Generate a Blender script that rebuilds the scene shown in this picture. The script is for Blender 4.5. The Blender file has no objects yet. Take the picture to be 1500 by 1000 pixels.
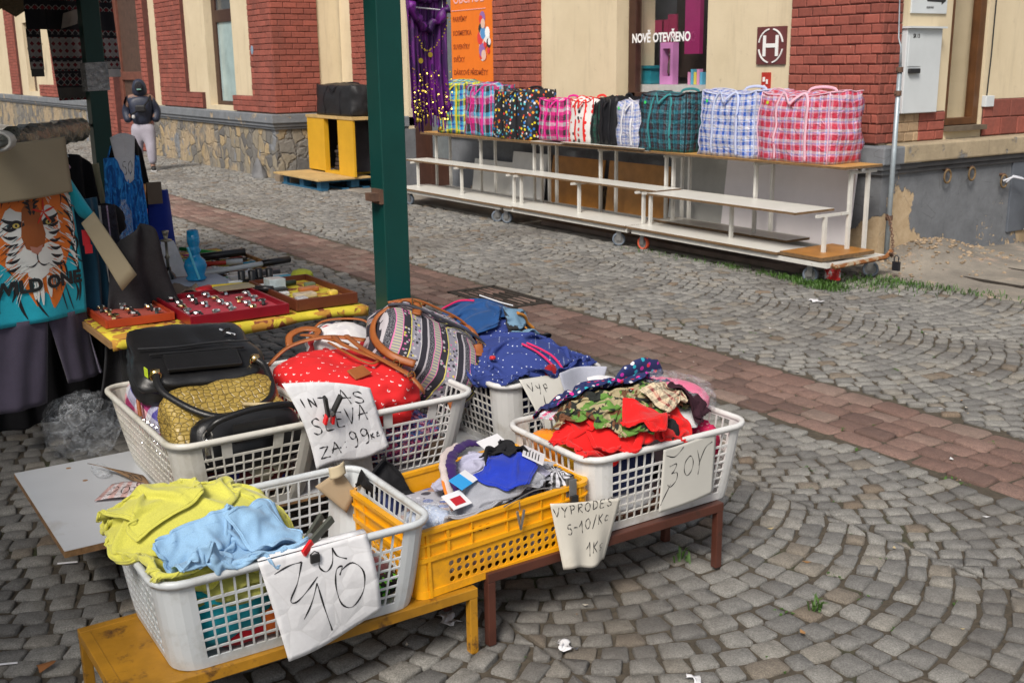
import bpy, math, random
import numpy as np
from mathutils import Vector, Matrix, noise as mnoise
random.seed(7); rng = np.random.default_rng(11)
S = bpy.context.scene; COL = S.collection
R = math.radians
# ------------------------------------------------------------------ camera
cd = bpy.data.cameras.new('camera'); cam = bpy.data.objects.new('camera', cd); COL.objects.link(cam)
S.camera = cam
cd.sensor_width = 36; cd.lens = 36*1620/1500; cd.clip_start = .05; cd.clip_end = 1000
cd.dof.use_dof = True; cd.dof.focus_distance = 3.1; cd.dof.aperture_fstop = 13.0
CAMH = 1.65
a_ = R(33.4); p_ = R(14.0); r_ = R(0.74)
f0 = Vector((-math.cos(a_), math.sin(a_), 0)); r0 = Vector((math.sin(a_), math.cos(a_), 0))
fw = f0*math.cos(p_) + Vector((0, 0, -math.sin(p_)))
u0 = r0.cross(fw); cu = u0*math.cos(r_) + r0*math.sin(r_); cr = fw.cross(cu)
M = Matrix((cr, cu, -fw)).transposed().to_4x4(); M.translation = (0, 0, CAMH)
cam.matrix_world = M
# ------------------------------------------------------------------ world + sun
SUN_EL, SUN_AZ = 47, 0
w = bpy.data.worlds.new('World'); S.world = w; w.use_nodes = True
nt = w.node_tree; bg = nt.nodes['Background']
sky = nt.nodes.new('ShaderNodeTexSky'); sky.sky_type = 'NISHITA'; sky.sun_disc = False
sun_dir = Vector((0.52, -0.68, 0)).normalized()*math.cos(R(SUN_EL)) + Vector((0, 0, math.sin(R(SUN_EL))))
sky.sun_elevation = R(SUN_EL); sky.sun_rotation = math.atan2(sun_dir.x, sun_dir.y)
sky.air_density = 1.0; sky.dust_density = 4.0; sky.ozone_density = 1.0
hs = nt.nodes.new('ShaderNodeHueSaturation'); hs.inputs['Saturation'].default_value = .45
nt.links.new(sky.outputs[0], hs.inputs['Color']); nt.links.new(hs.outputs[0], bg.inputs['Color'])
bg.inputs['Strength'].default_value = 0.085
sl = bpy.data.lights.new('sun', 'SUN'); sl.energy = 2.5; sl.angle = R(18); sl.color = (1, .93, .84)
so = bpy.data.objects.new('sun', sl); COL.objects.link(so)
so.rotation_euler = sun_dir.to_track_quat('Z', 'Y').to_euler()
S.view_settings.view_transform = 'Standard'; S.view_settings.look = 'None'
S.view_settings.exposure = 0.42; S.view_settings.gamma = 1
# ------------------------------------------------------------------ mesh helpers
WL = {}
def tag(o, label=None, cat=None, group=None, kind=None):
    if label: o['label'] = label
    if cat: o['category'] = cat
    if group: o['group'] = group
    if kind: o['kind'] = kind
    return o
def thing(name, label, cat, loc=(0, 0, 0), group=None, rot=None):
    o = bpy.data.objects.new(name, None); COL.objects.link(o); o.location = loc
    o.empty_display_size = .05
    if rot is not None: o.rotation_euler = rot
    WL[o.name] = (Vector(loc), rot is not None)
    return tag(o, label, cat, group)
class MB:
    def __init__(s): s.v = []; s.f = []; s.uv = []; s.m = []; s.c = []; s.mi = 0; s.col = None; s.n = 0
    def add(s, vs, fs, uvs=None, col=None, mi=None):
        b = s.n; s.v.extend(map(tuple, vs)); s.n += len(vs)
        for k, f in enumerate(fs):
            s.f.append(tuple(i+b for i in f)); s.uv.append(None if uvs is None else uvs[k]); s.m.append(s.mi if mi is None else mi)
        c = col if col is not None else (s.col or (1, 1, 1)); s.c.extend([c]*len(vs)); return s
    def bx(s, x0, x1, y0, y1, z0, z1, col=None, mi=None, T=None):
        vs = [(x, y, z) for x in (x0, x1) for y in (y0, y1) for z in (z0, z1)]
        fs = [(0, 1, 3, 2), (4, 6, 7, 5), (0, 4, 5, 1), (2, 3, 7, 6), (0, 2, 6, 4), (1, 5, 7, 3)]
        uv = []
        for f in fs:
            ax = 0 if f in (fs[0], fs[1]) else 1 if f in (fs[2], fs[3]) else 2
            uv.append([(vs[i][1], vs[i][2]) if ax == 0 else (vs[i][0], vs[i][2]) if ax == 1 else (vs[i][0], vs[i][1]) for i in f])
        if T is not None: vs = [tuple(T @ Vector(v)) for v in vs]
        return s.add(vs, fs, uv, col, mi)
    def tube(s, path, r, n=8, closed=False, caps=True, flat=1.0, col=None, mi=None, upv=(0, 0, 1)):
        P = [Vector(p) for p in path]; m = len(P); rr = r if hasattr(r, '__len__') else [r]*m
        vs = []; prev = None
        for i, p in enumerate(P):
            if closed: t = P[(i+1) % m]-P[i-1]
            else: t = P[min(i+1, m-1)]-P[max(i-1, 0)]
            t = t.normalized() if t.length > 1e-9 else Vector((0, 0, 1))
            if prev is None:
                u = Vector(upv); 
                if abs(u.dot(t)) > .95: u = Vector((1, 0, 0))
                u = (u-t*u.dot(t)).normalized()
            else:
                u = prev-t*prev.dot(t); u = u.normalized() if u.length > 1e-6 else Vector((1, 0, 0))
            prev = u; w_ = t.cross(u)
            for k in range(n):
                a = 2*math.pi*k/n + math.pi/n
                vs.append(tuple(p+u*(math.cos(a)*rr[i]*flat)+w_*(math.sin(a)*rr[i])))
        fs = []
        for i in range(m if closed else m-1):
            for k in range(n):
                a = i*n+k; b = i*n+(k+1) % n; c = ((i+1) % m)*n+(k+1) % n; d = ((i+1) % m)*n+k
                fs.append((a, b, c, d))
        if caps and not closed: fs.append(tuple(range(n-1, -1, -1))); fs.append(tuple((m-1)*n+k for k in range(n)))
        return s.add(vs, fs, None, col, mi)
    def bar(s, a, b, w_, h=None, col=None, mi=None):     # square bar
        h = h or w_; r = w_/math.sqrt(2)
        return s.tube([a, b], r, 4, flat=1.0, col=col, mi=mi)
    def lathe(s, prof, c=(0, 0, 0), n=20, T=None, col=None, mi=None):
        vs = []; m = len(prof)
        for r, z in prof:
            for k in range(n):
                a = 2*math.pi*k/n; v = Vector((r*math.cos(a), r*math.sin(a), z))
                if T is not None: v = T @ v
                vs.append((v.x+c[0], v.y+c[1], v.z+c[2]))
        fs = [(i*n+k, i*n+(k+1) % n, (i+1)*n+(k+1) % n, (i+1)*n+k) for i in range(m-1) for k in range(n)]
        if prof[0][0] > 1e-6: fs.append(tuple(range(n-1, -1, -1)))
        if prof[-1][0] > 1e-6: fs.append(tuple((m-1)*n+k for k in range(n)))
        return s.add(vs, fs, None, col, mi)
    def grid(s, P, mask=None, uv=None, col=None, mi=None):
        nu, nv = P.shape[:2]; fs = []; us = []
        if mask is None: mask = np.ones((nu, nv), bool)
        for i in range(nu-1):
            for j in range(nv-1):
                if mask[i, j] and mask[i+1, j] and mask[i, j+1] and mask[i+1, j+1]:
                    q = [(i, j), (i+1, j), (i+1, j+1), (i, j+1)]
                    fs.append(tuple(a*nv+b for a, b in q))
                    us.append([tuple(uv[a, b]) for a, b in q] if uv is not None else [(a/(nu-1), b/(nv-1)) for a, b in q])
        return s.add(P.reshape(-1, 3).tolist(), fs, us, col, mi)
    def poly(s, pts, col=None, mi=None):
        return s.add(pts, [tuple(range(len(pts)))], None, col, mi)
    def build(s, name, mats, parent=None, smooth=False, bevel=0, solid=0, sub=0, loc=None, local=False, weld=False):
        me = bpy.data.meshes.new(name)
        V = np.array(s.v, float) if s.v else np.zeros((0, 3))
        o = bpy.data.objects.new(name, me); COL.objects.link(o)
        off = Vector((0, 0, 0))
        if parent is not None:
            o.parent = parent; pw, rot = WL[parent.name]
            if not local: off = pw
            WL[o.name] = (pw if not local else Vector((0, 0, 0)), rot)
            if local: WL[o.name] = (Vector((0, 0, 0)), True)
        elif loc is not None:
            off = Vector(loc); o.location = loc; WL[o.name] = (Vector(loc), False)
        else:
            if len(V):
                mn, mx = V.min(0), V.max(0); off = Vector(((mn[0]+mx[0])/2, (mn[1]+mx[1])/2, mn[2]))
            o.location = off; WL[o.name] = (off.copy(), False)
        V = V-np.array(off)
        me.from_pydata(V.tolist(), [], s.f)
        if any(u is not None for u in s.uv):
            L = me.uv_layers.new(name='UV'); arr = []
            for f, u in zip(s.f, s.uv):
                arr.extend(u if u is not None else [(0, 0)]*len(f))
            L.data.foreach_set('uv', np.array(arr, float).ravel())
        ca = me.color_attributes.new('Col', 'FLOAT_COLOR', 'POINT')
        cc = np.ones((len(s.v), 4)); cc[:, :3] = np.array(s.c, float) if s.c else 1; ca.data.foreach_set('color', cc.ravel())
        if not isinstance(mats, (list, tuple)): mats = [mats]
        for m_ in mats: me.materials.append(m_)
        if len(mats) > 1: me.polygons.foreach_set('material_index', s.m)
        if smooth: me.polygons.foreach_set('use_smooth', [True]*len(me.polygons))
        me.update()
        if weld: 
            md = o.modifiers.new('w', 'WELD'); md.merge_threshold = .0002
        if bevel:
            md = o.modifiers.new('b', 'BEVEL'); md.width = bevel; md.segments = 2; md.limit_method = 'ANGLE'; md.angle_limit = R(50)
        if solid:
            md = o.modifiers.new('s', 'SOLIDIFY'); md.thickness = solid; md.offset = 0
        if sub:
            md = o.modifiers.new('u', 'SUBSURF'); md.levels = sub; md.render_levels = sub
        return o
# ------------------------------------------------------------------ materials
MATS = {}
class NB:
    def __init__(s, name):
        s.m = bpy.data.materials.new(name); s.m.use_nodes = True; s.t = s.m.node_tree; s.N = s.t.nodes; s.L = s.t.links
        s.b = s.N['Principled BSDF']
    def n(s, ty, **k):
        x = s.N.new('ShaderNode'+ty)
        for a, v in k.items():
            if a.startswith('i_'): x.inputs[a[2:].replace('_', ' ')].default_value = v
            else: setattr(x, a, v)
        return x
    def l(s, a, b): s.L.new(a, b)
    def math(s, op, a, b=None, c=None):
        x = s.n('Math', operation=op)
        for i, q in enumerate((a, b, c)):
            if q is None: continue
            if isinstance(q, (int, float)): x.inputs[i].default_value = q
            else: s.l(q, x.inputs[i])
        return x.outputs[0]
    def mix(s, f, a, b, mode='MIX'):
        x = s.n('MixRGB', blend_type=mode)
        for i, q in enumerate((f, a, b)):
            if isinstance(q, (int, float)): x.inputs[i].default_value = q
            elif isinstance(q, (tuple, list)): x.inputs[i].default_value = (*q[:3], 1)
            else: s.l(q, x.inputs[i])
        return x.outputs[0]
    def ramp(s, f, stops, interp='LINEAR'):
        x = s.n('ValToRGB'); e = x.color_ramp; e.interpolation = interp
        while len(e.elements) > 1: e.elements.remove(e.elements[-1])
        for i, (p, c) in enumerate(stops):
            c = c if hasattr(c, '__len__') else (c, c, c)
            el = e.elements[0] if i == 0 else e.elements.new(p)
            el.position = p; el.color = (*c[:3], 1)
        s.l(f, x.inputs[0]); return x.outputs[0]
    def tex(s, kind='Object'): return s.n('TexCoord').outputs[kind]
    def noise(s, vec, scale, detail=4, rough=.6, dist=0):
        x = s.n('TexNoise'); x.inputs['Scale'].default_value = scale; x.inputs['Detail'].default_value = detail
        x.inputs['Roughness'].default_value = rough; x.inputs['Distortion'].default_value = dist
        if vec is not None: s.l(vec, x.inputs['Vector'])
        return x.outputs[0]
    def vor(s, vec, scale, out='Distance', feature='F1', rand=1.0):
        x = s.n('TexVoronoi', feature=feature); x.inputs['Scale'].default_value = scale
        x.inputs['Randomness'].default_value = rand
        if vec is not None: s.l(vec, x.inputs['Vector'])
        return x.outputs[out]
    def mapping(s, vec, scale=(1, 1, 1), rot=(0, 0, 0), loc=(0, 0, 0)):
        x = s.n('Mapping'); x.inputs['Scale'].default_value = scale; x.inputs['Rotation'].default_value = rot; x.inputs['Location'].default_value = loc
        s.l(vec, x.inputs['Vector']); return x.outputs[0]
    def bump(s, h, strength=.3, dist=.01, prev=None):
        x = s.n('Bump'); x.inputs['Strength'].default_value = strength; x.inputs['Distance'].default_value = dist
        s.l(h, x.inputs['Height'])
        if prev is not None: s.l(prev, x.inputs['Normal'])
        s.l(x.outputs[0], s.b.inputs['Normal']); return x.outputs[0]
    def out(s, col=None, rough=None, **k):
        if col is not None:
            if isinstance(col, (tuple, list)): s.b.inputs['Base Color'].default_value = (*col[:3], 1)
            else: s.l(col, s.b.inputs['Base Color'])
        if rough is not None:
            if isinstance(rough, (int, float)): s.b.inputs['Roughness'].default_value = rough
            else: s.l(rough, s.b.inputs['Roughness'])
        for a, v in k.items(): s.b.inputs[a.replace('_', ' ')].default_value = v
        return s.m
def mat(name, col, rough=.6, var=.15, scale=8, bump=.1, bscale=60, dirt=None, dscale=3, dth=(.55, .7), **k):
    """plain material: base colour with soft variation, optional dirt/wear patches, fine bump"""
    if name in MATS: return MATS[name]
    q = NB(name); tc = q.tex()
    n1 = q.noise(tc, scale)
    c = q.mix(1.0, col, q.ramp(n1, [(.3, 1-var), (.7, 1+var*.5)]), 'MULTIPLY')
    if dirt is not None:
        n2 = q.noise(tc, dscale, 8, .7)
        c = q.mix(q.ramp(n2, [(dth[0], 0), (dth[1], 1)]), c, dirt)
    q.out(c, rough, **k)
    if bump: q.bump(q.noise(tc, bscale, 5, .7), bump, .004)
    MATS[name] = q.m; return q.m
def cloth_mat(name, col, rough=.92, weave=900, var=.12, sheen=.15):
    if name in MATS: return MATS[name]
    q = NB(name); tc = q.tex(); uvn = q.tex('UV')
    col_ = q.mix(1.0, col, q.ramp(q.noise(tc, 14), [(.3, 1-var), (.75, 1+var*.6)]), 'MULTIPLY')
    col_ = q.mix(1.0, col_, q.ramp(q.noise(tc, weave*.4, 2), [(.3, .88), (.7, 1.07)]), 'MULTIPLY')
    q.out(col_, rough); q.b.inputs['Sheen Weight'].default_value = sheen if max(col) > .06 else 0.0; q.b.inputs['Specular IOR Level'].default_value = .25
    q.bump(q.noise(tc, 350, 3), .25, .002)
    MATS[name] = q.m; return q.m
def plaid(name, P, ru, rv, rough=.45, mixf=.5, coord='UV', crinkle=.5, bg=None):
    """woven plaid: a stripe sequence along u and another along v, averaged like a weave"""
    if name in MATS: return MATS[name]
    q = NB(name); sp = q.n('SeparateXYZ'); q.l(q.tex(coord), sp.inputs[0])
    u = q.math('FRACT', q.math('MULTIPLY', sp.outputs[0], 1/P)); v = q.math('FRACT', q.math('MULTIPLY', sp.outputs[1], 1/P))
    c = q.mix(mixf, q.ramp(u, ru, 'CONSTANT'), q.ramp(v, rv, 'CONSTANT'))
    tc = q.tex(); c = q.mix(1, c, q.ramp(q.noise(tc, 25, 5), [(.3, .85), (.7, 1.1)]), 'MULTIPLY')
    q.out(c, rough); cr_n = q.noise(tc, 13, 4, .6, 1.2); q.bump(q.math('ABSOLUTE', q.math('SUBTRACT', cr_n, .5)), crinkle*1.5, .05)
    MATS[name] = q.m; return q.m
def dots(name, bgc, dotc, scale, size, rand=.0, multi=False, rough=.8, rot=.6, coord='Object', sx=1):
    if name in MATS: return MATS[name]
    q = NB(name); tc = q.mapping(q.tex(coord), (scale*sx, scale, scale if coord == 'Object' else 0), (0, 0, rot))
    v = q.n('TexVoronoi', feature='F1'); v.inputs['Scale'].default_value = 1; v.inputs['Randomness'].default_value = rand
    q.l(tc, v.inputs['Vector'])
    f = q.math('LESS_THAN', v.outputs['Distance'], size)
    if multi:
        sp = q.n('SeparateXYZ'); q.l(v.outputs['Color'], sp.inputs[0])
        dc = q.ramp(sp.outputs[0], [(i/len(dotc), c) for i, c in enumerate(dotc)], 'CONSTANT')
    else: dc = dotc
    c = q.mix(f, bgc, dc)
    q.out(c, rough); q.bump(q.noise(q.tex(), 300, 3), .2, .002); MATS[name] = q.m; return q.m
def blotch(name, cols, scale=14, dist=1.0, rough=.85, coord='Object', sharp=True, map_=(1, 1, 1)):
    if name in MATS: return MATS[name]
    q = NB(name); tc = q.mapping(q.tex(coord), map_)
    c = cols[0]
    for i, k in enumerate(cols[1:]):
        n_ = q.noise(q.mapping(tc, (1, 1, 1), (0, 0, i), (i*3.1, i*7.7, i)), scale*(1+.25*i), 3, .5, dist)
        c = q.mix(q.ramp(n_, [(.53, 0), (.55 if sharp else .65, 1)]), c, k)
    q.out(c, rough); q.bump(q.noise(q.tex(), 300, 3), .2, .002); MATS[name] = q.m; return q.m
def floral(name, bgc, cols, scale=40, rough=.85, size=.33):
    return dots(name, bgc, cols, scale, size, 1.0, True, rough)
# ------------------------------------------------------------------ text / handwriting
FNT = None
def text_mesh(txt, size, xsc=1.0, extr=.0008, bold=0):
    cu_ = bpy.data.curves.new('t', 'FONT'); cu_.body = txt; cu_.size = size; cu_.extrude = extr; cu_.offset = bold; cu_.resolution_u = 3
    o = bpy.data.objects.new('t', cu_); COL.objects.link(o)
    dg = bpy.context.evaluated_depsgraph_get(); me = o.evaluated_get(dg).to_mesh()
    vs = [(v.co.x*xsc, v.co.y, v.co.z) for v in me.vertices]; fs = [tuple(p.vertices) for p in me.polygons]
    o.evaluated_get(dg).to_mesh_clear(); bpy.data.objects.remove(o); bpy.data.curves.remove(cu_)
    return vs, fs
def put_text(mb, txt, size, T, xsc=1.0, bold=0, col=None, extr=.0008):
    vs, fs = text_mesh(txt, size, xsc, extr, bold)
    mb.add([tuple(T @ Vector(v)) for v in vs], fs, None, col)
def frameT(o, ux, uy):
    ux = Vector(ux).normalized(); uy = Vector(uy).normalized(); uz = ux.cross(uy)
    T = Matrix((ux, uy, uz)).transposed().to_4x4(); T.translation = o; return T
def catmull(pts, k=6):
    pts = [np.array(p, float) for p in pts]; n = len(pts)
    if n < 3: return pts
    out = []
    for i in range(n-1):
        p0 = pts[max(i-1, 0)]; p1 = pts[i]; p2 = pts[i+1]; p3 = pts[min(i+2, n-1)]
        for j in range(k):
            t = j/k; out.append(.5*((2*p1)+(-p0+p2)*t+(2*p0-5*p1+4*p2-p3)*t*t+(-p0+3*p1-3*p2+p3)*t**3))
    out.append(pts[-1]); return out
def strokes(mb, P, sts, w_=.006, off=.0012, smooth=True):
    """P(u,v)->point on a sheet; handwriting strokes in u,v laid on it as thin ribbons"""
    for st in sts:
        pts = catmull(st, 5) if smooth and len(st) > 2 else [np.array(p, float) for p in st]
        if len(pts) == 2: pts = [pts[0]+(pts[1]-pts[0])*t for t in np.linspace(0, 1, 6)]
        L = []; 
        for i, p in enumerate(pts):
            a = np.array(P(*pts[max(i-1, 0)])); b = np.array(P(*pts[min(i+1, len(pts)-1)])); c = np.array(P(*p))
            du = np.array(P(p[0]+.01, p[1]))-np.array(P(p[0]-.01, p[1])); dv = np.array(P(p[0], p[1]+.01))-np.array(P(p[0], p[1]-.01))
            nn = np.cross(du, dv); nn /= np.linalg.norm(nn)+1e-12; t = b-a; t /= np.linalg.norm(t)+1e-12
            sd = np.cross(nn, t); sd /= np.linalg.norm(sd)+1e-12
            ww = w_*(.75+.4*math.sin(i*.9+len(pts))); L.append((c+nn*off+sd*ww/2, c+nn*off-sd*ww/2))
        vs = [tuple(x) for pr in L for x in pr]
        mb.add(vs, [(2*i, 2*i+1, 2*i+3, 2*i+2) for i in range(len(L)-1)])
def sheet(P, nu=16, nv=16):
    return np.array([[P(u, v) for v in np.linspace(0, 1, nv)] for u in np.linspace(0, 1, nu)])
def warp(p, q=1.7, s=3.0, o=0.0):
    return mnoise.noise(Vector((p[0]*s+o, p[1]*s+o*1.3, p[2]*s-o)))
# ================================================================== setting: ground
def col_rand_mat(name, cols, rough=.75, speck=.35, bs=.5, moss=False, sc=1.0):
    q = NB(name); a = q.n('VertexColor', layer_name='Col'); sp = q.n('SeparateColor'); q.l(a.outputs[0], sp.inputs[0])
    tc = q.tex(); c = q.ramp(sp.outputs[0], cols)
    c = q.mix(1, c, q.ramp(q.noise(tc, 190*sc, 3, .85), [(.32, 1-speck*1.3), (.68, 1+speck*1.2)]), 'MULTIPLY')
    c = q.mix(1, c, q.ramp(q.noise(tc, 28*sc, 5, .7), [(.3, .78), (.75, 1.15)]), 'MULTIPLY')
    big = q.noise(tc, .9, 5, .6)
    c = q.mix(q.ramp(big, [(.47, 0), (.66, .5)]), c, (.085, .07, .055))
    q.out(c, q.ramp(q.noise(tc, 15), [(.3, rough-.15), (.7, rough+.1)]))
    q.bump(q.noise(tc, 75*sc, 8, .8), .9, .009); MATS[name] = q.m; return q.m
GRANITE = col_rand_mat('granite_sett', [(0, (.165, .162, .155)), (.4, (.225, .22, .207)), (.8, (.29, .282, .26)), (.93, (.265, .245, .21)), (.985, (.19, .15, .11)), (1, (.23, .17, .12))])
REDSET = col_rand_mat('red_sett', [(0, (.145, .090, .075)), (.4, (.215, .130, .105)), (.8, (.26, .165, .135)), (1, (.27, .20, .165))])
q = NB('joint_soil'); tc = q.tex()
c = q.ramp(q.noise(tc, 45, 6, .75), [(.3, (.045, .038, .028)), (.7, (.13, .105, .075))])
c = q.mix(q.ramp(q.noise(tc, 1.6, 5, .7), [(.56, 0), (.66, .7)]), c, (.035, .06, .014))
q.out(c, .95); q.bump(q.noise(tc, 150, 5, .8), .8, .01); SOIL = q.m
mb = MB(); mb.bx(-90, 40, -60, 90, -.6, -.011)
tag(mb.build('ground', SOIL), kind='structure')

def stones_mesh(name, Q, mat_, seed=1, top=.0, gap=.005, jit=.006, hj=.0028):
    """Q (n,4,2): plan quads; each becomes a worn, domed sett"""
    r = np.random.default_rng(seed); Q = Q+r.uniform(-1.6, 1.6, Q.shape)*jit; n = len(Q)
    c = Q.mean(1, keepdims=True); d = Q-c; ln = np.linalg.norm(d, axis=2, keepdims=True); Q = c+d*(1-gap*1.4/np.maximum(ln, .02))
    ring = []
    for i in range(4):
        a, b, z = Q[:, i], Q[:, (i+1) % 4], Q[:, i-1]
        ring.append(a+(z-a)*.10); ring.append(a+(b-a)*.10)
    ring = np.stack(ring, 1)                       # n,8,2
    C = ring.mean(1, keepdims=True)
    tilt = r.normal(0, .016, (n, 1, 2)); h = r.normal(0, hj, (n, 1))+top
    V = []
    for sc, z in ((1.0, -.030), (.992, -.010), (.965, -.0028), (.88, 0.0004)):
        pr = C+(ring-C)*sc+r.normal(0, .0012, ring.shape)
        zz = h+z+((pr-C)*tilt).sum(2)*(1 if z > -.02 else 0)+r.normal(0, .0009, (n, 8))*(z > -.02)
        V.append(np.concatenate([pr, zz[..., None]], 2))
    V.append(np.concatenate([C, (h+.0022)[..., None]], 2))
    V = np.concatenate(V, 1); m = V.shape[1]       # 33 per stone
    F = [(k*8+i, k*8+(i+1) % 8, (k+1)*8+(i+1) % 8, (k+1)*8+i) for k in range(3) for i in range(8)]
    T = [(24+i, 24+(i+1) % 8, 32) for i in range(8)]
    base = (np.arange(n)*m)[:, None, None]
    q4 = (np.array(F)[None]+base).reshape(-1, 4); t3 = (np.array(T)[None]+base).reshape(-1, 3)
    # fix winding
    me = bpy.data.meshes.new(name); vv = V.reshape(-1, 3)
    area = np.cross(Q[:, 1]-Q[:, 0], Q[:, 2]-Q[:, 0]); fl = area < 0
    q4 = q4.reshape(n, -1, 4); q4[fl] = q4[fl][:, :, ::-1]; q4 = q4.reshape(-1, 4)
    t3 = t3.reshape(n, -1, 3); t3[fl] = t3[fl][:, :, ::-1]; t3 = t3.reshape(-1, 3)
    me.vertices.add(len(vv)); me.vertices.foreach_set('co', vv.ravel())
    nl = len(q4)*4+len(t3)*3; me.loops.add(nl); me.loops.foreach_set('vertex_index', np.concatenate([q4.ravel(), t3.ravel()]))
    npoly = len(q4)+len(t3); me.polygons.add(npoly)
    st = np.concatenate([np.arange(len(q4))*4, len(q4)*4+np.arange(len(t3))*3]); me.polygons.foreach_set('loop_start', st)
    me.polygons.foreach_set('use_smooth', np.ones(npoly, bool))
    me.update(calc_edges=True)
    ca = me.color_attributes.new('Col', 'FLOAT_COLOR', 'POINT'); rc = np.ones((n, m, 4)); rc[:, :, :3] = r.random((n, 1, 3)); ca.data.foreach_set('color', rc.ravel())
    me.materials.append(mat_); o = bpy.data.objects.new(name, me); COL.objects.link(o); return o
def arc_quads(ylo, yhi, x0, x1, W, phase, dx=.090, ps=.096, seed=3):
    r = np.random.default_rng(seed); Q = []; ang = R(42); Rr = W/2/math.sin(ang)
    b = math.floor((ylo-phase)/W)
    while phase+b*W < yhi:
        yc = phase+(b+.5)*W; L = 2*ang*Rr; n = int(round(L/ps)); xx = x0
        while xx < x1:
            d = dx*r.uniform(.92, 1.1)
            e = np.linspace(-ang, ang, n+1); e[1:-1] += r.normal(0, .09*2*ang/n, n-1); e[1:-1] += r.uniform(-.35, .35)*2*ang/n
            for j in range(n):
                a, c_ = e[j], e[j+1]; ym = yc+Rr*math.sin((a+c_)/2)
                if ym < ylo+.03 or ym > yhi-.03: continue
                ck = lambda t: min(max(t+d*math.sin(t)/Rr*1.15, -ang), ang)
                P = [(xx+s_*d+Rr*(math.cos(t)-1), min(max(yc+Rr*math.sin(t), ylo), yhi)) for t, s_ in ((a, 0), (ck(a), 1), (ck(c_), 1), (c_, 0))]
                Q.append(P)
            xx += d
        b += 1
    return np.array(Q)
Qn = arc_quads(-.9, 3.84, -34, .9, 1.45, .22, seed=3)
# drop what this place never shows: the far left beyond the stall
Qf = arc_quads(4.5, 7.3, -42, 1.2, 1.42, 4.45, seed=5)
allQ = np.concatenate([Qn, Qf]); keep = (allQ[:, 0, 1] > -.9) & ~((allQ[:, 0, 1] > 6.56) & (allQ[:, 0, 0] < -6.3))
tag(stones_mesh('cobblestones', allQ[keep], GRANITE, 4, gap=.006), kind='structure')
# red band: rows running with the street
Q = []; r_r = np.random.default_rng(8); ys = [3.845, 3.965, 4.085, 4.205, 4.325, 4.47]
for k in range(len(ys)-1):
    x = -34.0+r_r.uniform(0, .1)
    while x < 1:
        L = r_r.uniform(.12, .19) if 0 < k < 4 else r_r.uniform(.17, .24)
        Q.append([(x, ys[k]), (x+L, ys[k]), (x+L, ys[k+1]), (x, ys[k+1])]); x += L
tag(stones_mesh('red_paving_band', np.array(Q), REDSET, 9, gap=.004, jit=.005, hj=.003), kind='structure')
# concrete pavement along the houses
def yedge(x): 
    e = 6.62 if x < -6.35 else 6.62+.52*min(1, (x+6.35)/.5)
    return e+.02*math.sin(x*7.3)+.015*math.sin(x*17.1)+max(0, x+4.2)*.06
def ground_z(x, y):
    z = .004+.006*math.sin(x*2.1)*math.sin(y*3.3)
    z += .17*math.exp(-((y-8.05)/.60)**2-((x+5.80)/.38)**2)+.05*math.exp(-((y-7.75)/.35)**2-((x+5.45)/.3)**2)
    z += .035*max(0, warp((x, y, 0), s=2.2))*math.exp(-((y-7.9)/.7)**2-((x+5.6)/.7)**2)
    return z+.008*warp((x, y, 0), s=5)
CONC = NB('concrete_pavement'); q = CONC; tc = q.tex()
c = q.ramp(q.noise(tc, 2.2, 8, .7), [(.3, (.15, .135, .115)), (.5, (.25, .225, .19)), (.7, (.36, .32, .26))])
c = q.mix(q.ramp(q.noise(tc, 260, 2, .9), [(.5, 0), (.62, .55)]), c, (.10, .09, .08))
c = q.mix(q.ramp(q.noise(tc, 5, 6, .7), [(.57, 0), (.66, .6)]), c, (.45, .33, .25))
q.out(c, .9); q.bump(q.noise(tc, 60, 8, .75), .8, .012); CONC = q.m
xs = np.concatenate([np.linspace(-42, -7, 60), np.linspace(-6.8, 3, 110)])
mb = MB()
P = np.zeros((len(xs), 40, 3))
for i, x in enumerate(xs):
    e = yedge(x); top = 7.55 if x < -5.95 else 14.0
    for j in range(40):
        t = j/39; y = e+(top-e)*(t**1.6 if x >= -5.95 else t); P[i, j] = (x, y, ground_z(x, y) if j else -.028)
mb.grid(P); o = mb.build('pavement', CONC, smooth=True); tag(o, kind='structure')
# ================================================================== houses
def brick_mat(name, base, joint=None):
    q = NB(name); a = q.n('VertexColor', layer_name='Col'); sp = q.n('SeparateColor'); q.l(a.outputs[0], sp.inputs[0]); tc = q.tex()
    c = q.ramp(sp.outputs[0], [(0, tuple(x*.82 for x in base)), (.5, base), (1, tuple(min(1, x*1.22) for x in base))])
    c = q.mix(1, c, q.ramp(q.noise(tc, 30, 6, .7), [(.3, .78), (.7, 1.15)]), 'MULTIPLY'); c = q.mix(q.ramp(q.noise(q.mapping(tc, (1, 1, .3)), 1.6, 6, .7), [(.5, 0), (.72, .55)]), c, (.13, .055, .045)); c = q.mix(q.ramp(q.noise(tc, 23, 4, .7), [(.70, 0), (.71, .8)]), c, (.38, .27, .20))
    c = q.mix(q.ramp(q.noise(tc, 4.5, 7, .75), [(.60, 0), (.72, .65)]), c, (.15, .06, .045))
    q.out(c, .82); q.bump(q.noise(tc, 90, 6, .7), .45, .006); MATS[name] = q.m; return q.m
BRICK = brick_mat('painted_brick', (.285, .078, .055))
BRICKBARE = brick_mat('bare_brick', (.40, .28, .17))
JOINT = mat('brick_joint', (.10, .035, .03), .95, .3, 12, .4, 80)
q = NB('cream_plaster'); tc = q.tex()
c = q.ramp(q.noise(tc, 1.4, 7, .65), [(.3, (.60, .50, .335)), (.7, (.70, .595, .415))])
c = q.mix(q.ramp(q.noise(tc, 9, 8, .75), [(.60, 0), (.72, .5)]), c, (.40, .32, .21))
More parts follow.
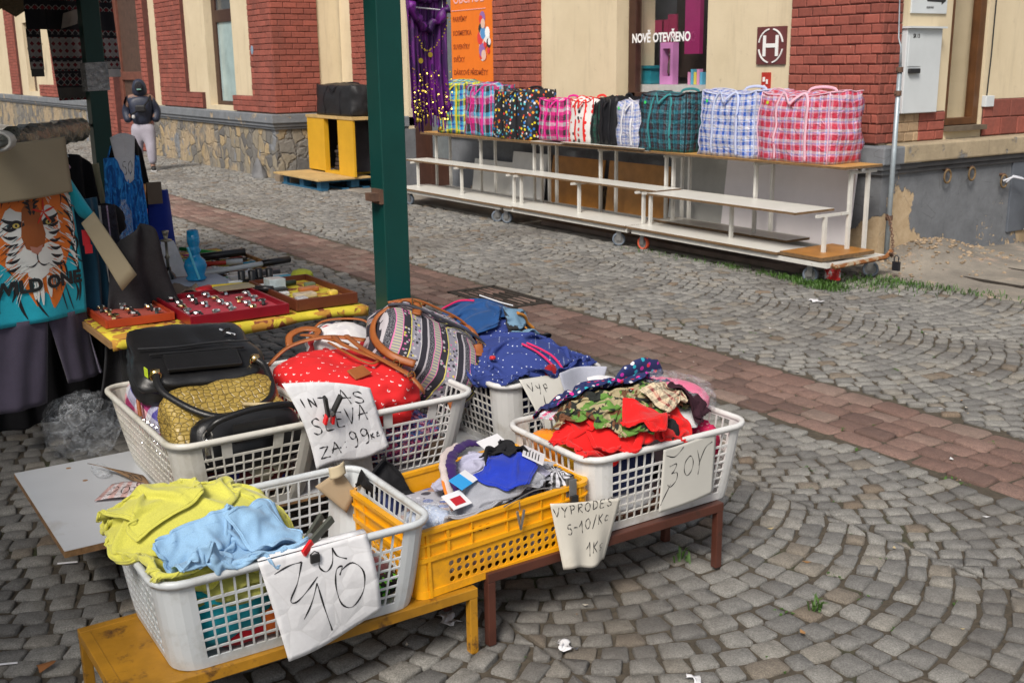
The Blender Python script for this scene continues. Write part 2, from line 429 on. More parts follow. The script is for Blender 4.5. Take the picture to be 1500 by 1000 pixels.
st = q.noise(q.mapping(tc, (3.5, 3.5, .5)), 2.2, 6, .7); c = q.mix(q.ramp(st, [(.52, 0), (.75, .35)]), c, (.34, .27, .17)); q.out(c, .88); q.bump(q.noise(tc, 55, 7, .7), .35, .006); CREAM = q.m
def vdist(q, tc):
    x = q.n('VectorMath', operation='DISTANCE'); q.l(tc, x.inputs[0]); x.inputs[1].default_value = (4.12, -.22, .12); return x.outputs['Value']
def peel_mat(name, base, patch, patch2, th=(.55, .565), sc=1.3, zlow=None):
    q = NB(name); tc = q.tex(); n_ = q.noise(tc, sc, 8, .62)
    if zlow is not None:
        sp = q.n('SeparateXYZ'); q.l(tc, sp.inputs[0])
        n_ = q.math('ADD', n_, q.math('MULTIPLY', q.math('SUBTRACT', zlow, sp.outputs[2]), .38)); n_ = q.math('ADD', n_, q.math('MULTIPLY', q.ramp(vdist(q, tc), [(.30, 1), (.85, 0)]), .22))
    c = q.ramp(q.noise(tc, 5, 8, .7), [(.3, tuple(x*.75 for x in base)), (.7, tuple(x*1.15 for x in base))])
    c2 = q.ramp(q.noise(tc, 12, 6, .7), [(.35, patch), (.65, patch2)])
    f = q.ramp(n_, [(th[0], 0), (th[1], 1)])
    c = q.mix(f, c, c2)
    v = q.vor(q.mapping(tc, (1, 1, 1.2)), 3.2, feature='DISTANCE_TO_EDGE')
    dn = q.noise(tc, 6, 3); 
    c = q.mix(q.math('MULTIPLY', q.ramp(v, [(0, 1), (.012, 0)]), q.ramp(dn, [(.5, 0), (.6, .6)])), c, (.05, .045, .04))
    q.out(c, .88); h = q.math('SUBTRACT', q.math('MULTIPLY', q.noise(tc, 25, 8, .7), .35), q.math('MULTIPLY', f, .6))
    q.bump(h, .55, .03); MATS[name] = q.m; return q.m
PLINTH = peel_mat('grey_render_peeling', (.155, .165, .18), (.40, .29, .17), (.52, .40, .26), (.61, .625), 1.5, .30)
LEDGE = peel_mat('ledge_paint', (.185, .20, .22), (.36, .28, .19), (.44, .35, .24), (.60, .64), 3.0)
LEDGE2 = peel_mat('ledge_ochre', (.37, .30, .20), (.17, .18, .19), (.22, .21, .2), (.60, .66), 4.5)
q = NB('rubble_stone'); tc = q.mapping(q.tex(), (1, 1, .85))
tcd = q.mix(.12, tc, q.n('TexNoise', i_Scale=5.0).outputs[1])
vd = q.vor(tcd, 5.6, feature='DISTANCE_TO_EDGE'); vc = q.vor(tcd, 5.6, 'Color')
sp = q.n('SeparateColor'); q.l(vc, sp.inputs[0])
c = q.ramp(sp.outputs[0], [(0, (.13, .125, .12)), (.4, (.22, .205, .18)), (.7, (.30, .25, .17)), (1, (.42, .31, .17))])
c = q.mix(q.ramp(vd, [(0, .5), (.07, 0)]), c, (.15, .14, .13))
c = q.mix(q.ramp(q.noise(tc, 1.1, 7, .65), [(.54, 0), (.60, 1)]), c, (.40, .31, .20))
c = q.mix(q.ramp(q.noise(tc, 1.7, 5, .6, .3), [(.60, 0), (.62, 1)]), c, (.21, .22, .235))
c = q.mix(1, c, q.ramp(q.noise(tc, 14, 7, .75), [(.3, .7), (.7, 1.2)]), 'MULTIPLY')
q.out(c, .9); q.bump(q.math('ADD', q.ramp(vd, [(0, .3), (.08, .7)]), q.math('MULTIPLY', q.noise(tc, 14, 8, .7), .4)), .8, .05); RUBBLE = q.m

def brick_face(mb, x0, x1, z0, z1, yf, depth=.10, axis='y', sgn=-1, h=.079, L=.155, Lj=.02, off=0, seed=0, prot=.012):
    """courses of bricks as chamfered blocks on a plane y=yf (axis 'y') or x=yf (axis 'x'), front facing sgn"""
    r = random.Random(seed); k = 0; z = z0
    while z < z1-.01:
        zt = min(z+h, z1); x = x0; first = True
        while x < x1-.01:
            l = L*r.uniform(.94, 1.06)*(.5 if (first and k % 2) else 1); first = False
            xe = min(x+l, x1)
            if x1-xe < .04: xe = x1
            g = .004; p = prot+r.uniform(-.004, .004); cc = .008; j = lambda: r.uniform(-.002, .002)
            a0, a1, b0, b1 = x+g+j(), xe-g+j(), z+g+j(), zt-g+j()
            if x == x0: a0 = x0
            if xe == x1: a1 = x1
            O = [(a0, b0), (a1, b0), (a1, b1), (a0, b1)]; I = [(a0+cc, b0+cc), (a1-cc, b0+cc), (a1-cc, b1-cc), (a0+cc, b1-cc)]
            vs = [(a, yf, b) for a, b in O]+[(a, yf+sgn*p*.6, b) for a, b in O]+[(a, yf+sgn*p, b) for a, b in I]
            if axis == 'x': vs = [(v[1], v[0], v[2]) for v in vs]
            fs = [(8, 9, 10, 11)]+[(i, (i+1) % 4, 4+(i+1) % 4, 4+i) for i in range(4)]+[(4+i, 4+(i+1) % 4, 8+(i+1) % 4, 8+i) for i in range(4)]
            if (axis == 'x') == (sgn < 0): fs = [f[::-1] for f in fs]
            rv = r.random(); mb.add(vs, fs, None, (rv, rv, rv)); x = xe
        z = zt; k += 1
GLASS = NB('window_glass'); g0 = GLASS.n('BsdfTransparent'); g1 = GLASS.n('BsdfGlossy', i_Roughness=.02); g2 = GLASS.n('MixShader'); g3 = GLASS.n('LayerWeight', i_Blend=.35)
GLASS.l(GLASS.math('ADD', GLASS.math('MULTIPLY', GLASS.math('POWER', g3.outputs[1], 3.0), .5), .05), g2.inputs[0]); GLASS.l(g0.outputs[0], g2.inputs[1]); GLASS.l(g1.outputs[0], g2.inputs[2]); GLASS.l(g2.outputs[0], GLASS.N['Material Output'].inputs[0]); GLASS = GLASS.m
DARKIN = mat('shop_interior', (.05, .045, .05), .9, .4, 3, .1)  # near-black stand-in for the shade inside openings
BROWN = mat('brown_window_frame', (.055, .022, .014), .45, .25, 10, .15, 60)
GREYGLASS = mat('curtained_pane', (.38, .50, .50), .16, .22, 3.0, 0, 20)
WOODDK = mat('varnished_wood', (.12, .05, .018), .4, .4, 6, .2, 40)
HT = 4.6
# ---- corner shop building (front faces -y at y=7.5, side faces +x at x=-5.8)
B = thing('corner_building', 'cream and red brick corner building with grey plinth behind the row of chequered bags', 'building', (-10, 7.9, 0))
Yc, Yb, Yp = 7.575, 7.525, 7.50
mb = MB()
def wallbox(x0, x1, z0, z1, y0=Yc, y1=8.1): mb.bx(x0, x1, y0, y1, z0, z1)
wallbox(-16.18, -14.05, .80, HT); wallbox(-14.05, -12.80, 2.75, HT); wallbox(-12.80, -9.42, .80, HT)
wallbox(-9.42, -8.05, .80, 1.30); wallbox(-9.42, -8.05, 3.0, HT); wallbox(-8.05, -6.45, .80, HT)
Xc = -6.00
mb.bx(-6.45, Xc, Yc, 8.42, .80, HT); mb.bx(-6.45, Xc, 8.42, 8.93, .80, 1.08); mb.bx(-6.45, Xc, 8.42, 8.93, 2.9, HT); mb.bx(-6.45, Xc, 8.93, 16, .80, HT)
mb.build('wall', CREAM, B)
mb = MB(); mb.bx(-16.1, -5.9, 7.65, 16, HT, HT+.2); mb.build('roof', mat('roof_tile', (.2, .09, .06), .8), B)
# brick pilasters
def pilaster(par, boxes, name='brick_pilaster'):
    for i, (x0, x1, z0, z1, yf, side) in enumerate(boxes):
        m1 = MB(); m1.bx(x0, x1, yf, yf+.2, z0, z1, mi=1)
        brick_face(m1, x0, x1, z0, z1, yf, seed=i*7+3)
        if side:
            brick_face(m1, yf, yf+side, z0, z1, x1, axis='x', sgn=1, seed=i*7+5, prot=.012)
        m1.build(name, [BRICK, JOINT], par)
pilaster(B, [(-15.70, -15.15, .99, HT, Yb, 0), (-11.74, -10.80, .99, HT, Yb, .05)])
m1 = MB(); m1.bx(-6.95, -5.985, Yb, 7.75, .99, HT, mi=1)
brick_face(m1, -6.95, -5.975, .99, HT, Yb, seed=77); brick_face(m1, Yb-.012, 7.75, .99, HT, -5.985, axis='x', sgn=1, seed=78, L=.12)
m1.build('brick_pilaster', [BRICK, JOINT], B)
m1 = MB(); m1.bx(-6.2, -5.992, 7.75, 8.06, .99, 1.22, mi=1); brick_face(m1, 7.752, 8.06, .99, 1.22, -5.992, axis='x', sgn=1, seed=5, L=.12)
m1.build('bare_brick_patch', [BRICKBARE, mat('pale_joint', (.4, .3, .2), .9)], B)
m1 = MB(); m1.bx(-6.2, -5.99, 8.06, 8.40, .99, 1.23, mi=1); m1.bx(-6.2, -5.99, 8.95, 12, .99, 1.31, mi=1)
brick_face(m1, 8.062, 8.40, .99, 1.23, -5.99, axis='x', sgn=1, seed=9, L=.22); brick_face(m1, 8.95, 12, .99, 1.31, -5.99, axis='x', sgn=1, seed=10, L=.26, h=.16)
m1.build('brick_skirting', [BRICK, JOINT], B)
# plinth and ledge
mb = MB(); mb.bx(-16.18, -14.05, Yp, 8.1, 0, .80); mb.bx(-12.80, -6.4, Yp, 8.1, 0, .80); mb.bx(-6.4, -5.88, Yp, 16, -1.2, .80)
mb.build('plinth', PLINTH, B)
def ledge(m_, segs, zb=.815, zt=.985):
    for (x0, x1, y0, y1) in segs: m_.bx(x0, x1, y0, y1, zb, zt)
mb = MB()
for x0, x1 in ((-16.1, -14.05), (-12.80, -5.80)):
    mb.bx(x0, x1, Yp-.09, 7.9, .83, .975); mb.bx(x0, x1-.03, Yp-.06, 7.9, .785, .83); mb.bx(x0, x1-.055, Yp-.03, 7.9, .745, .785)
mb.build('ledge', LEDGE, B, bevel=.012)
mb = MB(); mb.bx(-6.35, -5.795, 7.66, 16, .835, .985); mb.build('side_ledge', LEDGE2, B, bevel=.014)
mb = MB(); mb.bx(-6.3, -5.825, 7.66, 16, .79, .833); mb.bx(-6.3, -5.85, 7.66, 16, .748, .788); mb.build('ledge_moulding', mat('dark_render', (.085, .085, .09), .85, .3, 6, .4), B, bevel=.01)
# shop window
m1 = MB(); m1.bx(-9.415, -8.06, Yc+.02, 8.1, 1.22, 1.30); m1.build('window_sill', CREAM, B)
W_ = MB(); X0, X1, Z0, Z1, yy = -9.40, -8.07, 1.30, 3.0, 7.72
W_.bx(X0, X0+.12, yy, yy+.08, Z0, Z1); W_.bx(X1-.045, X1, yy, yy+.08, Z0, Z1); W_.bx(X0, X1, yy, yy+.08, Z0, Z0+.06)
WF = W_.build('window', BROWN, B, bevel=.006)
g_ = MB(); g_.bx(X0+.12, X1-.045, yy+.03, yy+.036, Z0+.06, Z1); g_.build('pane', GLASS, WF)
g_ = MB(); g_.bx(X0, X1, 8.45, 8.5, Z0-.3, Z1); g_.bx(X0-1.0, X0, 8.45, 8.5, Z0-.3, Z1); g_.bx(X0-1.0, X0, 8.3, 8.45, Z0-.06, Z0-.01); g_.bx(X1, X1+.02, yy+.09, 8.45, Z0-.3, Z1); g_.bx(X0, X1, yy+.09, 8.45, Z0-.06, Z0-.01)
g_.build('shop_interior', mat('shop_back_wall', (.30, .30, .33), .8, .4, 2), WF)
g_ = MB(); put_text(g_, 'NOVĚ OTEVŘENO', .125, frameT((-9.335, yy-.004, 1.865), (1, 0, 0), (0, 0, 1)), .86, .004)
g_.build('window_lettering', mat('white_vinyl', (.85, .85, .85), .5, .05), WF)
# side window on the right-hand wall
m1 = MB(); m1.bx(-6.10, -6.02, 8.43, 8.485, 1.10, 2.9); m1.bx(-6.10, -6.02, 8.84, 8.92, 1.10, 2.9); m1.bx(-6.10, -6.02, 8.485, 8.84, 1.10, 1.16)
WS = m1.build('side_window', WOODDK, B, bevel=.004)
m1 = MB(); m1.bx(-6.075, -6.07, 8.485, 8.84, 1.16, 2.9); m1.build('pane', GLASS, WS)
m1 = MB(); m1.bx(-6.44, -6.42, 8.43, 8.92, 1.0, 2.9); m1.build('curtain', mat('pale_blind', (.42, .45, .42), .8, .3, 3), WS)
m1 = MB(); m1.bx(-6.12, -5.93, 8.41, 8.94, 1.055, 1.095); m1.build('window_sill', mat('weathered_wood', (.13, .10, .07), .8, .4), WS)
# shop door (brown, glazed above)
m1 = MB(); m1.bx(-14.04, -13.60, 7.66, 7.74, 0, 2.75); m1.bx(-13.60, -12.82, 7.66, 7.74, 0, .42); m1.bx(-12.90, -12.82, 7.66, 7.74, .42, 2.75); m1.bx(-13.6, -12.9, 7.66, 7.74, 2.6, 2.75)
DR = m1.build('door', BROWN, B, bevel=.008)
m1 = MB(); m1.bx(-13.60, -12.90, 7.69, 7.70, .42, 2.6); m1.build('door_glass', mat('dull_door_glass', (.16, .18, .19), .15, .2), DR)
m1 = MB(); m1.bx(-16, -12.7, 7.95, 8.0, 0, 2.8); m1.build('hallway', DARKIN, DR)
# ---- left building (front at y=6.45, returning at x=-16.2)
L = thing('brick_building', 'cream house with red brick pilasters and rubble stone base behind the walking person', 'building', (-22, 7, 0))
mb = MB(); Y2 = 6.53
def wb(x0, x1, z0, z1): mb.bx(x0, x1, Y2, 7.2, z0, z1)
op = [(-19.38, -18.05, 1.05, 3.0)]
wb(-18.05, -16.25, .8, HT); wb(-19.38, -18.05, .8, 1.05); wb(-19.38, -18.05, 3.0, HT); wb(-22.9, -19.38, .8, HT)
wb(-26.3, -22.9, 3.2, HT); wb(-34, -26.3, .8, HT); wb(-35.2, -34, .8, 1.1); wb(-35.2, -34, 3, HT); wb(-60, -35.2, .8, HT)
mb.bx(-16.6, -16.22, 7.2, 7.6, .8, HT); mb.build('wall', CREAM, L)
def pil(x0, x1, z0=.99, z1=HT, yf=6.465, side=0, sd=1, L_=.21, h=.085):
    m1 = MB(); m1.bx(x0, x1, yf, 6.9, z0, z1, mi=1); brick_face(m1, x0, x1, z0, z1, yf, seed=sd, L=L_, h=h)
    if side: brick_face(m1, yf, yf+side, z0, z1, x1, axis='x', sgn=1, seed=sd+1, L=L_, h=h); m1.bx(x0, x1, 6.9, yf+side, z0, z1, mi=1)
    m1.build('brick_pilaster', [BRICK, JOINT], L)
pil(-17.12, -16.2, side=.74, sd=21); pil(-18.05, -17.12, .99, 1.235, 6.47, sd=22); pil(-22.0, -20.45, sd=23); pil(-20.45, -19.6, .99, 1.26, 6.47, sd=31)
pil(-23.05, -22.65, 0, HT, 6.42, sd=24); pil(-26.6, -25.3, 0, HT, 6.42, sd=25); pil(-25.3, -23.05, .02, .62, 6.50, sd=32, L_=.25)
pil(-31.5, -30.2, sd=26); pil(-30.2, -28.6, .99, 1.3, 6.47, sd=33); pil(-37.5, -36.2, sd=27); pil(-44, -42, sd=28); pil(-33.4, -31.5, .99, 1.3, 6.47, sd=34)
mb = MB(); mb.bx(-22.6, -16.22, 6.44, 7.2, 0, .79); mb.bx(-60, -26.6, 6.44, 7.2, 0, .79); mb.bx(-17.0, -16.22, 7.2, 7.5, 0, .79); mb.build('stone_plinth', RUBBLE, L)
mb = MB()
for x0, x1 in ((-22.62, -16.13), (-60, -26.6)):
    mb.bx(x0, x1, 6.36, 7.2, .84, .975); mb.bx(x0, x1-.03, 6.385, 7.2, .785, .84); mb.bx(x0, x1-.055, 6.41, 7.2, .745, .785)
mb.bx(-17.0, -16.13, 7.2, 7.41, .84, .975); mb.bx(-17, -16.16, 7.2, 7.44, .785, .84)
mb.build('ledge', LEDGE, L, bevel=.012)
m1 = MB(); m1.bx(-19.36, -19.18, 6.66, 6.74, 1.05, 3); m1.bx(-18.13, -18.06, 6.66, 6.74, 1.05, 3); m1.bx(-19.18, -18.13, 6.66, 6.74, 1.05, 1.12); m1.bx(-19.18, -18.13, 6.66, 6.74, 2.42, 2.62)
Wn = m1.build('window', BROWN, L, bevel=.006)
m1 = MB(); m1.bx(-19.18, -18.13, 6.69, 6.70, 1.12, 2.42); m1.build('pane', GREYGLASS, Wn)
m1 = MB(); m1.bx(-19.18, -18.13, 6.69, 6.70, 2.62, 3.0); m1.build('pane', mat('dark_top_pane', (.08, .09, .1), .1), Wn)
m1 = MB(); m1.bx(-35.2, -34, 6.7, 6.74, 1.1, 3.0); m1.build('window', BROWN, L)
# brown portal with barred shutters, brick all round it
m1 = MB(); m1.bx(-25.3, -25.1, 6.55, 6.7, .62, 3.2); m1.bx(-23.25, -23.05, 6.55, 6.7, .62, 3.2); m1.bx(-25.1, -23.25, 6.55, 6.7, 1.45, 1.62); m1.bx(-25.1, -23.25, 6.55, 6.7, .62, .74)
PT = m1.build('portal_frame', mat('rust_brown_wood', (.16, .055, .035), .6, .3), L, bevel=.01)
m1 = MB()
for k in range(22):
    x = -25.09+k*.083; m1.bx(x, x+.07, 6.6, 6.64, 1.62, 3.2); m1.bx(x, x+.07, 6.6, 6.64, .74, 1.45)
m1.build('shutter', mat('shutter_wood', (.09, .05, .035), .6, .3), PT)
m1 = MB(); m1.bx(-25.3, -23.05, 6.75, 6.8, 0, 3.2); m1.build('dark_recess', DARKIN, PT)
# blue enamel plaque
m1 = MB(); m1.tube([(-17.0+.045*math.cos(t), 6.45, 1.93+.065*math.sin(t)) for t in np.linspace(0, 2*math.pi, 17)[:-1]], .004, 5, closed=True); m1.poly([(-17.0+.045*math.cos(t), 6.446, 1.93+.065*math.sin(t)) for t in np.linspace(2*math.pi, 0, 17)[:-1]])
tag(m1.build('enamel_plaque', mat('pale_blue_enamel', (.25, .36, .48), .3)), 'small oval pale blue plaque on the red brick pilaster of the left house', 'plaque')
m1 = MB(); m1.lathe([(0, .2), (.05, .2), (.09, .16), (.07, -.02), (.05, -.05), (0, -.05)], (-32.3, 6.15, 2.1), 8); m1.tube([(-32.3, 6.15, 2.32), (-32.3, 6.15, 2.4), (-32.3, 6.45, 2.35)], .015, 6)
tag(m1.build('wall_lantern', mat('black_iron', (.02, .02, .02), .5)), 'black wall lantern on the far cream wall left of the patterned sweater', 'lantern')
# boulder guards at the left pillar foot
for i, (x, y, s_) in enumerate(((-16.75, 6.34, 1.0),)):
    pr = []; m1 = MB(); P = np.zeros((10, 17, 3))
    for a in range(10):
        for b in range(17):
            t = a/9; ph = 2*math.pi*b/16; rr = .17*(1-t**1.5)+.01; q3 = Vector((rr*math.cos(ph), rr*math.sin(ph), .30*t)); q3 *= 1+.25*mnoise.noise(q3*6); P[a, b] = (x+q3.x, y+q3.y*.6, q3.z)
    m1.grid(P); tag(m1.build('corner_stone', mat('grey_rock', (.15, .15, .155), .85, .3, 8, .6, 30), smooth=True), 'pointed grey guard stone at the foot of the rubble plinth', 'stone')
# ---- fittings on the corner building
WHITE = mat('white_sheet_metal', (.62, .66, .68), .4, .08, 3, .05, 40, dirt=(.45, .36, .22), dscale=9, dth=(.68, .75))
EB = thing('electrical_box', 'tall pale metal electrical cabinet on the cream wall beside the brick corner', 'electrical box', (-5.96, 8.0, 1.2))
mb = MB(); mb.bx(-6.0, -5.935, 7.765, 8.22, 1.225, 1.90); mb.build('cabinet', WHITE, EB, bevel=.006)
mb = MB(); mb.bx(-5.935, -5.93, 7.79, 7.955, 1.60, 1.88); mb.build('inspection_flap', WHITE, EB, bevel=.002)
mb = MB(); mb.bx(-5.935, -5.905, 7.80, 7.93, 1.545, 1.585); mb.build('handle', mat('black_plastic', (.02, .02, .022), .4), EB, bevel=.006)
mb = MB(); put_text(mb, 'SR 13', .045, frameT((-5.929, 7.835, 1.825), (0, 1, 0), (0, 0, 1)), .8, .001); mb.build('lettering', mat('black_ink', (.02, .02, .02), .7, 0), EB)
mb = MB(); mb.bx(-5.995, -5.90, 7.75, 8.235, 1.90, 1.915); mb.build('rain_cap', WHITE, EB)
m1 = MB(); T = lambda x, z: (x, 7.552, z)
MAROON = mat('maroon_sign', (.13, .035, .035), .5, .1); WP = mat('white_paint', (.8, .8, .78), .5, .05)
HS = thing('hydrant_sign', 'square maroon wall sign with a white H in a ring', 'sign', (-7.2, 7.56, 1.64))
m1.bx(-7.385, -7.04, 7.556, 7.574, 1.63, 1.955); m1.build('plate', MAROON, HS)
m1 = MB()
for a0, a1 in ((12, 80), (100, 168), (192, 260), (280, 348)):
    m1.tube([(-7.212+.145*math.cos(R(t)), 7.553, 1.79+.145*math.sin(R(t))) for t in np.linspace(a0, a1, 12)], .0085, 4)
m1.build('ring_mark', WP, HS)
m1 = MB(); m1.bx(-7.305, -7.272, 7.55, 7.556, 1.70, 1.88); m1.bx(-7.155, -7.122, 7.55, 7.556, 1.70, 1.88); m1.bx(-7.272, -7.155, 7.55, 7.556, 1.775, 1.81); m1.build('letter_mark', WP, HS)
m1 = MB(); m1.bx(-7.31, -7.21, 7.556, 7.574, 1.36, 1.56); RS = m1.build('fire_sign', mat('red_sign', (.45, .03, .02), .5)); tag(RS, 'small narrow red sign on the cream wall under the H sign', 'sign')
m1 = MB()
for a, b, c_, d in ((.02, .12, .045, .16), (.06, .10, .08, .14), (.03, .05, .05, .09), (.06, .03, .075, .07)): m1.bx(-7.31+a, -7.31+c_, 7.551, 7.556, 1.36+b, 1.36+d)
m1.build('pictogram', WP, RS)
AS = thing('arrow_sign', 'white wall sign with a black arrow above the electrical cabinet', 'sign', (-5.99, 8.1, 2.1))
m1 = MB(); m1.bx(-5.999, -5.985, 7.86, 8.32, 2.02, 2.35); m1.build('plate', WHITE, AS, bevel=.002)
m1 = MB(); m1.add([(-5.983, a, b) for a, b in ((8.05, 2.115), (8.05, 2.13), (8.24, 2.135), (8.24, 2.16), (8.30, 2.125), (8.24, 2.09), (8.24, 2.112))], [tuple(range(6, -1, -1))])
put_text(m1, 'ELEKTRO', .022, frameT((-5.983, 8.05, 2.06), (0, 1, 0), (0, 0, 1))); m1.build('arrow_mark', MATS['black_ink'], AS)
# galvanised pole with the wire above it
GALV = mat('galvanised_steel', (.36, .42, .46), .45, .25, 9, .2, 60, dirt=(.3, .2, .12), dscale=14, dth=(.62, .72), Metallic=.4)
GP = thing('earthing_pole', 'thin galvanised pole strapped to the brick corner with a wire rising from its top', 'pole', (-5.77, 7.46, 0))
mb = MB(); mb.tube([(-5.74, 7.44, 0), (-5.735, 7.44, .8), (-5.74, 7.45, 1.60)], [.021, .021, .019], 10); mb.build('pipe', GALV, GP, smooth=True)
mb = MB(); mb.tube([(-5.74, 7.45, 1.6), (-5.745, 7.45, 1.75), (-5.78, 7.46, 1.82), (-5.81, 7.48, 2.1), (-5.83, 7.49, HT)], [.012, .006, .006, .005, .005], 6); mb.build('wire', GALV, GP, smooth=True)
mb = MB()
for z in (1.40, 1.58, .42):
    mb = MB(); mb.tube([(-5.74, 7.41, z), (-5.74, 7.44, z), (-5.82, 7.53, z)], .011, 6); mb.lathe([(.0, -.02), (.028, -.02), (.028, .02), (0, .02)], (-5.74, 7.445, z), 10)
    mb.build('bracket', mat('rusty_iron', (.13, .07, .045), .8, .4, 20, .5), GP)
# iron rings
for i, (y, z, lab) in enumerate(((8.30, .735, 'rusty iron ring on the grey plinth, left one just under the ledge moulding'), (8.64, .735, 'rusty iron ring on the grey plinth, middle one of three'), (9.12, .64, 'lower rusty iron ring on the grey plinth carrying a white rope'))):
    rg = thing('wall_ring', lab, 'iron ring', (-5.86, y, z), 'iron rings on the plinth')
    m1 = MB(); m1.tube([(-5.835+.012*math.cos(t)*0, y+.045*math.sin(t), z-.045-.055*math.cos(t)) for t in np.linspace(0, 2*math.pi, 19)[:-1]], .009, 6, closed=True); m1.build('ring', mat('rusty_ring', (.17, .11, .05), .7, .4, 30), rg, smooth=True)
    m1 = MB(); m1.tube([(-5.88, y, z+.012), (-5.83, y, z+.012)], .014, 6); m1.build('eye_bolt', MATS['rusty_iron'], rg)
m1 = MB(); m1.tube([(-5.83, 9.10, .60), (-5.80, 9.2, .63), (-5.76, 9.35, .60), (-5.74, 9.6, .62)], .009, 6); m1.tube([(-5.82, 9.13, .585), (-5.8, 9.2, .64), (-5.78, 9.3, .62)], .008, 6)
tag(m1.build('rope', mat('white_rope', (.6, .62, .68), .9), smooth=True), 'white rope tied to the lower iron ring at the right edge', 'rope')
m1 = MB(); m1.bx(-5.885, -5.86, 9.28, 9.75, .12, .78); tag(m1.build('access_panel', mat('grey_steel_panel', (.11, .125, .15), .5), bevel=.004), 'dark grey metal panel on the plinth at the right edge', 'panel')
m1 = MB()
for k in range(9):
    z = .16+k*.05; wd = .2+.01*(8-k)*.5
    m1.tube([(-5.70+.07*math.cos(t), 9.55+wd*math.sin(t), z) for t in np.linspace(0, 2*math.pi, 17)[:-1]], .004 if k else .008, 5, closed=True)
for t in np.linspace(0, 2*math.pi, 22)[:-1]: m1.tube([(-5.70+.07*math.cos(t), 9.55+.22*math.sin(t), .16), (-5.70+.07*math.cos(t), 9.55+.2*math.sin(t), .56)], .003, 4)
tag(m1.build('wire_basket', mat('grimy_white_wire', (.45, .42, .38), .6)), 'small wire basket hanging by the panel at the right edge', 'wire basket')
m1 = MB(); m1.tube([(-5.985, 9.0, HT), (-5.985, 8.99, 1.7), (-5.985, 8.975, 1.33)], .006, 5); tag(m1.build('cable', MATS['black_plastic']), 'thin black cable running down beside the side window', 'cable')
m1 = MB(); m1.bx(-6.0, -5.955, 8.93, 9.05, 1.245, 1.34); tag(m1.build('junction_box', WHITE, bevel=.004), 'small white junction box at the lower end of the black cable', 'junction box')
# orange poster
ORANGE = mat('orange_poster_print', (.82, .19, .015), .5, .06)
PO = thing('poster', 'tall orange shop poster with a list of goods behind the plaid bags', 'poster', (-12.3, 7.56, 1.4))
m1 = MB(); m1.bx(-12.79, -11.80, 7.555, 7.573, 1.35, 2.75); m1.build('panel', ORANGE, PO)
m1 = MB()
for k, (t_, z) in enumerate((('KOSMETIKA', 2.33), ('PARFÉMY', 2.20), ('KOSMETIKA', 2.03), ('SUVENÝRY', 1.86), ('SVÍČKY', 1.70), ('DÁRKOVÉ PŘEDMĚTY', 1.54), ('SPODNÍ PRÁDLO', 1.385))):
    if k: put_text(m1, t_, .085, frameT((-12.74, 7.552, z), (1, 0, 0), (0, 0, 1)), .98, .002)
m1.build('lettering', mat('dark_orange_ink', (.33, .06, .01), .6, 0), PO)
m1 = MB(); put_text(m1, 'OBCHOD', .16, frameT((-12.72, 7.551, 2.42), (1, 0, 0), (0, 0, 1)), 1.1, .002); m1.bx(-12.76, -11.95, 7.549, 7.555, 2.33, 2.338); m1.build('title_lettering', mat('pink_ink', (.85, .45, .42), .6, 0), PO)
m1 = MB(); rr_ = random.Random(4)
for k in range(22):
    cx, cz, s_ = -11.96+rr_.uniform(-.12, .1), rr_.choice([2.15, 2.05, 1.95, 1.85, 1.78])+rr_.uniform(-.05, .1), rr_.uniform(.03, .075)
    m1.poly([(cx+s_*math.cos(t), 7.550-k*.0002, cz+s_*1.2*math.sin(t)) for t in np.linspace(2*math.pi, 0, 13)[:-1]], col=rr_.choice([(.8, .8, .8), (.75, .7, .75), (.03, .03, .03), (.7, .05, .05), (.3, .15, .4), (.75, .5, .4), (.1, .3, .6), (.9, .9, .9)]))
q = NB('printed_colours'); a = q.n('VertexColor', layer_name='Col'); q.out(a.outputs[0], .5); VCOL = q.m
m1.build('printed_goods', VCOL, PO)
# goods seen inside the shop window
def shopitem(name, lab, cat, fn, m_): 
    k = MB(); fn(k); tag(k.build(name, m_), lab, cat)
shopitem('storage_box', 'teal plastic box inside the shop window', 'storage box', lambda k: (k.bx(-9.62, -9.24, 7.90, 8.2, 1.44, 1.60), k.bx(-9.64, -9.22, 7.88, 8.22, 1.60, 1.63)), mat('teal_plastic', (.02, .22, .28), .35))
shopitem('display_shelf', 'white shelf along the bottom of the shop window', 'shelf', lambda k: (k.bx(-9.38, -8.12, 7.85, 8.4, 1.405, 1.435), k.bx(-9.38, -8.12, 7.83, 7.85, 1.31, 1.435)), mat('white_laminate_in', (.6, .6, .58), .5))
DB = thing('doll_box', 'pink gift box with a clear front standing in the shop window', 'toy box', (-9.0, 8.0, 1.44))
m1 = MB(); m1.bx(-9.12, -9.08, 7.92, 8.0, 1.436, 1.86); m1.bx(-8.96, -8.92, 7.92, 8.0, 1.436, 1.86); m1.bx(-9.08, -8.96, 7.92, 8.0, 1.436, 1.52); m1.bx(-9.08, -8.96, 7.92, 8.0, 1.80, 1.86); m1.build('carton', mat('lilac_card', (.62, .25, .55), .5), DB)
m1 = MB(); m1.lathe([(.0, 0), (.035, .02), (.03, .12), (.012, .17), (.025, .2), (.02, .245), (0, .26)], (-9.02, 7.98, 1.53), 10); m1.build('doll_figure', mat('doll_dark', (.12, .08, .08), .6), DB)
shopitem('hanging_bag', 'magenta hanging bag on the right inside the shop window', 'bag', lambda k: (k.bx(-8.78, -8.56, 7.95, 8.0, 1.74, 2.5),), mat('magenta_film', (.30, .015, .12), .4))
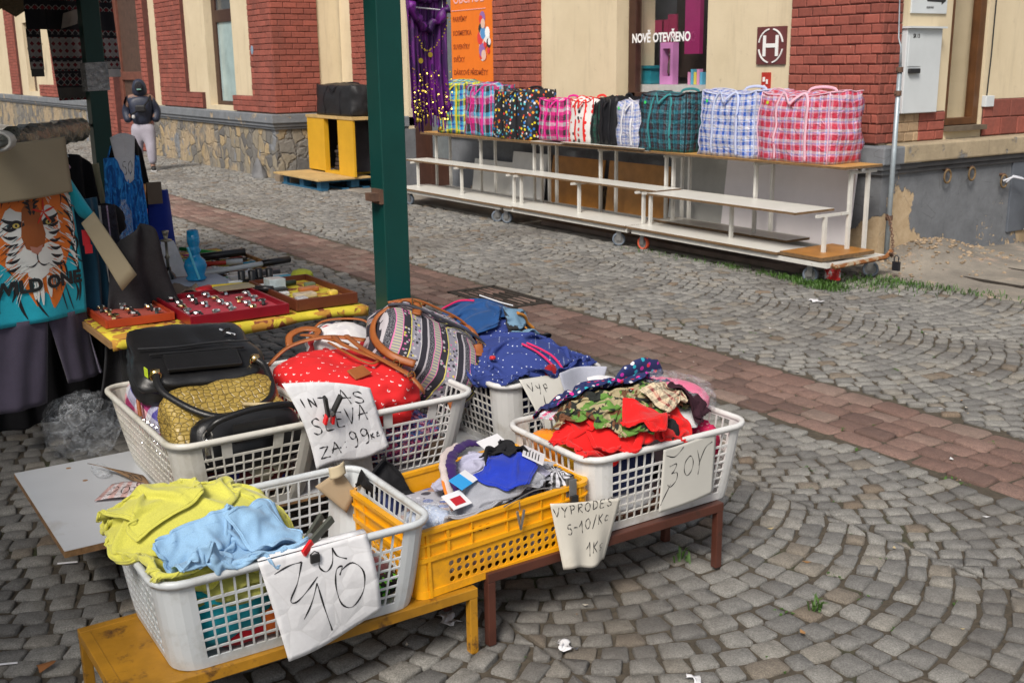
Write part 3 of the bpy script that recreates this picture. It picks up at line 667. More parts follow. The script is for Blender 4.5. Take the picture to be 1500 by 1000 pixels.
shopitem('hanging_scarf', 'dark magenta scarf hanging behind the pink gift box', 'scarf', lambda k: (k.bx(-9.30, -9.20, 8.1, 8.12, 1.45, 2.1), k.bx(-9.22, -9.08, 8.105, 8.125, 1.8, 2.15), k.bx(-9.5, -9.28, 8.1, 8.12, 1.95, 2.1)), mat('magenta_cloth', (.25, .01, .06), .8))
shopitem('dark_cupboard', 'dark cupboard at the back of the shop seen through the window', 'cupboard', lambda k: (k.bx(-9.3, -8.1, 8.3, 8.44, 1.5, 3.0),), mat('dark_cupboard_wood', (.04, .025, .02), .6))
shopitem('bottle_row', 'small colourful boxes at the right inside the shop window', 'boxes', lambda k: [k.bx(-8.72+i*.045, -8.685+i*.045, 7.95, 8.0, 1.436, 1.56+.03*(i % 2), col=[(.7, .3, .5), (.1, .4, .6), (.7, .6, .1)][i % 3]) for i in range(5)], VCOL)
# litter, drain, weeds
m1 = MB()
for k in range(7): m1.bx(-7.05, -6.35, 4.13+k*.052, 4.15+k*.052, -.012, .006)
m1.bx(-7.07, -6.33, 4.09, 4.12, -.02, .008); m1.bx(-7.07, -6.33, 4.48, 4.51, -.02, .008); m1.bx(-7.09, -7.05, 4.09, 4.51, -.02, .008); m1.bx(-6.35, -6.31, 4.09, 4.51, -.02, .008)
tag(m1.build('drain_grate', mat('dark_cast_iron', (.035, .028, .022), .8, .4, 20, .5)), 'dark iron drain grate in the red paving band', 'drain')
m1 = MB(); m1.bx(-5.12, -4.62, 7.55, 7.57, .001, .024); m1.bx(-5.12, -4.62, 8.15, 8.17, .001, .024); m1.bx(-5.14, -5.12, 7.55, 8.17, .001, .024); m1.bx(-4.62, -4.60, 7.55, 8.17, .001, .024)
HC = m1.build('hatch_cover', MATS['dark_cast_iron']); tag(HC, 'square concrete hatch with an iron rim in the pavement at the right', 'hatch')
m1 = MB(); m1.bx(-5.12, -4.62, 7.57, 8.15, 0, .018); m1.build('cover_slab', CONC, HC)
mb = MB(); rb = random.Random(31)
for k in range(260):
    x, y = -5.62+abs(rb.gauss(0, .28))-.2, rb.uniform(7.25, 8.7); x = max(x, -5.85); s_ = rb.uniform(.004, .018)*(1.5 if rb.random() < .08 else 1)
    z = ground_z(x, y); T = Matrix.Translation((x, y, z+s_*.3)) @ Matrix.Rotation(rb.uniform(0, 3), 4, 'Z') @ Matrix.Rotation(rb.uniform(-.6, .6), 4, 'X'); j = lambda: rb.uniform(.6, 1.2)
    mb.lathe([(0, -s_*.5), (s_*j(), -s_*.25), (s_*j(), s_*.3), (0, s_*.5)], (0, 0, 0), 6, T=T)
tag(mb.build('rubble', mat('sandy_rubble', (.36, .27, .18), .9, .4, 20, .4)), kind='stuff')
mb = MB()
for k in range(150):
    x, y = rb.uniform(-7.5, -.8), rb.uniform(.1, 6.3); s_ = rb.uniform(.003, .011); a_2 = rb.uniform(0, 6.3); c_ = rb.choice([(.55, .5, .42), (.30, .16, .06), (.65, .65, .65), (.20, .12, .06), (.45, .36, .2)])
    mb.add([(x+s_*math.cos(a_2+t)*(1.6 if i % 2 else .8), y+s_*math.sin(a_2+t)*(1.6 if i % 2 else .8), .005+.003*(i % 2)) for i, t in enumerate((0, 1.6, 3.1, 4.7))], [(0, 1, 2, 3)], None, c_)
q = NB('street_debris'); a = q.n('VertexColor', layer_name='Col'); q.out(a.outputs[0], .8); tag(mb.build('street_debris', q.m), kind='stuff')
LEAFG = mat('weed_green', (.055, .13, .016), .6, .4, 40, 0)
rw = random.Random(12)
def tufts(name, spots, n, h, label=None):
    m1 = MB()
    for (x, y, rx, ry, nn) in spots:
        for k in range(nn):
            a, b = x+rw.gauss(0, rx), y+rw.gauss(0, ry); th = rw.uniform(0, 6.28); hh = h*rw.uniform(.3, 1.2); ln = hh*rw.uniform(.3, 1.1); wv = .003
            dx, dy = math.cos(th), math.sin(th); zb = max(-.008, 0)
            m1.add([(a-dy*wv, b+dx*wv, zb), (a+dy*wv, b-dx*wv, zb), (a+dx*ln*.5+dy*wv, b+dy*ln*.5-dx*wv, zb+hh*.75), (a+dx*ln*.5-dy*wv, b+dy*ln*.5+dx*wv, zb+hh*.75), (a+dx*ln, b+dy*ln, zb+hh*.8)], [(0, 1, 2, 3), (3, 2, 4)])
    tag(m1.build(name, LEAFG), kind='stuff'); return
tufts('weeds', [(-5.62, 6.50, .14, .06, 700), (-5.55, 6.42, .10, .03, 260), (-5.4, 6.85, .2, .12, 420), (-5.25, 7.05, .2, .05, 200), (-4.8, 7.1, .3, .04, 120), (-6.3, 6.5, .4, .05, 160), (-7.4, 6.45, .4, .04, 60), (-4.3, 7.2, .3, .04, 60), (-5.95, 6.5, .15, .03, 160), (-2.1, 2.5, .01, .01, 20), (-2.6, 2.4, .012, .012, 18)], 0, .045)
def moss():
    m1 = MB(); sp_ = [(-1.9+rw.uniform(-3, 1.2), rw.uniform(1.2, 6.4)) for k in range(140)]
    for (x, y) in sp_:
        for k in range(9):
            a, b = x+rw.gauss(0, .02), y+rw.gauss(0, .02); s_ = rw.uniform(.003, .008); th = rw.uniform(0, 6.3)
            m1.add([(a+s_*math.cos(th+t), b+s_*math.sin(th+t), -.008+rw.uniform(0, .009)) for t in (0, 1.6, 3.1, 4.7)], [(0, 1, 2, 3)])
    tag(m1.build('moss', LEAFG), kind='stuff')
moss()
q = NB('white_paper'); tc = q.tex(); e_ = q.vor(tc, 13, feature='DISTANCE_TO_EDGE'); c = q.ramp(q.noise(tc, 7, 6, .7), [(.35, (.62, .62, .64)), (.6, (.73, .735, .76))])
c = q.mix(q.ramp(e_, [(0, .25), (.03, 0)]), c, (.5, .49, .48)); q.out(c, .75); q.bump(q.math('ADD', q.ramp(e_, [(0, 0), (.25, 1)]), q.math('MULTIPLY', q.noise(tc, 9, 4), 1.0)), .16, .012); PAPER = q.m
lit = [(-2.02, 1.98, .05, 'white twisted paper scrap', PAPER), (-2.82, 1.52, .035, 'square of white litter under the benches', PAPER)]
for i, (x, y, s_, lab, mm) in enumerate([(-1.98, 1.90, .045, 'crumpled white paper scrap lying on the cobbles in front of the brown bench', PAPER), (-2.68, 1.52, .035, 'small square of white paper on the cobbles behind the bench legs', PAPER), (-2.35, 1.72, .03, 'thin white scrap on the cobbles right of the brown bench leg', PAPER), (-5.2, 6.0, .05, 'white splash of paper on the far cobbles near the weeds', PAPER), (-1.55, 3.0, .02, 'orange cigarette end on the cobbles at the right', mat('orange_butt', (.6, .2, .05), .8))]):
    P = sheet(lambda u, v: (x+s_*(u-.5)*2+.006*math.sin(9*v), y+s_*(v-.5)*(1.2 if i else .5)+.012*math.sin(7*u), .008+.010*abs(math.sin(5*u+3*v+i))), 9, 6)
    m1 = MB(); m1.grid(P); tag(m1.build('paper_scrap' if i < 4 else 'cigarette_end', mm, smooth=True, solid=.001), lab, 'litter')
# ================================================================== display trolleys and the chequered bags
WBOARD = mat('white_laminate', (.70, .69, .64), .35, .08, 3, .03, 40, dirt=(.42, .36, .26), dscale=5, dth=(.66, .74))
WFRAME = mat('white_painted_steel', (.62, .61, .57), .4, .12, 12, .1, 60, dirt=(.22, .09, .03), dscale=16, dth=(.66, .70))
EDGE = mat('board_edge', (.17, .10, .045), .8, .4, 30, .3)
PLY = mat('yellow_veneer', (.52, .29, .085), .5, .2, 5, .05, 60)
ORB = mat('orange_veneer', (.40, .17, .03), .45, .25, 6, .05, 60)
RUB = mat('grey_rubber', (.13, .16, .20), .6); RUBO = mat('orange_rubber', (.62, .10, .04), .6); STEEL = mat('dull_steel', (.32, .32, .32), .4, .2, 20, .1, 60, Metallic=.7)
def board(par, x0, x1, y0, y1, z, th=.02, m_=WBOARD, name='shelf'):
    mb = MB(); mb.bx(x0, x1, y0, y1, z-th*.999, z-.002, mi=1); mb.bx(x0+.001, x1-.001, y0+.001, y1-.001, z-.002, z, mi=0)
    return mb.build(name, [m_, EDGE], par)
def caster(par, x, y, r=.062, zt=.16, m_=RUB, ang=.3):
    T = Matrix.Translation((x, y, r)) @ Matrix.Rotation(ang, 4, 'Z') @ Matrix.Rotation(R(90), 4, 'X')
    k = MB(); k.bx(-.03, .03, -.03, .03, .0, .006, T=Matrix.Translation((x, y, zt-.006)))
    for s_ in (-1, 1): k.bx(-.022, .022, s_*.024-.002, s_*.024+.002, -r*.2, zt-r-.006, T=Matrix.Translation((x, y, r)) @ Matrix.Rotation(ang, 4, 'Z'))
    f = k.build('caster', STEEL, par)
    k = MB(); k.lathe([(r*.72, -.018), (r*.97, -.017), (r, -.01), (r, .01), (r*.97, .017), (r*.72, .018), (r*.72, -.018)], n=20, T=None)
    k.v = [tuple(T @ Vector(v)) for v in k.v]; k.build('tyre', m_, f, smooth=True)
    k = MB(); k.lathe([(0, -.019), (r*.2, -.02), (r*.25, -.012), (r*.72, -.012), (r*.72, .012), (r*.25, .012), (r*.2, .02), (0, .019)], n=20)
    k.v = [tuple(T @ Vector(v)) for v in k.v]; k.build('wheel_hub', STEEL, f)
def trolley(label, x0, x1, low, mid, top, posts, cst, lowm=None):
    t = thing('display_trolley', label, 'display stand', ((x0+x1)/2, 6.85, 0), 'stepped display stands on castors')
    mb = MB()
    for y in (6.47, 7.12): mb.bar((x0, y, .165), (x1, y, .165), .035)
    for x in (x0+.018, x1-.018): mb.bar((x, 6.48, .165), (x, 7.12, .165), .032)
    mb.build('base_frame', WFRAME, t)
    for x in posts:
        for (ya, za, yb, zb) in ((6.66, .18, 6.66, .50), (6.93, .18, 6.93, .83), (7.13, .18, 7.13, .83)):
            mb = MB(); mb.bar((x, ya, za), (x+.0, yb, zb), .027); mb.build('post', WFRAME, t)
        mb = MB(); mb.bar((x, 6.56, .505), (x, 6.94, .505), .022); mb.build('bracket_arm', WFRAME, t)
        mb = MB(); mb.bar((x, 6.90, .815), (x, 7.22, .815), .022); mb.build('bracket_arm', WFRAME, t)
    for a in low: board(t, *a)
    for a in mid: board(t, *a)
    for a in top: board(t, *a)
    for (x, y, m_, an) in cst: caster(t, x, y, m_=m_, ang=an)
    return t
trolley('far left stepped white display stand with wooden edged top under the yellow plaid bag', -12.25, -9.98,
        [(-12.35, -9.75, 6.43, 6.90, .205, .022)], [(-12.35, -9.92, 6.60, 6.90, .535, .02)], [(-12.30, -9.9, 6.78, 7.22, .865, .028, PLY)],
        [-12.17, -11.12, -10.02], [(-12.1, 6.5, RUB, .2), (-10.12, 6.5, RUB, 1.1), (-10.02, 7.08, RUB, .4)])
trolley('middle stepped white display stand with an orange wheeled castor under the black and blue bags', -9.92, -7.84,
        [(-9.72, -7.85, 6.43, 6.86, .212, .022)], [(-9.92, -7.62, 6.60, 6.90, .54, .02)], [(-9.88, -7.95, 6.78, 7.22, .865, .024), (-9.3, -8.0, 6.76, 7.0, .885, .014)],
        [-9.88, -8.85, -7.86], [(-9.95, 6.52, RUB, .5), (-8.02, 6.5, RUB, .9), (-7.86, 7.0, RUB, .2)])
U3 = trolley('near right stepped white display stand with an orange corner board and rusty frame end', -7.78, -5.50,
        [(-7.83, -5.98, 6.43, 6.80, .212, .022), (-7.9, -6.25, 6.82, 7.10, .235, .022), (-5.97, -5.55, 6.45, 7.05, .222, .03, ORB)], [(-7.58, -5.84, 6.46, 6.90, .532, .02)], [(-7.93, -5.66, 6.78, 7.22, .868, .02, PLY)],
        [-7.76, -6.72, -5.72], [(-7.70, 6.53, RUBO, .15), (-5.72, 6.53, RUB, .35), (-5.6, 7.08, RUB, .6)])
mb = MB(); mb.tube([(-5.50, 6.5, .17), (-5.49, 6.53, .15), (-5.48, 7.1, .17), (-5.47, 7.15, .22)], .018, 6); mb.build('rusty_end_bar', mat('rusty_white_steel', (.42, .33, .22), .7, .5, 18, .4, 60, dirt=(.22, .08, .02), dscale=14, dth=(.45, .5)), U3)
mb = MB(); mb.lathe([(0, -.012), (.02, -.012), (.02, .012), (0, .012)], (-5.67, 7.0, .835), 10); mb.build('hook', STEEL, U3)
# chain and lock to the pole
RUST = MATS['rusty_iron']
mb = MB(); cp = catmull([(-5.45, 7.12, .2), (-5.5, 7.2, .17), (-5.58, 7.3, .26), (-5.68, 7.38, .40), (-5.74, 7.42, .44)], 7)
for i, p in enumerate(cp):
    t = Vector(cp[min(i+1, len(cp)-1)])-Vector(cp[max(i-1, 0)]); t.normalize(); u = Vector((0, 0, 1)) if i % 2 else Vector((1, .3, 0)); u = (u-t*u.dot(t)).normalized()
    mb.tube([Vector(p)+t*.019*math.cos(a)+u*.011*math.sin(a) for a in np.linspace(0, 2*math.pi, 9)[:-1]], .0042, 4, closed=True)
tag(mb.build('chain', RUST), 'rusty chain tying the near display stand to the galvanised pole', 'chain')
mb = MB(); mb.bx(-5.44, -5.38, 7.13, 7.155, .07, .14); mb.tube([(-5.43, 7.14, .14), (-5.43, 7.14, .175), (-5.41, 7.14, .19), (-5.39, 7.14, .175), (-5.39, 7.14, .14)], .005, 6)
tag(mb.build('padlock', mat('black_lock', (.02, .02, .025), .4)), 'black padlock hanging at the right end of the display stand', 'padlock')
mb = MB(); mb.bx(-5.66, -5.54, 6.62, 6.66, .03, .13, T=Matrix.Translation((0, 0, 0))); tag(mb.build('drink_can_box', mat('red_white_pack', (.5, .5, .5), .5, .5, 30, dirt=(.5, .02, .02), dscale=12, dth=(.45, .46))), 'small red and white carton under the right end of the display stand', 'carton')
mb = MB(); mb.bx(-9.6, -6.0, 6.72, 7.1, .006, .05); tag(mb.build('plank', mat('dirty_plank', (.23, .17, .14), .8, .4, 4, .3)), 'dirty pinkish plank lying on the pavement under the stands', 'plank')
# boards leaning on the plinth behind the stands
def lean(name, lab, x0, x1, z0, z1, y, m_, th=.016, skew=0):
    mb = MB(); mb.add([(x0, y, z0), (x1, y, z0), (x1+skew, y+.07, z1), (x0+skew, y+.07, z1), (x0, y+th, z0), (x1, y+th, z0), (x1+skew, y+.07+th, z1), (x0+skew, y+.07+th, z1)], [(0, 1, 2, 3), (5, 4, 7, 6), (4, 0, 3, 7), (1, 5, 6, 2), (3, 2, 6, 7), (4, 5, 1, 0)])
    tag(mb.build(name, m_), lab, 'board', 'boards leaning on the plinth')
lean('board', 'cream board leaning on the plinth behind the far left stand', -12.0, -11.1, .02, .52, 7.32, WBOARD)
lean('board', 'taller white board leaning on the plinth beside the cream one', -11.12, -10.42, .02, .66, 7.30, mat('white_board', (.66, .66, .64), .5, .08), skew=.03)
lean('board', 'orange brown veneer board leaning behind the middle stand, left of the pair', -10.30, -9.36, .02, .66, 7.30, ORB, skew=.02)
lean('board', 'orange brown veneer board leaning behind the middle stand, right of the pair', -9.27, -8.30, .02, .66, 7.31, mat('orange_veneer_light', (.43, .20, .05), .45, .25, 6, .05, 60))
BP = mat('stained_white_board', (.80, .76, .78), .5, .1, 2, .05, 40, dirt=(.22, .15, .09), dscale=6.5, dth=(.70, .715))
lean('board', 'large stained white board standing on end behind the near right stand', -7.45, -5.98, .12, .80, 7.24, BP)
lean('board', 'narrow pale grey board between the orange boards and the stained one', -8.22, -7.47, .10, .78, 7.27, mat('pale_grey_board', (.40, .40, .38), .6, .1))
mb = MB(); mb.bx(-6.03, -5.93, 7.25, 7.27, .84, 1.03); tag(mb.build('board_offcut', WBOARD), 'small upright white board end rising behind the pink chequered bag', 'board')
lean('board', 'flat grey board resting on the stone plinth beside the blue pallet', -16.05, -15.2, .02, .68, 7.2, mat('grey_board', (.25, .24, .24), .7, .1))
# ---- plaid shopping bags
Wt = (.62, .62, .67)
def stripes(seq):
    tot = sum(w_ for w_, _ in seq); o = []; p = 0
    for w_, c in seq: o.append((p, c)); p += w_/tot
    return o
PK = (.75, .02, .25); BKc = (.02, .02, .025); CY = (.05, .45, .7); YE = (.75, .65, .02); BLd = (.02, .06, .40); GRN = (.1, .5, .1)
pm = {
 'yellow': plaid('yellow_blue_plaid', .17, stripes([(3, BLd), (1, CY), (2, YE), (1, BKc), (2, GRN), (1, YE)]), stripes([(2, CY), (3, BKc), (1, YE), (2, CY), (1, BLd)])),
 'pinkbig': plaid('pink_cyan_plaid', .22, stripes([(3, BKc), (1, CY), (3, PK), (1, CY), (1, Wt)]), stripes([(4, BKc), (3, PK), (1, Wt), (2, CY)])),
 'multi': dots('multicolour_blob_print', (.015, .015, .02), [(.8, .65, .02), (.03, .2, .6), (.7, .04, .03), (.75, .75, .75), (.1, .5, .55), (.8, .3, .02)], 26, .38, 1.0, True, .6),
 'pink': plaid('pink_black_plaid', .14, stripes([(3, BKc), (1, Wt), (3, PK), (1, PK)]), stripes([(3, BKc), (2, PK), (2, Wt), (1, PK)])),
 'ladybird': dots('red_dot_print', (.72, .70, .68), [(.65, .02, .02), (.03, .02, .02), (.65, .02, .02)], 17, .36, .55, True, .6),
 'darkgreen': plaid('dark_green_tartan', .06, stripes([(3, (.005, .05, .035)), (1, BKc), (1, (.02, .12, .08))]), stripes([(3, (.005, .04, .03)), (2, BKc), (1, (.02, .10, .08))])),
 'lightblue': plaid('light_blue_plaid', .06, stripes([(3, (.18, .25, .55)), (1, Wt), (1, (.30, .35, .6)), (2, Wt)]), stripes([(2, (.15, .22, .5)), (2, Wt), (1, (.35, .3, .5)), (1, Wt)])),
 'teal': plaid('teal_black_plaid', .085, stripes([(4, (.015, .10, .15)), (1, BKc), (1, (.10, .02, .05)), (2, BKc), (1, (.05, .25, .3))]), stripes([(3, (.02, .16, .20)), (2, BKc), (1, (.03, .07, .1)), (2, BKc)])),
 'blue': plaid('blue_white_plaid', .078, stripes([(3, (.02, .09, .45)), (1, Wt), (1, (.5, .6, .85)), (2, Wt), (1, (.6, .45, .6)), (1, Wt)]), stripes([(3, (.02, .10, .5)), (1, Wt), (1, (.1, .25, .7)), (3, Wt)])),
 'red': plaid('red_white_plaid', .082, stripes([(3, (.50, .03, .08)), (1, (.55, .42, .55)), (1, (.2, .25, .6)), (1, (.65, .25, .35)), (1, (.6, .5, .6)), (1, (.55, .05, .10))]), stripes([(4, (.60, .03, .06)), (1, (.75, .4, .5)), (1, (.3, .35, .7)), (2, Wt)])),
}
BLACKF = cloth_mat('black_nylon', (.012, .012, .015), .5)
def bag(name, lab, c, size, rotz, m_, hm, n=15, sag=.02, top=.03, seed=0, tilt=0, group='chequered shopping bags in a row', pipe=None, hcount=2, sticker=None, zip_=True):
    """soft rectangular bag: bulging panels, puckered edges, sagging top; handles and zip as parts"""
    sx, sy, sz = size; t = thing(name, lab, 'bag', c, group, rot=(0, tilt, rotz)); mb = MB(); e = 6.0
    def pt(u, v, w_):       # u,v,w in -1..1 on cube
        x, y, z = u*sx/2, v*sy/2, w_*sz/2
        b = lambda a, c_: (1-a**2)*(1-c_**2)
        x += math.copysign(.035*sx*b(v, w_), u)*(abs(u) > .99); y += math.copysign(.05*sy*b(u, w_), v)*(abs(v) > .99)
        if w_ > .99: z += -sag*(1-u**2)*(1-v*v*.3)+top*(1-abs(v))**1.0
        k = Vector((x*7+seed, y*7, z*7)); nn = mnoise.noise(k)*.026+(.5-abs(mnoise.noise(k*2.3)))*.020+mnoise.noise(k*5)*.006
        d = Vector((x, y, z)); d = d.normalized() if d.length else d
        lean_ = .5+w_*.5; z += .035*lean_*(abs(u)**4)*(abs(v)**2)*(.4+.6*math.sin(seed*3+u*2)**2)
        rr = 1-.045*((abs(u) > .8) & (abs(v) > .8))
        x = x*rr*(1-.05*lean_*abs(v)); y = y*rr*(1-.10*lean_)
        return (x+d.x*nn, y+d.y*nn, max(z+sz/2+d.z*nn*(w_ > -.9), 0.0))
    L_ = np.linspace(-1, 1, n)
    def face(fn, flip, uvf):
        P = np.array([[pt(*fn(a, b)) for b in L_] for a in L_]); U = np.array([[uvf(a, b) for b in L_] for a in L_])
        if flip: P = P[::-1]; U = U[::-1]
        mb.grid(P, uv=U)
    face(lambda a, b: (a, -1, b), False, lambda a, b: (a*sx/2+seed, b*sz/2)); face(lambda a, b: (a, 1, b), True, lambda a, b: (a*sx/2+seed, b*sz/2))
    face(lambda a, b: (1, a, b), False, lambda a, b: (a*sy/2+seed, b*sz/2)); face(lambda a, b: (-1, a, b), True, lambda a, b: (a*sy/2+seed, b*sz/2))
    face(lambda a, b: (a, b, 1), False, lambda a, b: (a*sx/2+seed, b*sy/2)); face(lambda a, b: (a, b, -1), True, lambda a, b: (a*sx/2+seed, b*sy/2))
    mb.build('bag_body', m_, t, smooth=True, local=True, weld=True, sub=0)
    if pipe is not None:
        k = MB()
        for fn in (lambda s_: (s_, -1, 1), lambda s_: (1, s_, 1), lambda s_: (-1, s_, 1), lambda s_: (1, -1, s_), lambda s_: (-1, -1, s_)):
            k.tube([pt(*fn(s_)) for s_ in np.linspace(-1, 1, 11)], .0055, 5)
        k.build('piping', pipe, t, local=True, smooth=True)
    hx = sx*.2
    for i, yy_ in enumerate((-1, 1)[:hcount]):
        k = MB(); pts = []
        if yy_ < 0:
            for a in np.linspace(-.95, .75, 6): p = pt(-.42, -1, a); pts.append((p[0], p[1]-.006, p[2]))
            tz = sz
            pts += [(-hx*.7, -sy*.45, tz+.01), (-hx*.2, -sy*.50-.02, tz-.05), (0, -sy*.5-.03, tz-.07), (hx*.2, -sy*.50-.02, tz-.04), (hx*.7, -sy*.45, tz+.01)]
            for a in np.linspace(.75, -.95, 6): p = pt(.42, -1, a); pts.append((p[0], p[1]-.006, p[2]))
        else:
            pts = [(-hx, sy*.3, sz-.01), (-hx*.8, sy*.32, sz+.035), (0, sy*.34, sz+.05), (hx*.8, sy*.32, sz+.035), (hx, sy*.3, sz-.01)]
        k.tube(catmull(pts, 3), .012, 6, flat=.18, upv=(0, 1, 0)); k.build('handle', hm, t, local=True, smooth=True)
    if zip_:
        k = MB(); k.tube([(a*sx*.46, 0, pt(a, 0, 1)[2]+.002) for a in np.linspace(-1, 1, 9)], .007, 5, flat=.5); k.build('zip', hm, t, local=True)
    if sticker:
        p = pt(-.72, -1, .72); k = MB(); k.lathe([(0, 0), (.014, 0), (.014, .001), (0, .001)], n=12, T=Matrix.Translation(Vector(p)+Vector((0, -.005, 0))) @ Matrix.Rotation(R(90), 4, 'X')); k.build('price_dot', sticker, t, local=True)
    return t
STK = mat('green_sticker', (.05, .65, .12), .5, 0); STKY = mat('lime_sticker', (.5, .65, .03), .5, 0)
hb = lambda n_, c: cloth_mat(n_, c, .7)
zt = .868
bag('shopping_bag', 'yellow, blue and green plaid bag, first in the row beside the purple scarf', (-11.62, 7.0, zt+.002), (.62, .36, .56), .08, pm['yellow'], hb('yellow_webbing', (.6, .5, .02)), seed=1, sag=-.03)
bag('shopping_bag', 'pink and cyan plaid bag with pink handles, second in the row', (-10.98, 6.98, zt+.002), (.66, .34, .53), -.05, pm['pinkbig'], hb('pink_webbing', (.7, .02, .3)), seed=2, sag=-.03)
bag('shopping_bag', 'black bag covered in small multicoloured blobs', (-10.28, 7.0, zt+.002), (.70, .44, .50), .03, pm['multi'], BLACKF, seed=3)
bag('shopping_bag', 'small pink and black plaid bag between the blob bag and the red dotted one', (-9.52, 6.98, zt+.02), (.50, .34, .40), .0, pm['pink'], hb('magenta_webbing', (.75, .01, .28)), seed=4, pipe=hb('magenta_webbing', (.75, .01, .28)), n=9)
bag('shopping_bag', 'white bag with big red and black spots and red trim', (-9.05, 6.99, zt+.02), (.38, .34, .41), .04, pm['ladybird'], hb('red_webbing', (.7, .02, .015)), seed=5, pipe=hb('red_webbing', (.7, .02, .015)), n=9)
bag('shopping_bag', 'narrow dark green tartan bag beside the black one', (-8.80, 7.0, zt+.02), (.18, .34, .40), .0, pm['darkgreen'], BLACKF, seed=6, n=9)
bag('shopping_bag', 'plain black bag squeezed between the green tartan and the light blue bag', (-8.60, 6.97, zt+.02), (.26, .34, .43), .0, BLACKF, BLACKF, seed=7, n=9)
bag('shopping_bag', 'crumpled light blue plaid bag with a green price dot', (-8.30, 6.97, zt+.02), (.34, .32, .40), .03, pm['lightblue'], hb('white_webbing', (.65, .65, .7)), seed=8, sag=.05, sticker=STK, n=9)
bag('shopping_bag', 'large dark teal and black plaid bag with turquoise handles', (-7.82, 7.03, zt+.002), (.62, .46, .50), .06, pm['teal'], hb('turquoise_webbing', (.03, .22, .24)), seed=9, sticker=STK, pipe=BLACKF)
bag('shopping_bag', 'large blue and white plaid bag beside the red one', (-6.98, 7.02, zt+.002), (.70, .42, .53), -.02, pm['blue'], hb('pale_blue_webbing', (.5, .55, .75)), seed=10, sticker=STK, pipe=hb('pale_blue_webbing', (.5, .55, .75)))
bag('shopping_bag', 'largest red, pink and white plaid bag at the right end of the row', (-6.24, 7.02, zt+.002), (.76, .44, .53), .02, pm['red'], hb('pale_pink_webbing', (.75, .45, .55)), seed=11, sticker=STKY, pipe=hb('pale_pink_webbing', (.75, .45, .55)))
# ---- far left: pallet, yellow cupboard, black holdall
YB = mat('yellow_board', (.62, .34, .015), .5, .1, 4, .05, 40); YW = mat('pale_wood', (.50, .34, .14), .7, .25, 7, .2, 60); BLP = mat('blue_pallet_paint', (.02, .12, .22), .7, .35, 9, .3)
PA = thing('pallet', 'blue painted pallet at the corner of the left house', 'pallet', (-14.9, 6.75, 0))
mb = MB(); 
for y in (6.30, 6.62, 6.94, 7.26): mb.bx(-15.6, -14.2, y-.05, y+.05, .0, .022)
mb.build('bottom_board', BLP, PA)
for x in (-15.5, -14.9, -14.3):
    for y in (6.32, 6.78, 7.22):
        mb = MB(); mb.bx(x-.07, x+.07, y-.06, y+.06, .022, .115); mb.build('block', BLP, PA)
mb = MB(); mb.bx(-15.6, -14.2, 6.26, 7.3, .115, .137); mb.build('deck', BLP, PA)
mb = MB(); mb.bx(-15.75, -14.15, 6.18, 7.0, .139, .165); tag(mb.build('loose_boards', YW, bevel=.004), 'pale yellow boards lying on the blue pallet', 'boards')
mb = MB(); mb.bx(-16.0, -15.4, 6.3, 6.9, .0, .1); tag(mb.build('wood_scrap', mat('grey_wood', (.25, .19, .13), .8, .3, 7, .3)), 'low weathered wooden box left of the blue pallet', 'wooden box')
YS = thing('cupboard', 'open yellow cupboard standing on the pallet under the black holdall', 'cupboard', (-14.9, 6.9, .165))
mb = MB(); mb.bx(-15.70, -14.1, 6.72, 7.3, .945, .985); mb.build('top', YW, YS)
mb = MB(); mb.bx(-15.68, -15.12, 6.73, 6.75, .19, .945); mb.build('door', YB, YS)
mb = MB(); mb.bx(-15.64, -14.14, 7.22, 7.25, .2, .94); mb.bx(-15.65, -15.63, 6.78, 7.22, .2, .94); mb.bx(-15.64, -14.14, 6.78, 7.22, .93, .944); mb.bx(-14.5, -14.48, 6.78, 7.22, .2, .93); mb.build('cupboard_inside_shade', DARKIN, YS)  # inner faces coloured dark to paint in the cupboard's inside shade
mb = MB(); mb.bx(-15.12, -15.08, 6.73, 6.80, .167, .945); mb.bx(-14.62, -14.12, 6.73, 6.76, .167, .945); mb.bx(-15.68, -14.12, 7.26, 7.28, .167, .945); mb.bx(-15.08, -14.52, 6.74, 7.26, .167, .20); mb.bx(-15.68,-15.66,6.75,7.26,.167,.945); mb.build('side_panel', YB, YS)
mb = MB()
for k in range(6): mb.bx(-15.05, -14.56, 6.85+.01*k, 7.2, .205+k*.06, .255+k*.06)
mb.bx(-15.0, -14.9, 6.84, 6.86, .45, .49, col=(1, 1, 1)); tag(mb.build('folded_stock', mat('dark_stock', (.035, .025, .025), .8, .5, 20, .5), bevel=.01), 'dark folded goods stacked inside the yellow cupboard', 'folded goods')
bag('holdall', 'black holdall lying on top of the yellow cupboard', (-14.85, 6.98, .99), (1.25, .40, .40), .0, cloth_mat('black_ripstop', (.018, .018, .02), .45), BLACKF, seed=21, sag=-.01, group=None)
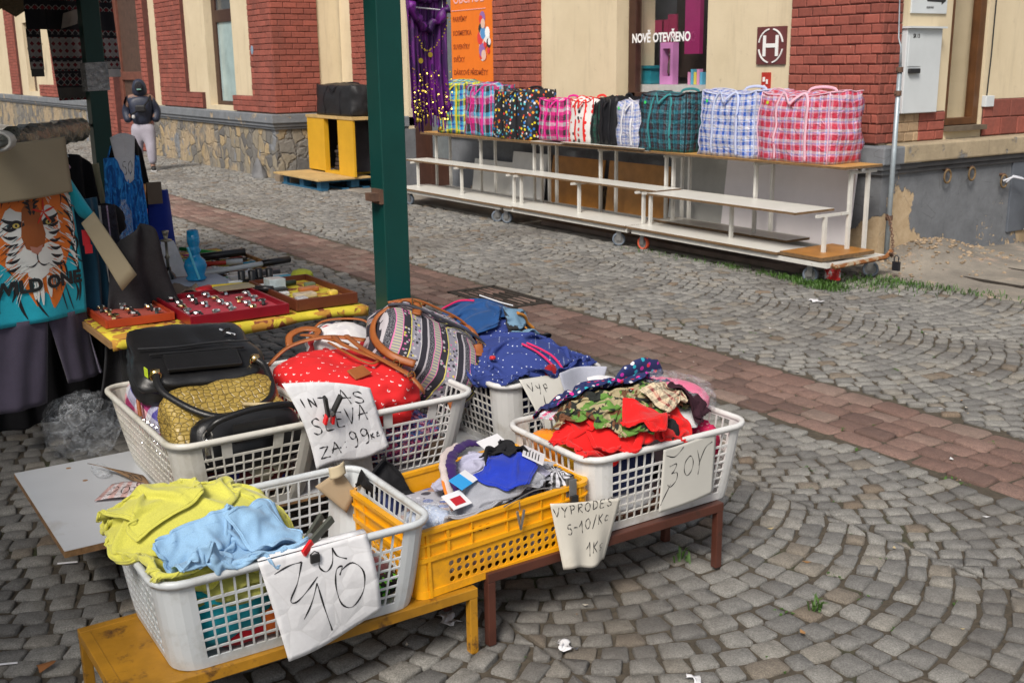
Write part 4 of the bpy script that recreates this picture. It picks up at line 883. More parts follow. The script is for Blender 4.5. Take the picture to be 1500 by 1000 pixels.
# ================================================================== cloth: small position-based solver over a height field
class Field:
    """height field of whatever lies in and around one basket; garments settle on it one after another"""
    def __init__(s, x0, x1, y0, y1, base, res=.008):
        s.x0, s.y0, s.res = x0, y0, res; s.nx = int((x1-x0)/res)+1; s.ny = int((y1-y0)/res)+1
        s.h = np.full((s.nx, s.ny), float(base)); s.X, s.Y = np.meshgrid(x0+np.arange(s.nx)*res, y0+np.arange(s.ny)*res, indexing='ij')
    def rect(s, x0, x1, y0, y1, z, add=False):
        m = (s.X >= x0) & (s.X <= x1) & (s.Y >= y0) & (s.Y <= y1)
        s.h[m] = np.maximum(s.h[m], z) if add else z
    def bump(s, cx, cy, rx, ry, z, p=2):
        d = 1-(np.abs((s.X-cx)/rx)**p+np.abs((s.Y-cy)/ry)**p)
        s.h = np.where(d > 0, np.maximum(s.h, z-(1-np.sqrt(np.maximum(d, 0)))*.12), s.h)
    def at(s, x, y):
        i = np.clip((x-s.x0)/s.res, 0, s.nx-1.001); j = np.clip((y-s.y0)/s.res, 0, s.ny-1.001)
        a = i.astype(int); b = j.astype(int); u = i-a; v = j-b
        return s.h[a, b]*(1-u)*(1-v)+s.h[a+1, b]*u*(1-v)+s.h[a, b+1]*(1-u)*v+s.h[a+1, b+1]*u*v
    def stamp(s, P, M, th):
        pts = P[M]
        for du in (0, .5):
            q = pts if du == 0 else None
            if q is None:
                mm = M[:-1, :-1] & M[1:, 1:]; q = (.5*(P[:-1, :-1]+P[1:, 1:]))[mm]
            a = ((q[:, 0]-s.x0)/s.res).round().astype(int); b = ((q[:, 1]-s.y0)/s.res).round().astype(int)
            for di in (-1, 0, 1):
                for dj in (-1, 0, 1):
                    aa = np.clip(a+di, 0, s.nx-1); bb = np.clip(b+dj, 0, s.ny-1)
                    np.maximum.at(s.h, (aa, bb), np.minimum(q[:, 2]+th, s.h[aa, bb]+.06))
def drape(F, c, size, rot, n, mask=None, squash=.78, amp=.03, seed=0, z0=None, th=.004, steps=70, wave=(5, 3), pin=None, fric=.75, iters=7, g=.0012):
    """rectangle of cloth n=(nu,nv) cells, dropped squashed so it wrinkles; returns positions (nu,nv,3) and mask"""
    nu, nv = n; su, sv = size; du, dv = su/(nu-1), sv/(nv-1)
    u, v = np.meshgrid(np.linspace(-.5, .5, nu), np.linspace(-.5, .5, nv), indexing='ij')
    Mk = np.ones((nu, nv), bool) if mask is None else mask(u+.5, v+.5)
    r = np.random.default_rng(seed); ph = r.uniform(0, 6.28, 8)
    wob = sum(np.sin(u*wave[0]*f*2.2+v*wave[1]*f*k+ph[i])*(.6**i) for i, (f, k) in enumerate(((1, 1.3), (1.9, -2.1), (3.1, 1.1), (4.3, 3.2))))
    sq = squash if hasattr(squash, '__len__') else (squash, squash)
    x = u*su*sq[0]*(1+.06*np.sin(v*7+ph[5])); y = v*sv*sq[1]*(1+.06*np.sin(u*8+ph[6]))
    cr_, sr_ = math.cos(rot), math.sin(rot)
    X = np.stack([c[0]+x*cr_-y*sr_, c[1]+x*sr_+y*cr_, np.zeros_like(x)], 2)
    base = F.at(X[..., 0], X[..., 1]); zc = F.at(np.array([c[0]]), np.array([c[1]]))[0]
    X[..., 2] = np.maximum(base, zc-.04)+.02+amp*(wob*.35+.6)
    if z0 is not None: X[..., 2] = z0+amp*wob*.35
    prev = X.copy(); mf = Mk.astype(float)
    cons = []
    def C(sa, sb, L, k): cons.append((sa, sb, L, k*(mf[sa]*mf[sb])[..., None]))
    S_ = slice
    for p in (0, 1):
        C((S_(p, nu-1, 2), S_(None)), (S_(p+1, nu, 2), S_(None)), du, .5); C((S_(None), S_(p, nv-1, 2)), (S_(None), S_(p+1, nv, 2)), dv, .5)
    dg = math.hypot(du, dv)
    for p in (0, 1):
        C((S_(p, nu-1, 2), S_(0, nv-1)), (S_(p+1, nu, 2), S_(1, nv)), dg, .3); C((S_(p, nu-1, 2), S_(1, nv)), (S_(p+1, nu, 2), S_(0, nv-1)), dg, .3)
    for p in (0, 1, 2, 3):
        C((S_(p, nu-2, 4), S_(None)), (S_(p+2, nu, 4), S_(None)), 2*du*.97, .09); C((S_(None), S_(p, nv-2, 4)), (S_(None), S_(p+2, nv, 4)), 2*dv*.97, .09)
    for st in range(steps):
        vel = (X-prev)*.90; prev = X.copy(); X = X+vel; X[..., 2] -= g
        for it in range(iters):
            for sa, sb, L, k in cons:
                a = X[sa]; b = X[sb]; m_ = min(a.shape[0], b.shape[0]); m2 = min(a.shape[1], b.shape[1])
                a = a[:m_, :m2]; b = b[:m_, :m2]; kk = k[:m_, :m2]
                d = b-a; l = np.sqrt((d*d).sum(2, keepdims=True))+1e-9; corr = d*((l-L)/l)*kk
                a += corr; b -= corr
            h = F.at(X[..., 0], X[..., 1])+th; c_ = X[..., 2] < h
            up = np.minimum(h-X[..., 2], .012); X[..., 2] = np.where(c_, X[..., 2]+up, X[..., 2])
        h = F.at(X[..., 0], X[..., 1])+th; c_ = (X[..., 2] <= h+.001)[..., None]
        X[..., :2] = np.where(c_, X[..., :2]+(prev[..., :2]-X[..., :2])*fric, X[..., :2])
        X[..., 2] = np.maximum(X[..., 2], h-.02)
    X[..., 2] = np.maximum(X[..., 2], F.at(X[..., 0], X[..., 1])+.0015)
    F.stamp(X, Mk, th)
    return X, Mk
def onf(F, pts, lift=.006):
    return [(x, y, float(F.at(np.array([x]), np.array([y]))[0])+lift) for x, y in pts]
def garment(F, name, lab, cat, m_, c, size, rot, n, group=None, solid=.004, parts=None, **k):
    X, Mk = drape(F, c, size, rot, n, **k)
    X0 = X.copy()
    for _ in range(1):
        Y_ = X.copy(); Y_[1:-1, 1:-1] = .5*X[1:-1, 1:-1]+.125*(X[2:, 1:-1]+X[:-2, 1:-1]+X[1:-1, 2:]+X[1:-1, :-2]); Y_[..., 2] = np.maximum(Y_[..., 2], X[..., 2]-.006); X = Y_
    uv = np.stack(np.meshgrid(np.linspace(0, size[0], n[0]), np.linspace(0, size[1], n[1]), indexing='ij'), 2)
    mb = MB(); mb.grid(X, Mk, uv)
    o = mb.build(name, m_, smooth=True, solid=solid, sub=1); tag(o, lab, cat, group)
    if Mk.all():
        for k_, r_, nm in ((1, .0032, 'hem'), (4, .0016, 'stitching')):
            a, b = k_, -1-k_; lp = list(X[a:b, a])+list(X[b, a:b])+list(X[b:a:-1, b])+list(X[a, b:a:-1]); q_ = MB(); q_.tube([tuple(p+np.array((0, 0, .0012))) for p in lp], r_, 5, closed=True); q_.build(nm, m_, o, smooth=True)
    return o, X
def m_shirt(sl=.2):      # T silhouette: torso with two sleeves
    return lambda u, v: ((v > .27) & (v < .73)) | ((u > 1-sl*1.6) & (u < .98)) & ~((u > .93) & (v > .42) & (v < .58))
def m_trous():
    return lambda u, v: (u > .62) | (abs(v-.5) > .06+.08*(.62-u))
# ------------------------------------------------------------------ baskets
def rrect(hx, hy, r, k=6):
    pts = []
    for cx, cy, a0 in ((hx-r, hy-r, 0), (-hx+r, hy-r, 90), (-hx+r, -hy+r, 180), (hx-r, -hy+r, 270)):
        for i in range(k+1): a = R(a0+90*i/k); pts.append((cx+r*math.cos(a), cy+r*math.sin(a)))
    return pts
def basket_pts(hx, hy, r, cell, bar):
    """perimeter stations with solid flags: straight sides split in bar/hole pairs, corners solid"""
    out = []   # (sx, sy, nx, ny, solid_to_next)
    for side in range(4):
        L = 2*((hy-r) if side in (0, 2) else (hx-r)); n = max(2, round((L-.03)/(cell+bar))); pit = (L-.03)/n
        a = [(0, 1)]; pos = .015; a.append((pos, 0)) if False else None
        st = [(0.0, True)]; p = .015
        for i in range(n): st.append((p+bar/2, False)); st.append((p+pit-bar/2, True)); p += pit
        for q_, s_ in st:
            if side == 0: out.append((hx, -(hy-r)+q_, 1, 0, s_, 0))
            if side == 1: out.append(((hx-r)-q_, hy, 0, 1, s_, 1))
            if side == 2: out.append((-hx, (hy-r)-q_, -1, 0, s_, 2))
            if side == 3: out.append((-(hx-r)+q_, -hy, 0, -1, s_, 3))
        cxs, cys = ((1, 1), (-1, 1), (-1, -1), (1, -1))[side]
        for i in range(0, 5):
            a = R(90*side+90*i/5); 
            if i == 0: out.append((cxs*(hx-r)+r*math.cos(a), cys*(hy-r)+r*math.sin(a), math.cos(a), math.sin(a), True, 9)); continue
            out.append((cxs*(hx-r)+r*math.cos(a), cys*(hy-r)+r*math.sin(a), math.cos(a), math.sin(a), True, 9))
    return out
def basket(label, c, size, h, m_, rz=0, taper=.86, cell=.028, vcell=.0235, bar=.0052, handle_sides=(0, 2), zt=None):
    """laundry basket: latticed tapering walls, solid corner ribs, rolled rim, hand holes"""
    t = thing('laundry_basket', label, 'basket', c, 'white plastic laundry baskets', rot=(0, 0, rz))
    hx, hy = size[0]/2, size[1]/2; r = .065; st = basket_pts(hx, hy, r, cell, bar)
    ztop = h-.018; zb = .028; hand = .052
    nrow = max(3, round((ztop-zb-hand)/(vcell+bar))); pit = (ztop-zb-hand)/nrow
    rows = [(0.0, True), (zb, False)]
    z = zb
    for i in range(nrow):
        rows.append((z+pit-bar, True)); z += pit; 
        if i < nrow-1: rows.append((z, False))
    # band of lattice or hand hole near the rim
    rows.append((z+.002, 'H')); rows.append((ztop-.004, True)); rows.append((ztop, True))
    P = np.zeros((len(st)+1, len(rows), 3))
    for i in range(len(st)+1):
        s_ = st[i % len(st)]
        for j, (zz, _) in enumerate(rows):
            k = taper+(1-taper)*(zz/h)**.8; P[i, j] = (s_[0]*(k+(1-k)*.35*0)+0, s_[1]*k, zz)
            P[i, j, 0] = s_[0]-(1-k)*hx*np.sign(s_[0])*min(1, abs(s_[0])/(hx-r)) ; P[i, j, 1] = s_[1]-(1-k)*hx*np.sign(s_[1])*min(1, abs(s_[1])/(hy-r))
    wallb = MB(); nv = len(rows); vs = P.reshape(-1, 3).tolist(); fs = []
    for i in range(len(st)):
        s_ = st[i]; L = (hy-r) if s_[5] in (0, 2) else (hx-r)
        along = (s_[1] if s_[5] in (0, 2) else s_[0]) if s_[5] != 9 else 9
        nx_ = st[(i+1) % len(st)]; along2 = (nx_[1] if s_[5] in (0, 2) else nx_[0])
        mid = (along+along2)/2
        for j in range(nv-1):
            rs = rows[j][1]; solid = s_[4] or rs is True
            if rs == 'H':
                if s_[5] in handle_sides: solid = not (abs(mid) < .075) if True else solid
                if s_[5] in handle_sides and .075 < abs(mid) < .09: solid = True
                elif s_[5] in handle_sides and abs(mid) >= .09: solid = s_[4]
                if s_[5] not in handle_sides: solid = s_[4]
            if solid: fs.append((i*nv+j, (i+1)*nv+j, (i+1)*nv+j+1, i*nv+j+1))
    wallb.add(vs, fs); W = wallb.build('basket_wall', m_, t, local=True, solid=.0045, weld=True)
    k = MB(); kb = taper; ring = [(p[0], p[1], .003) for p in P[:-1, 0]]
    k.add(ring, [tuple(range(len(ring)))]); k.build('basket_floor', m_, t, local=True, solid=.005)
    k = MB(); prof = [(-.004, h-.020), (.009, h-.022), (.015, h-.012), (.013, h-.002), (.004, h), (-.004, h-.004)]
    out = [(s_[0], s_[1], s_[2], s_[3]) for s_ in st]
    vs = []
    for (x, y, nx_, ny_) in out:
        for (d, z) in prof: vs.append((x+nx_*d, y+ny_*d, z))
    m = len(prof); N_ = len(out)
    k.add(vs, [(i*m+j, ((i+1) % N_)*m+j, ((i+1) % N_)*m+(j+1) % m, i*m+(j+1) % m) for i in range(N_) for j in range(m)])
    k.build('rim', m_, t, local=True, smooth=True)
    return t
BW = mat('white_plastic_basket', (.66, .66, .65), .38, .07, 4, .04, 80, dirt=(.34, .31, .25), dscale=6, dth=(.50, .78))
BW2 = mat('grimy_cream_plastic_basket', (.60, .585, .53), .42, .1, 4, .04, 80, dirt=(.36, .33, .25), dscale=5, dth=(.50, .75))
BW3 = mat('grey_white_plastic_basket', (.56, .59, .61), .38, .08, 4, .04, 80, dirt=(.30, .29, .25), dscale=6, dth=(.50, .78))
# ------------------------------------------------------------------ benches and board table
YM = mat('yellow_enamelled_steel', (.40, .19, .012), .45, .35, 7, .15, 60, dirt=(.07, .03, .012), dscale=11, dth=(.54, .66))
BRM = mat('brown_enamelled_steel', (.085, .028, .018), .42, .25, 8, .12, 60, dirt=(.03, .02, .015), dscale=9, dth=(.6, .7))
def bench(label, x0, x1, y0, y1, h, m_, topm, w_=.028, legs=None):
    t = thing('bench', label, 'bench', ((x0+x1)/2, (y0+y1)/2, 0), 'low steel benches under the baskets')
    mb = MB(); mb.bx(x0+w_, x1-w_, y0+w_, y1-w_, h-.008, h-.002); mb.build('bench_top', topm, t)
    mb = MB(); mb.bx(x1-w_, x1, y0, y1, h-.03, h); mb.bx(x0, x0+w_, y0, y1, h-.03, h); mb.bx(x0+w_, x1-w_, y0, y0+w_, h-.03, h-.0005); mb.bx(x0+w_, x1-w_, y1-w_, y1, h-.03, h-.0005)
    mb.build('bench_frame', m_, t, bevel=.0025)
    for x in (x0, x1-w_):
        for y in (y0, y1-w_):
            mb = MB(); mb.bx(x+.001, x+w_-.001, y+.001, y+w_-.001, 0, h-.03); mb.build('leg', m_, t, bevel=.0025)
    return t
bench('low yellow enamelled bench with worn edges under the front white basket', -2.89, -2.475, .50, 1.505, .205, YM, YM)
bench('low dark brown steel bench under the basket at the right', -2.77, -2.485, 1.545, 2.475, .232, BRM, BRM)
ZB = .285
t = thing('board_table', 'long white laminate board with chipped wooden edge under the rear baskets', 'table', (-3.6, 1.6, 0))
mb = MB(); mb.bx(-4.02, -3.235, .55, 2.62, ZB-.022, ZB-.002, mi=1); mb.bx(-4.019, -3.236, .551, 2.619, ZB-.002, ZB)
mb.build('table_top', [mat('grey_white_laminate', (.50, .52, .55), .30, .08, 3, .03, 40, dirt=(.36, .34, .32), dscale=3.5, dth=(.58, .75)), mat('chipped_particle_edge', (.22, .12, .05), .9, .5, 50, .6, 90)], t)
rc = random.Random(3); 
for (x, y) in ((-3.96, .72), (-3.80, .74), (-3.63, .76), (-3.47, .80), (-3.33, .90)):
    mb = MB(); mb.lathe([(0, 0), (.009, 0), (.009, .0008), (0, .0008)], (x, y, ZB), 8); mb.build('screw_hole', mat('wood_chip', (.28, .16, .08), .9), t)
for x in (-3.95, -3.35):
    for y in (.95, 2.45):
        mb = MB(); mb.bx(x-.02, x+.02, y-.02, y+.02, 0, ZB-.022); mb.build('leg', BRM, t)
# baskets: A front, B right, C handbags, D backpacks, E clothes
A = basket('front white basket with yellow and blue clothes on the yellow bench', (-2.705, .985, .207), (.50, .735), .265, BW3, rz=-.015)
Bk = basket('right hand white basket heaped with camouflage, red and pink children clothes', (-2.715, 2.245, .234), (.46, .66), .268, BW, rz=0)
Ck = basket('grimy white basket holding the black and tan handbags', (-3.575, 1.125, ZB), (.80, .50), .275, BW2, rz=0)
Dk = basket('white basket holding the red backpack, behind the SLEVA sheet', (-3.535, 1.665, ZB), (.78, .50), .275, BW, rz=0)
Ek = basket('rear white basket overflowing with blue jeans and a spotted hoodie', (-3.535, 2.25, ZB), (.80, .455), .275, BW, rz=0)
# ------------------------------------------------------------------ yellow crate
YC = mat('yellow_crate_plastic', (.78, .36, .008), .36, .08, 5, .04, 70, dirt=(.42, .19, .02), dscale=6, dth=(.52, .75))
def crate(label, c, sx, sy, h, rz, tilt):
    t = thing('plastic_crate', label, 'crate', c, rot=(tilt, 0, rz)); hx, hy = sx/2, sy/2
    def plate(nm, L, zlo, zhi, holes, T, th=.004, bigband=None):
        """flat wall with round holes: square cells around each hole, solid faces elsewhere"""
        nx_ = round(L/.0255); nz = max(1, round((zhi-zlo)/.0255)); cw, ch = L/nx_, (zhi-zlo)/nz; k = MB()
        for i in range(nx_):
            for j in range(nz):
                x0, z0 = -L/2+i*cw, zlo+j*ch; cx, cz = x0+cw/2, z0+ch/2
                if holes(cx, j, i, nx_):
                    n = 12; inn = [(cx+.0088*math.cos(R(30*q_+15)), cz+.0088*math.sin(R(30*q_+15))) for q_ in range(n)]; outp = []
                    for q_ in range(n):
                        a = R(30*q_+15); ca, sa = math.cos(a), math.sin(a); s_ = 1/max(abs(ca), abs(sa)); outp.append((cx+ca*s_*cw/2, cz+sa*s_*ch/2))
                    vs = [(p[0], 0, p[1]) for p in inn+outp]; fs = [(q_, n+q_, n+(q_+1) % n, (q_+1) % n) for q_ in range(n)]
                    # corner fillers
                    cor = [(x0+cw, z0+ch), (x0, z0+ch), (x0, z0), (x0+cw, z0)]
                    b = len(vs); vs += [(p[0], 0, p[1]) for p in cor]
                    for q4, (ia, ib) in enumerate(((1, 2), (4, 5), (7, 8), (10, 11))): pass
                    for q4, (ia, ib) in enumerate(((0, 1), (3, 4), (6, 7), (9, 10))): fs.append((n+ia, b+q4, n+ib))
                    k.add([tuple(T @ Vector(v)) for v in vs], fs)
                else: k.add([tuple(T @ Vector(v)) for v in ((x0, 0, z0), (x0+cw, 0, z0), (x0+cw, 0, z0+ch), (x0, 0, z0+ch))], [(0, 1, 2, 3)])
        return k
    zm = h*.58
    def hl(cx, j, i, n): return 2 < i < n-3 and j < 3 and j >= 0
    def hls(cx, j, i, n): return 1 < i < n-2 and j < 3
    Ts = [(Matrix.Translation((hx-.006, 0, 0)) @ Matrix.Rotation(R(90), 4, 'Z'), sy-.05), (Matrix.Translation((-hx+.006, 0, 0)) @ Matrix.Rotation(R(90), 4, 'Z'), sy-.05),
          (Matrix.Translation((0, hy-.006, 0)), sx-.05), (Matrix.Translation((0, -hy+.006, 0)), sx-.05)]
    for i, (T, L) in enumerate(Ts):
        k = plate('w', L, .022, zm, hl if i < 2 else hls, T); k.build('crate_wall', YC, t, local=True, solid=.0045, weld=True)
        k = plate('w', L, zm+.004, h-.01, (lambda cx, j, i_, n: (j == 1 and i_ in (6, 7, 8))) if i == 0 else (lambda *a: False), T @ Matrix.Translation((0, 0, 0)))
        k.build('upper_band', YC, t, local=True, solid=.0045, weld=True)
    k = MB(); pr = rrect(hx, hy, .03)
    def ringbox(z0, z1, o0, o1):
        a = rrect(hx+o0, hy+o0, .03+o0); b = rrect(hx+o1, hy+o1, .03+max(o1, -.02)); n = len(a)
        vs = [(*p, z0) for p in a]+[(*p, z1) for p in a]+[(*p, z1) for p in b]+[(*p, z0) for p in b]
        k.add(vs, [(q_*n+i, q_*n+(i+1) % n, ((q_+1) % 4)*n+(i+1) % n, ((q_+1) % 4)*n+i) for q_ in range(4) for i in range(n)])
    ringbox(h-.012, h, .006, -.012); ringbox(zm-.008, zm+.006, .004, -.010); ringbox(0, .022, .0, -.012); ringbox(h-.045, h-.040, .005, -.008)
    k.build('rim', YC, t, local=True)
    for sx_, sy_ in ((1, 1), (1, -1), (-1, 1), (-1, -1)):
        for (dx, dy) in ((0, .035), (0, .10), (.035, 0), (.10, 0)):
            x = sx_*(hx-dx) if dx else sx_*(hx+.003); y = sy_*(hy-dy) if dy else sy_*(hy+.003)
            k = MB(); k.bx(min(x, x-sx_*.009), max(x, x-sx_*.009), min(y, y-sy_*.009), max(y, y-sy_*.009), zm if (dx > .05 or dy > .05) else .0, h-.012); k.build('rib', YC, t, local=True)
        # rounded corner post
        a = [p for p in rrect(hx-.001, hy-.001, .03) if p[0]*sx_ > hx-.032 and p[1]*sy_ > hy-.032]
        k = MB(); k.add([(*p, z) for p in a for z in (.0, h-.012)], [(2*i, 2*i+2, 2*i+3, 2*i+1) for i in range(len(a)-1)]); k.build('corner_post', YC, t, local=True)
    for d in (-.12, 0, .12):
        k = MB(); k.bx(hx-.006, hx+.003, d-.002, d+.002, zm+.006, h-.012); k.build('rib', YC, t, local=True); k = MB(); k.bx(-hx-.003, -hx+.006, d-.002, d+.002, zm+.006, h-.012); k.build('rib', YC, t, local=True)
    k = MB(); k.bx(-hx+.01, hx-.01, -hy+.01, hy-.01, .004, .010); k.build('crate_floor', YC, t, local=True)
    return t
CR = crate('yellow perforated plastic crate of socks between the two front baskets', (-2.705, 1.628, .216), .415, .605, .205, .0, R(2.3))
# ================================================================== handwriting
SF = {
 'S': [[(.9, .85), (.6, 1), (.2, .85), (.25, .6), (.75, .42), (.8, .12), (.4, 0), (.05, .15)]], 'L': [[(.2, 1), (.15, .5), (.1, 0), (.9, .05)]],
 'E': [[(.85, .95), (.2, .9), (.15, .5), (.15, 0), (.85, .05)], [(.15, .5), (.7, .52)]], 'V': [[(0, 1), (.2, .5), (.42, 0)], [(.42, 0), (.7, .5), (.95, 1.05)]],
 'A': [[(0, 0), (.25, .5), (.5, 1.05)], [(.5, 1.05), (.75, .5), (.95, -.05)], [(.0, .35), (.6, .42), (1.1, .45)]], 'Z': [[(.05, .95), (.5, .97), (.95, .95)], [(.95, .95), (.5, .5), (.02, .02)], [(.02, .02), (.5, .03), (1, 0)]],
 ':': [[(.4, .25), (.45, .22)], [(.42, .75), (.47, .72)]], '9': [[(.85, .8), (.5, 1), (.15, .8), (.3, .5), (.7, .55), (.85, .85)], [(.85, .85), (.85, .4), (.7, 0), (.35, -.1)]],
 'K': [[(.1, 1), (.12, .5), (.1, 0)], [(.8, 1), (.15, .5)], [(.2, .52), (.85, 0)]], 'C': [[(.9, .8), (.5, 1), (.1, .6), (.2, .1), (.6, 0), (.95, .2)]],
 'c': [[(.8, .5), (.5, .6), (.2, .35), (.3, .05), (.8, .1)]], 'č': [[(.8, .5), (.5, .6), (.2, .35), (.3, .05), (.8, .1)], [(.3, .9), (.5, .75), (.75, .95)]], '0': [[(.5, 1), (.15, .75), (.1, .3), (.4, 0), (.8, .2), (.9, .65), (.65, .98), (.4, .95)]],
 '1': [[(.0, .35), (.3, .65), (.55, 1)], [(.55, 1), (.6, .5), (.68, -.25)]], '2': [[(.1, .8), (.45, 1), (.8, .75), (.55, .35), (.05, 0)], [(.05, 0), (.5, .08), (.95, 0)]],
 '3': [[(.1, .95), (.7, 1), (.5, .65), (.3, .55)], [(.3, .55), (.8, .5), (.75, .1), (.3, -.15), (.05, 0)]], '4': [[(.5, 1), (.1, .4), (.9, .38)], [(.75, .8), (.65, -.15)]], '5': [[(.85, 1), (.3, .95), (.2, .6), (.6, .6), (.85, .3), (.55, 0), (.1, .05)]],
 '-': [[(.1, .5), (.9, .5)]], '/': [[(.2, -.2), (.8, 1.2)]], ',': [[(.5, .1), (.35, -.2)]], 'I': [[(.5, 1), (.55, 0)]], 'N': [[(.1, 0), (.15, 1)], [(.15, 1), (.8, 0)], [(.8, 0), (.85, 1)]],
 'P': [[(.2, 0), (.2, 1)], [(.05, .95), (.6, 1), (.85, .75), (.5, .5), (.2, .5)]], 'R': [[(.2, 0), (.2, 1)], [(.1, .95), (.7, 1), (.8, .7), (.3, .5), (.9, 0)]], 'O': [[(.5, 1), (.1, .7), (.15, .2), (.55, 0), (.9, .3), (.85, .8), (.5, 1)]],
 'D': [[(.2, 0), (.2, 1)], [(.1, 1), (.8, .85), (.85, .3), (.2, 0)]], 'Y': [[(0, 1), (.45, .5)], [(.95, 1), (.5, .5), (.3, -.2)]], 'y': [[(.1, .7), (.3, .25), (.6, .3)], [(.85, .8), (.6, .2), (.2, -.5)]],
 'k': [[(.2, 1), (.1, 0)], [(.7, .6), (.15, .3), (.8, 0)]], 's': [[(.8, .6), (.3, .55), (.35, .3), (.7, .2), (.3, 0)]], 'r': [[(.2, .6), (.2, 0)], [(.2, .4), (.5, .6), (.8, .55)]], 'p': [[(.2, .6), (.1, -.4)], [(.2, .5), (.7, .6), (.6, .1), (.2, .15)]],
 'U': [[(.1, 1), (.1, .3), (.5, 0), (.8, .3), (.85, 1)]], 'J': [[(.3, 1), (.9, 1)], [(.7, 1), (.65, .3), (.3, 0), (.05, .2)]], 'T': [[(.05, 1), (.95, .98)], [(.5, 1), (.5, 0)]], 'W': [[(0, 1), (.25, 0), (.5, .7), (.75, 0), (1, 1)]],
 'h': [[(.2, 1), (.15, 0)], [(.15, .4), (.5, .6), (.7, .4), (.7, 0)]], 'u': [[(.1, .8), (.2, .1), (.6, .05), (.8, .8)], [(.8, .8), (.85, .2), (1.1, .0)]], ' ': [], 'H': [[(.1, 1), (.1, 0)], [(.85, 1), (.8, 0)], [(.1, .5), (.85, .5)]]}
INK = mat('black_marker', (.012, .012, .014), .7, 0, 5, 0)
def write(mb, P, txt, u, v, h, w_, slant=.0, lw=.004, rise=0.0, adv=1.25, off=.0014):
    for i, ch in enumerate(txt):
        st = [[(u+i*w_*adv+(x+slant*y)*w_, v+rise*i+y*h) for x, y in s_] for s_ in SF.get(ch, [])]
        strokes(mb, P, st, lw, off)
def paper(name, lab, cat, P, m_, texts, lw=.004, group=None, nu=22, nv=22, th=.0007, ink=INK, kind_parts='handwriting'):
    mb = MB(); mb.grid(sheet(P, nu, nv)); o = mb.build(name, m_, smooth=True, solid=th); tag(o, lab, cat, group)
    k = MB()
    for t_ in texts:
        if isinstance(t_[0], str): write(k, P, *t_[:5], **(t_[5] if len(t_) > 5 else {}), lw=lw)
        else: strokes(k, P, t_, lw, .0014)
    k.build(kind_parts, ink, o)
    return o
def bil(c00, c10, c01, c11):
    c00, c10, c01, c11 = map(np.array, (c00, c10, c01, c11))
    return lambda u, v: (c00*(1-u)*(1-v)+c10*u*(1-v)+c01*(1-u)*v+c11*u*v).astype(float)
# ================================================================== soft lumps and bags
def lump(name, lab, cat, m_, c, size, seed=0, amp=.18, group=None, n=18, fold=3.2, rotz=0, p=2.6, parent=None):
    """crumpled cloth bundle: rounded block whose surface is ridged with folds"""
    mb = MB(); P = np.zeros((n, 2*n+1, 3)); U = np.zeros((n, 2*n+1, 2)); cr_, sr_ = math.cos(rotz), math.sin(rotz)
    for i in range(n):
        th = math.pi*i/(n-1)-math.pi/2
        for j in range(2*n+1):
            ph = 2*math.pi*j/(2*n); a, b, cc = math.cos(th)*math.cos(ph), math.cos(th)*math.sin(ph), math.sin(th)
            k = (abs(a)**p+abs(b)**p+abs(cc)**p)**(-1/p); d = Vector((a, b, cc))
            q_ = d*fold+Vector((seed*3.1, seed, 0)); f = 1-abs(mnoise.noise(q_))*2.2; f2 = 1-abs(mnoise.noise(q_*2.3))*2
            k *= 1+amp*(f-.5)*.8+amp*.35*(f2-.5)
            x, y, z = a*k*size[0]/2, b*k*size[1]/2, cc*k*size[2]/2
            P[i, j] = (c[0]+x*cr_-y*sr_, c[1]+x*sr_+y*cr_, c[2]+z); U[i, j] = (ph*size[0]*.5, th*size[2])
    mb.grid(P, uv=U); o = mb.build(name, m_, parent=parent, smooth=True, sub=0)
    if parent is None: tag(o, lab, cat, group)
    return o
def strap(par, name, pts, w_, m_, th=.35, k=6, up=(0, 0, 1), n=6):
    mb = MB(); mb.tube(catmull(pts, k), w_/2, n, flat=th, upv=up); return mb.build(name, m_, par, smooth=True)
def bfield(x0, x1, y0, y1, rim, base, fill, low=.0, pad=.45):
    F = Field(x0-pad, x1+pad, y0-pad, y1+pad, low); 
    F.rect(x0, x1, y0, y1, rim); F.rect(x0+.025, x1-.025, y0+.025, y1-.025, fill); return F
cm = cloth_mat
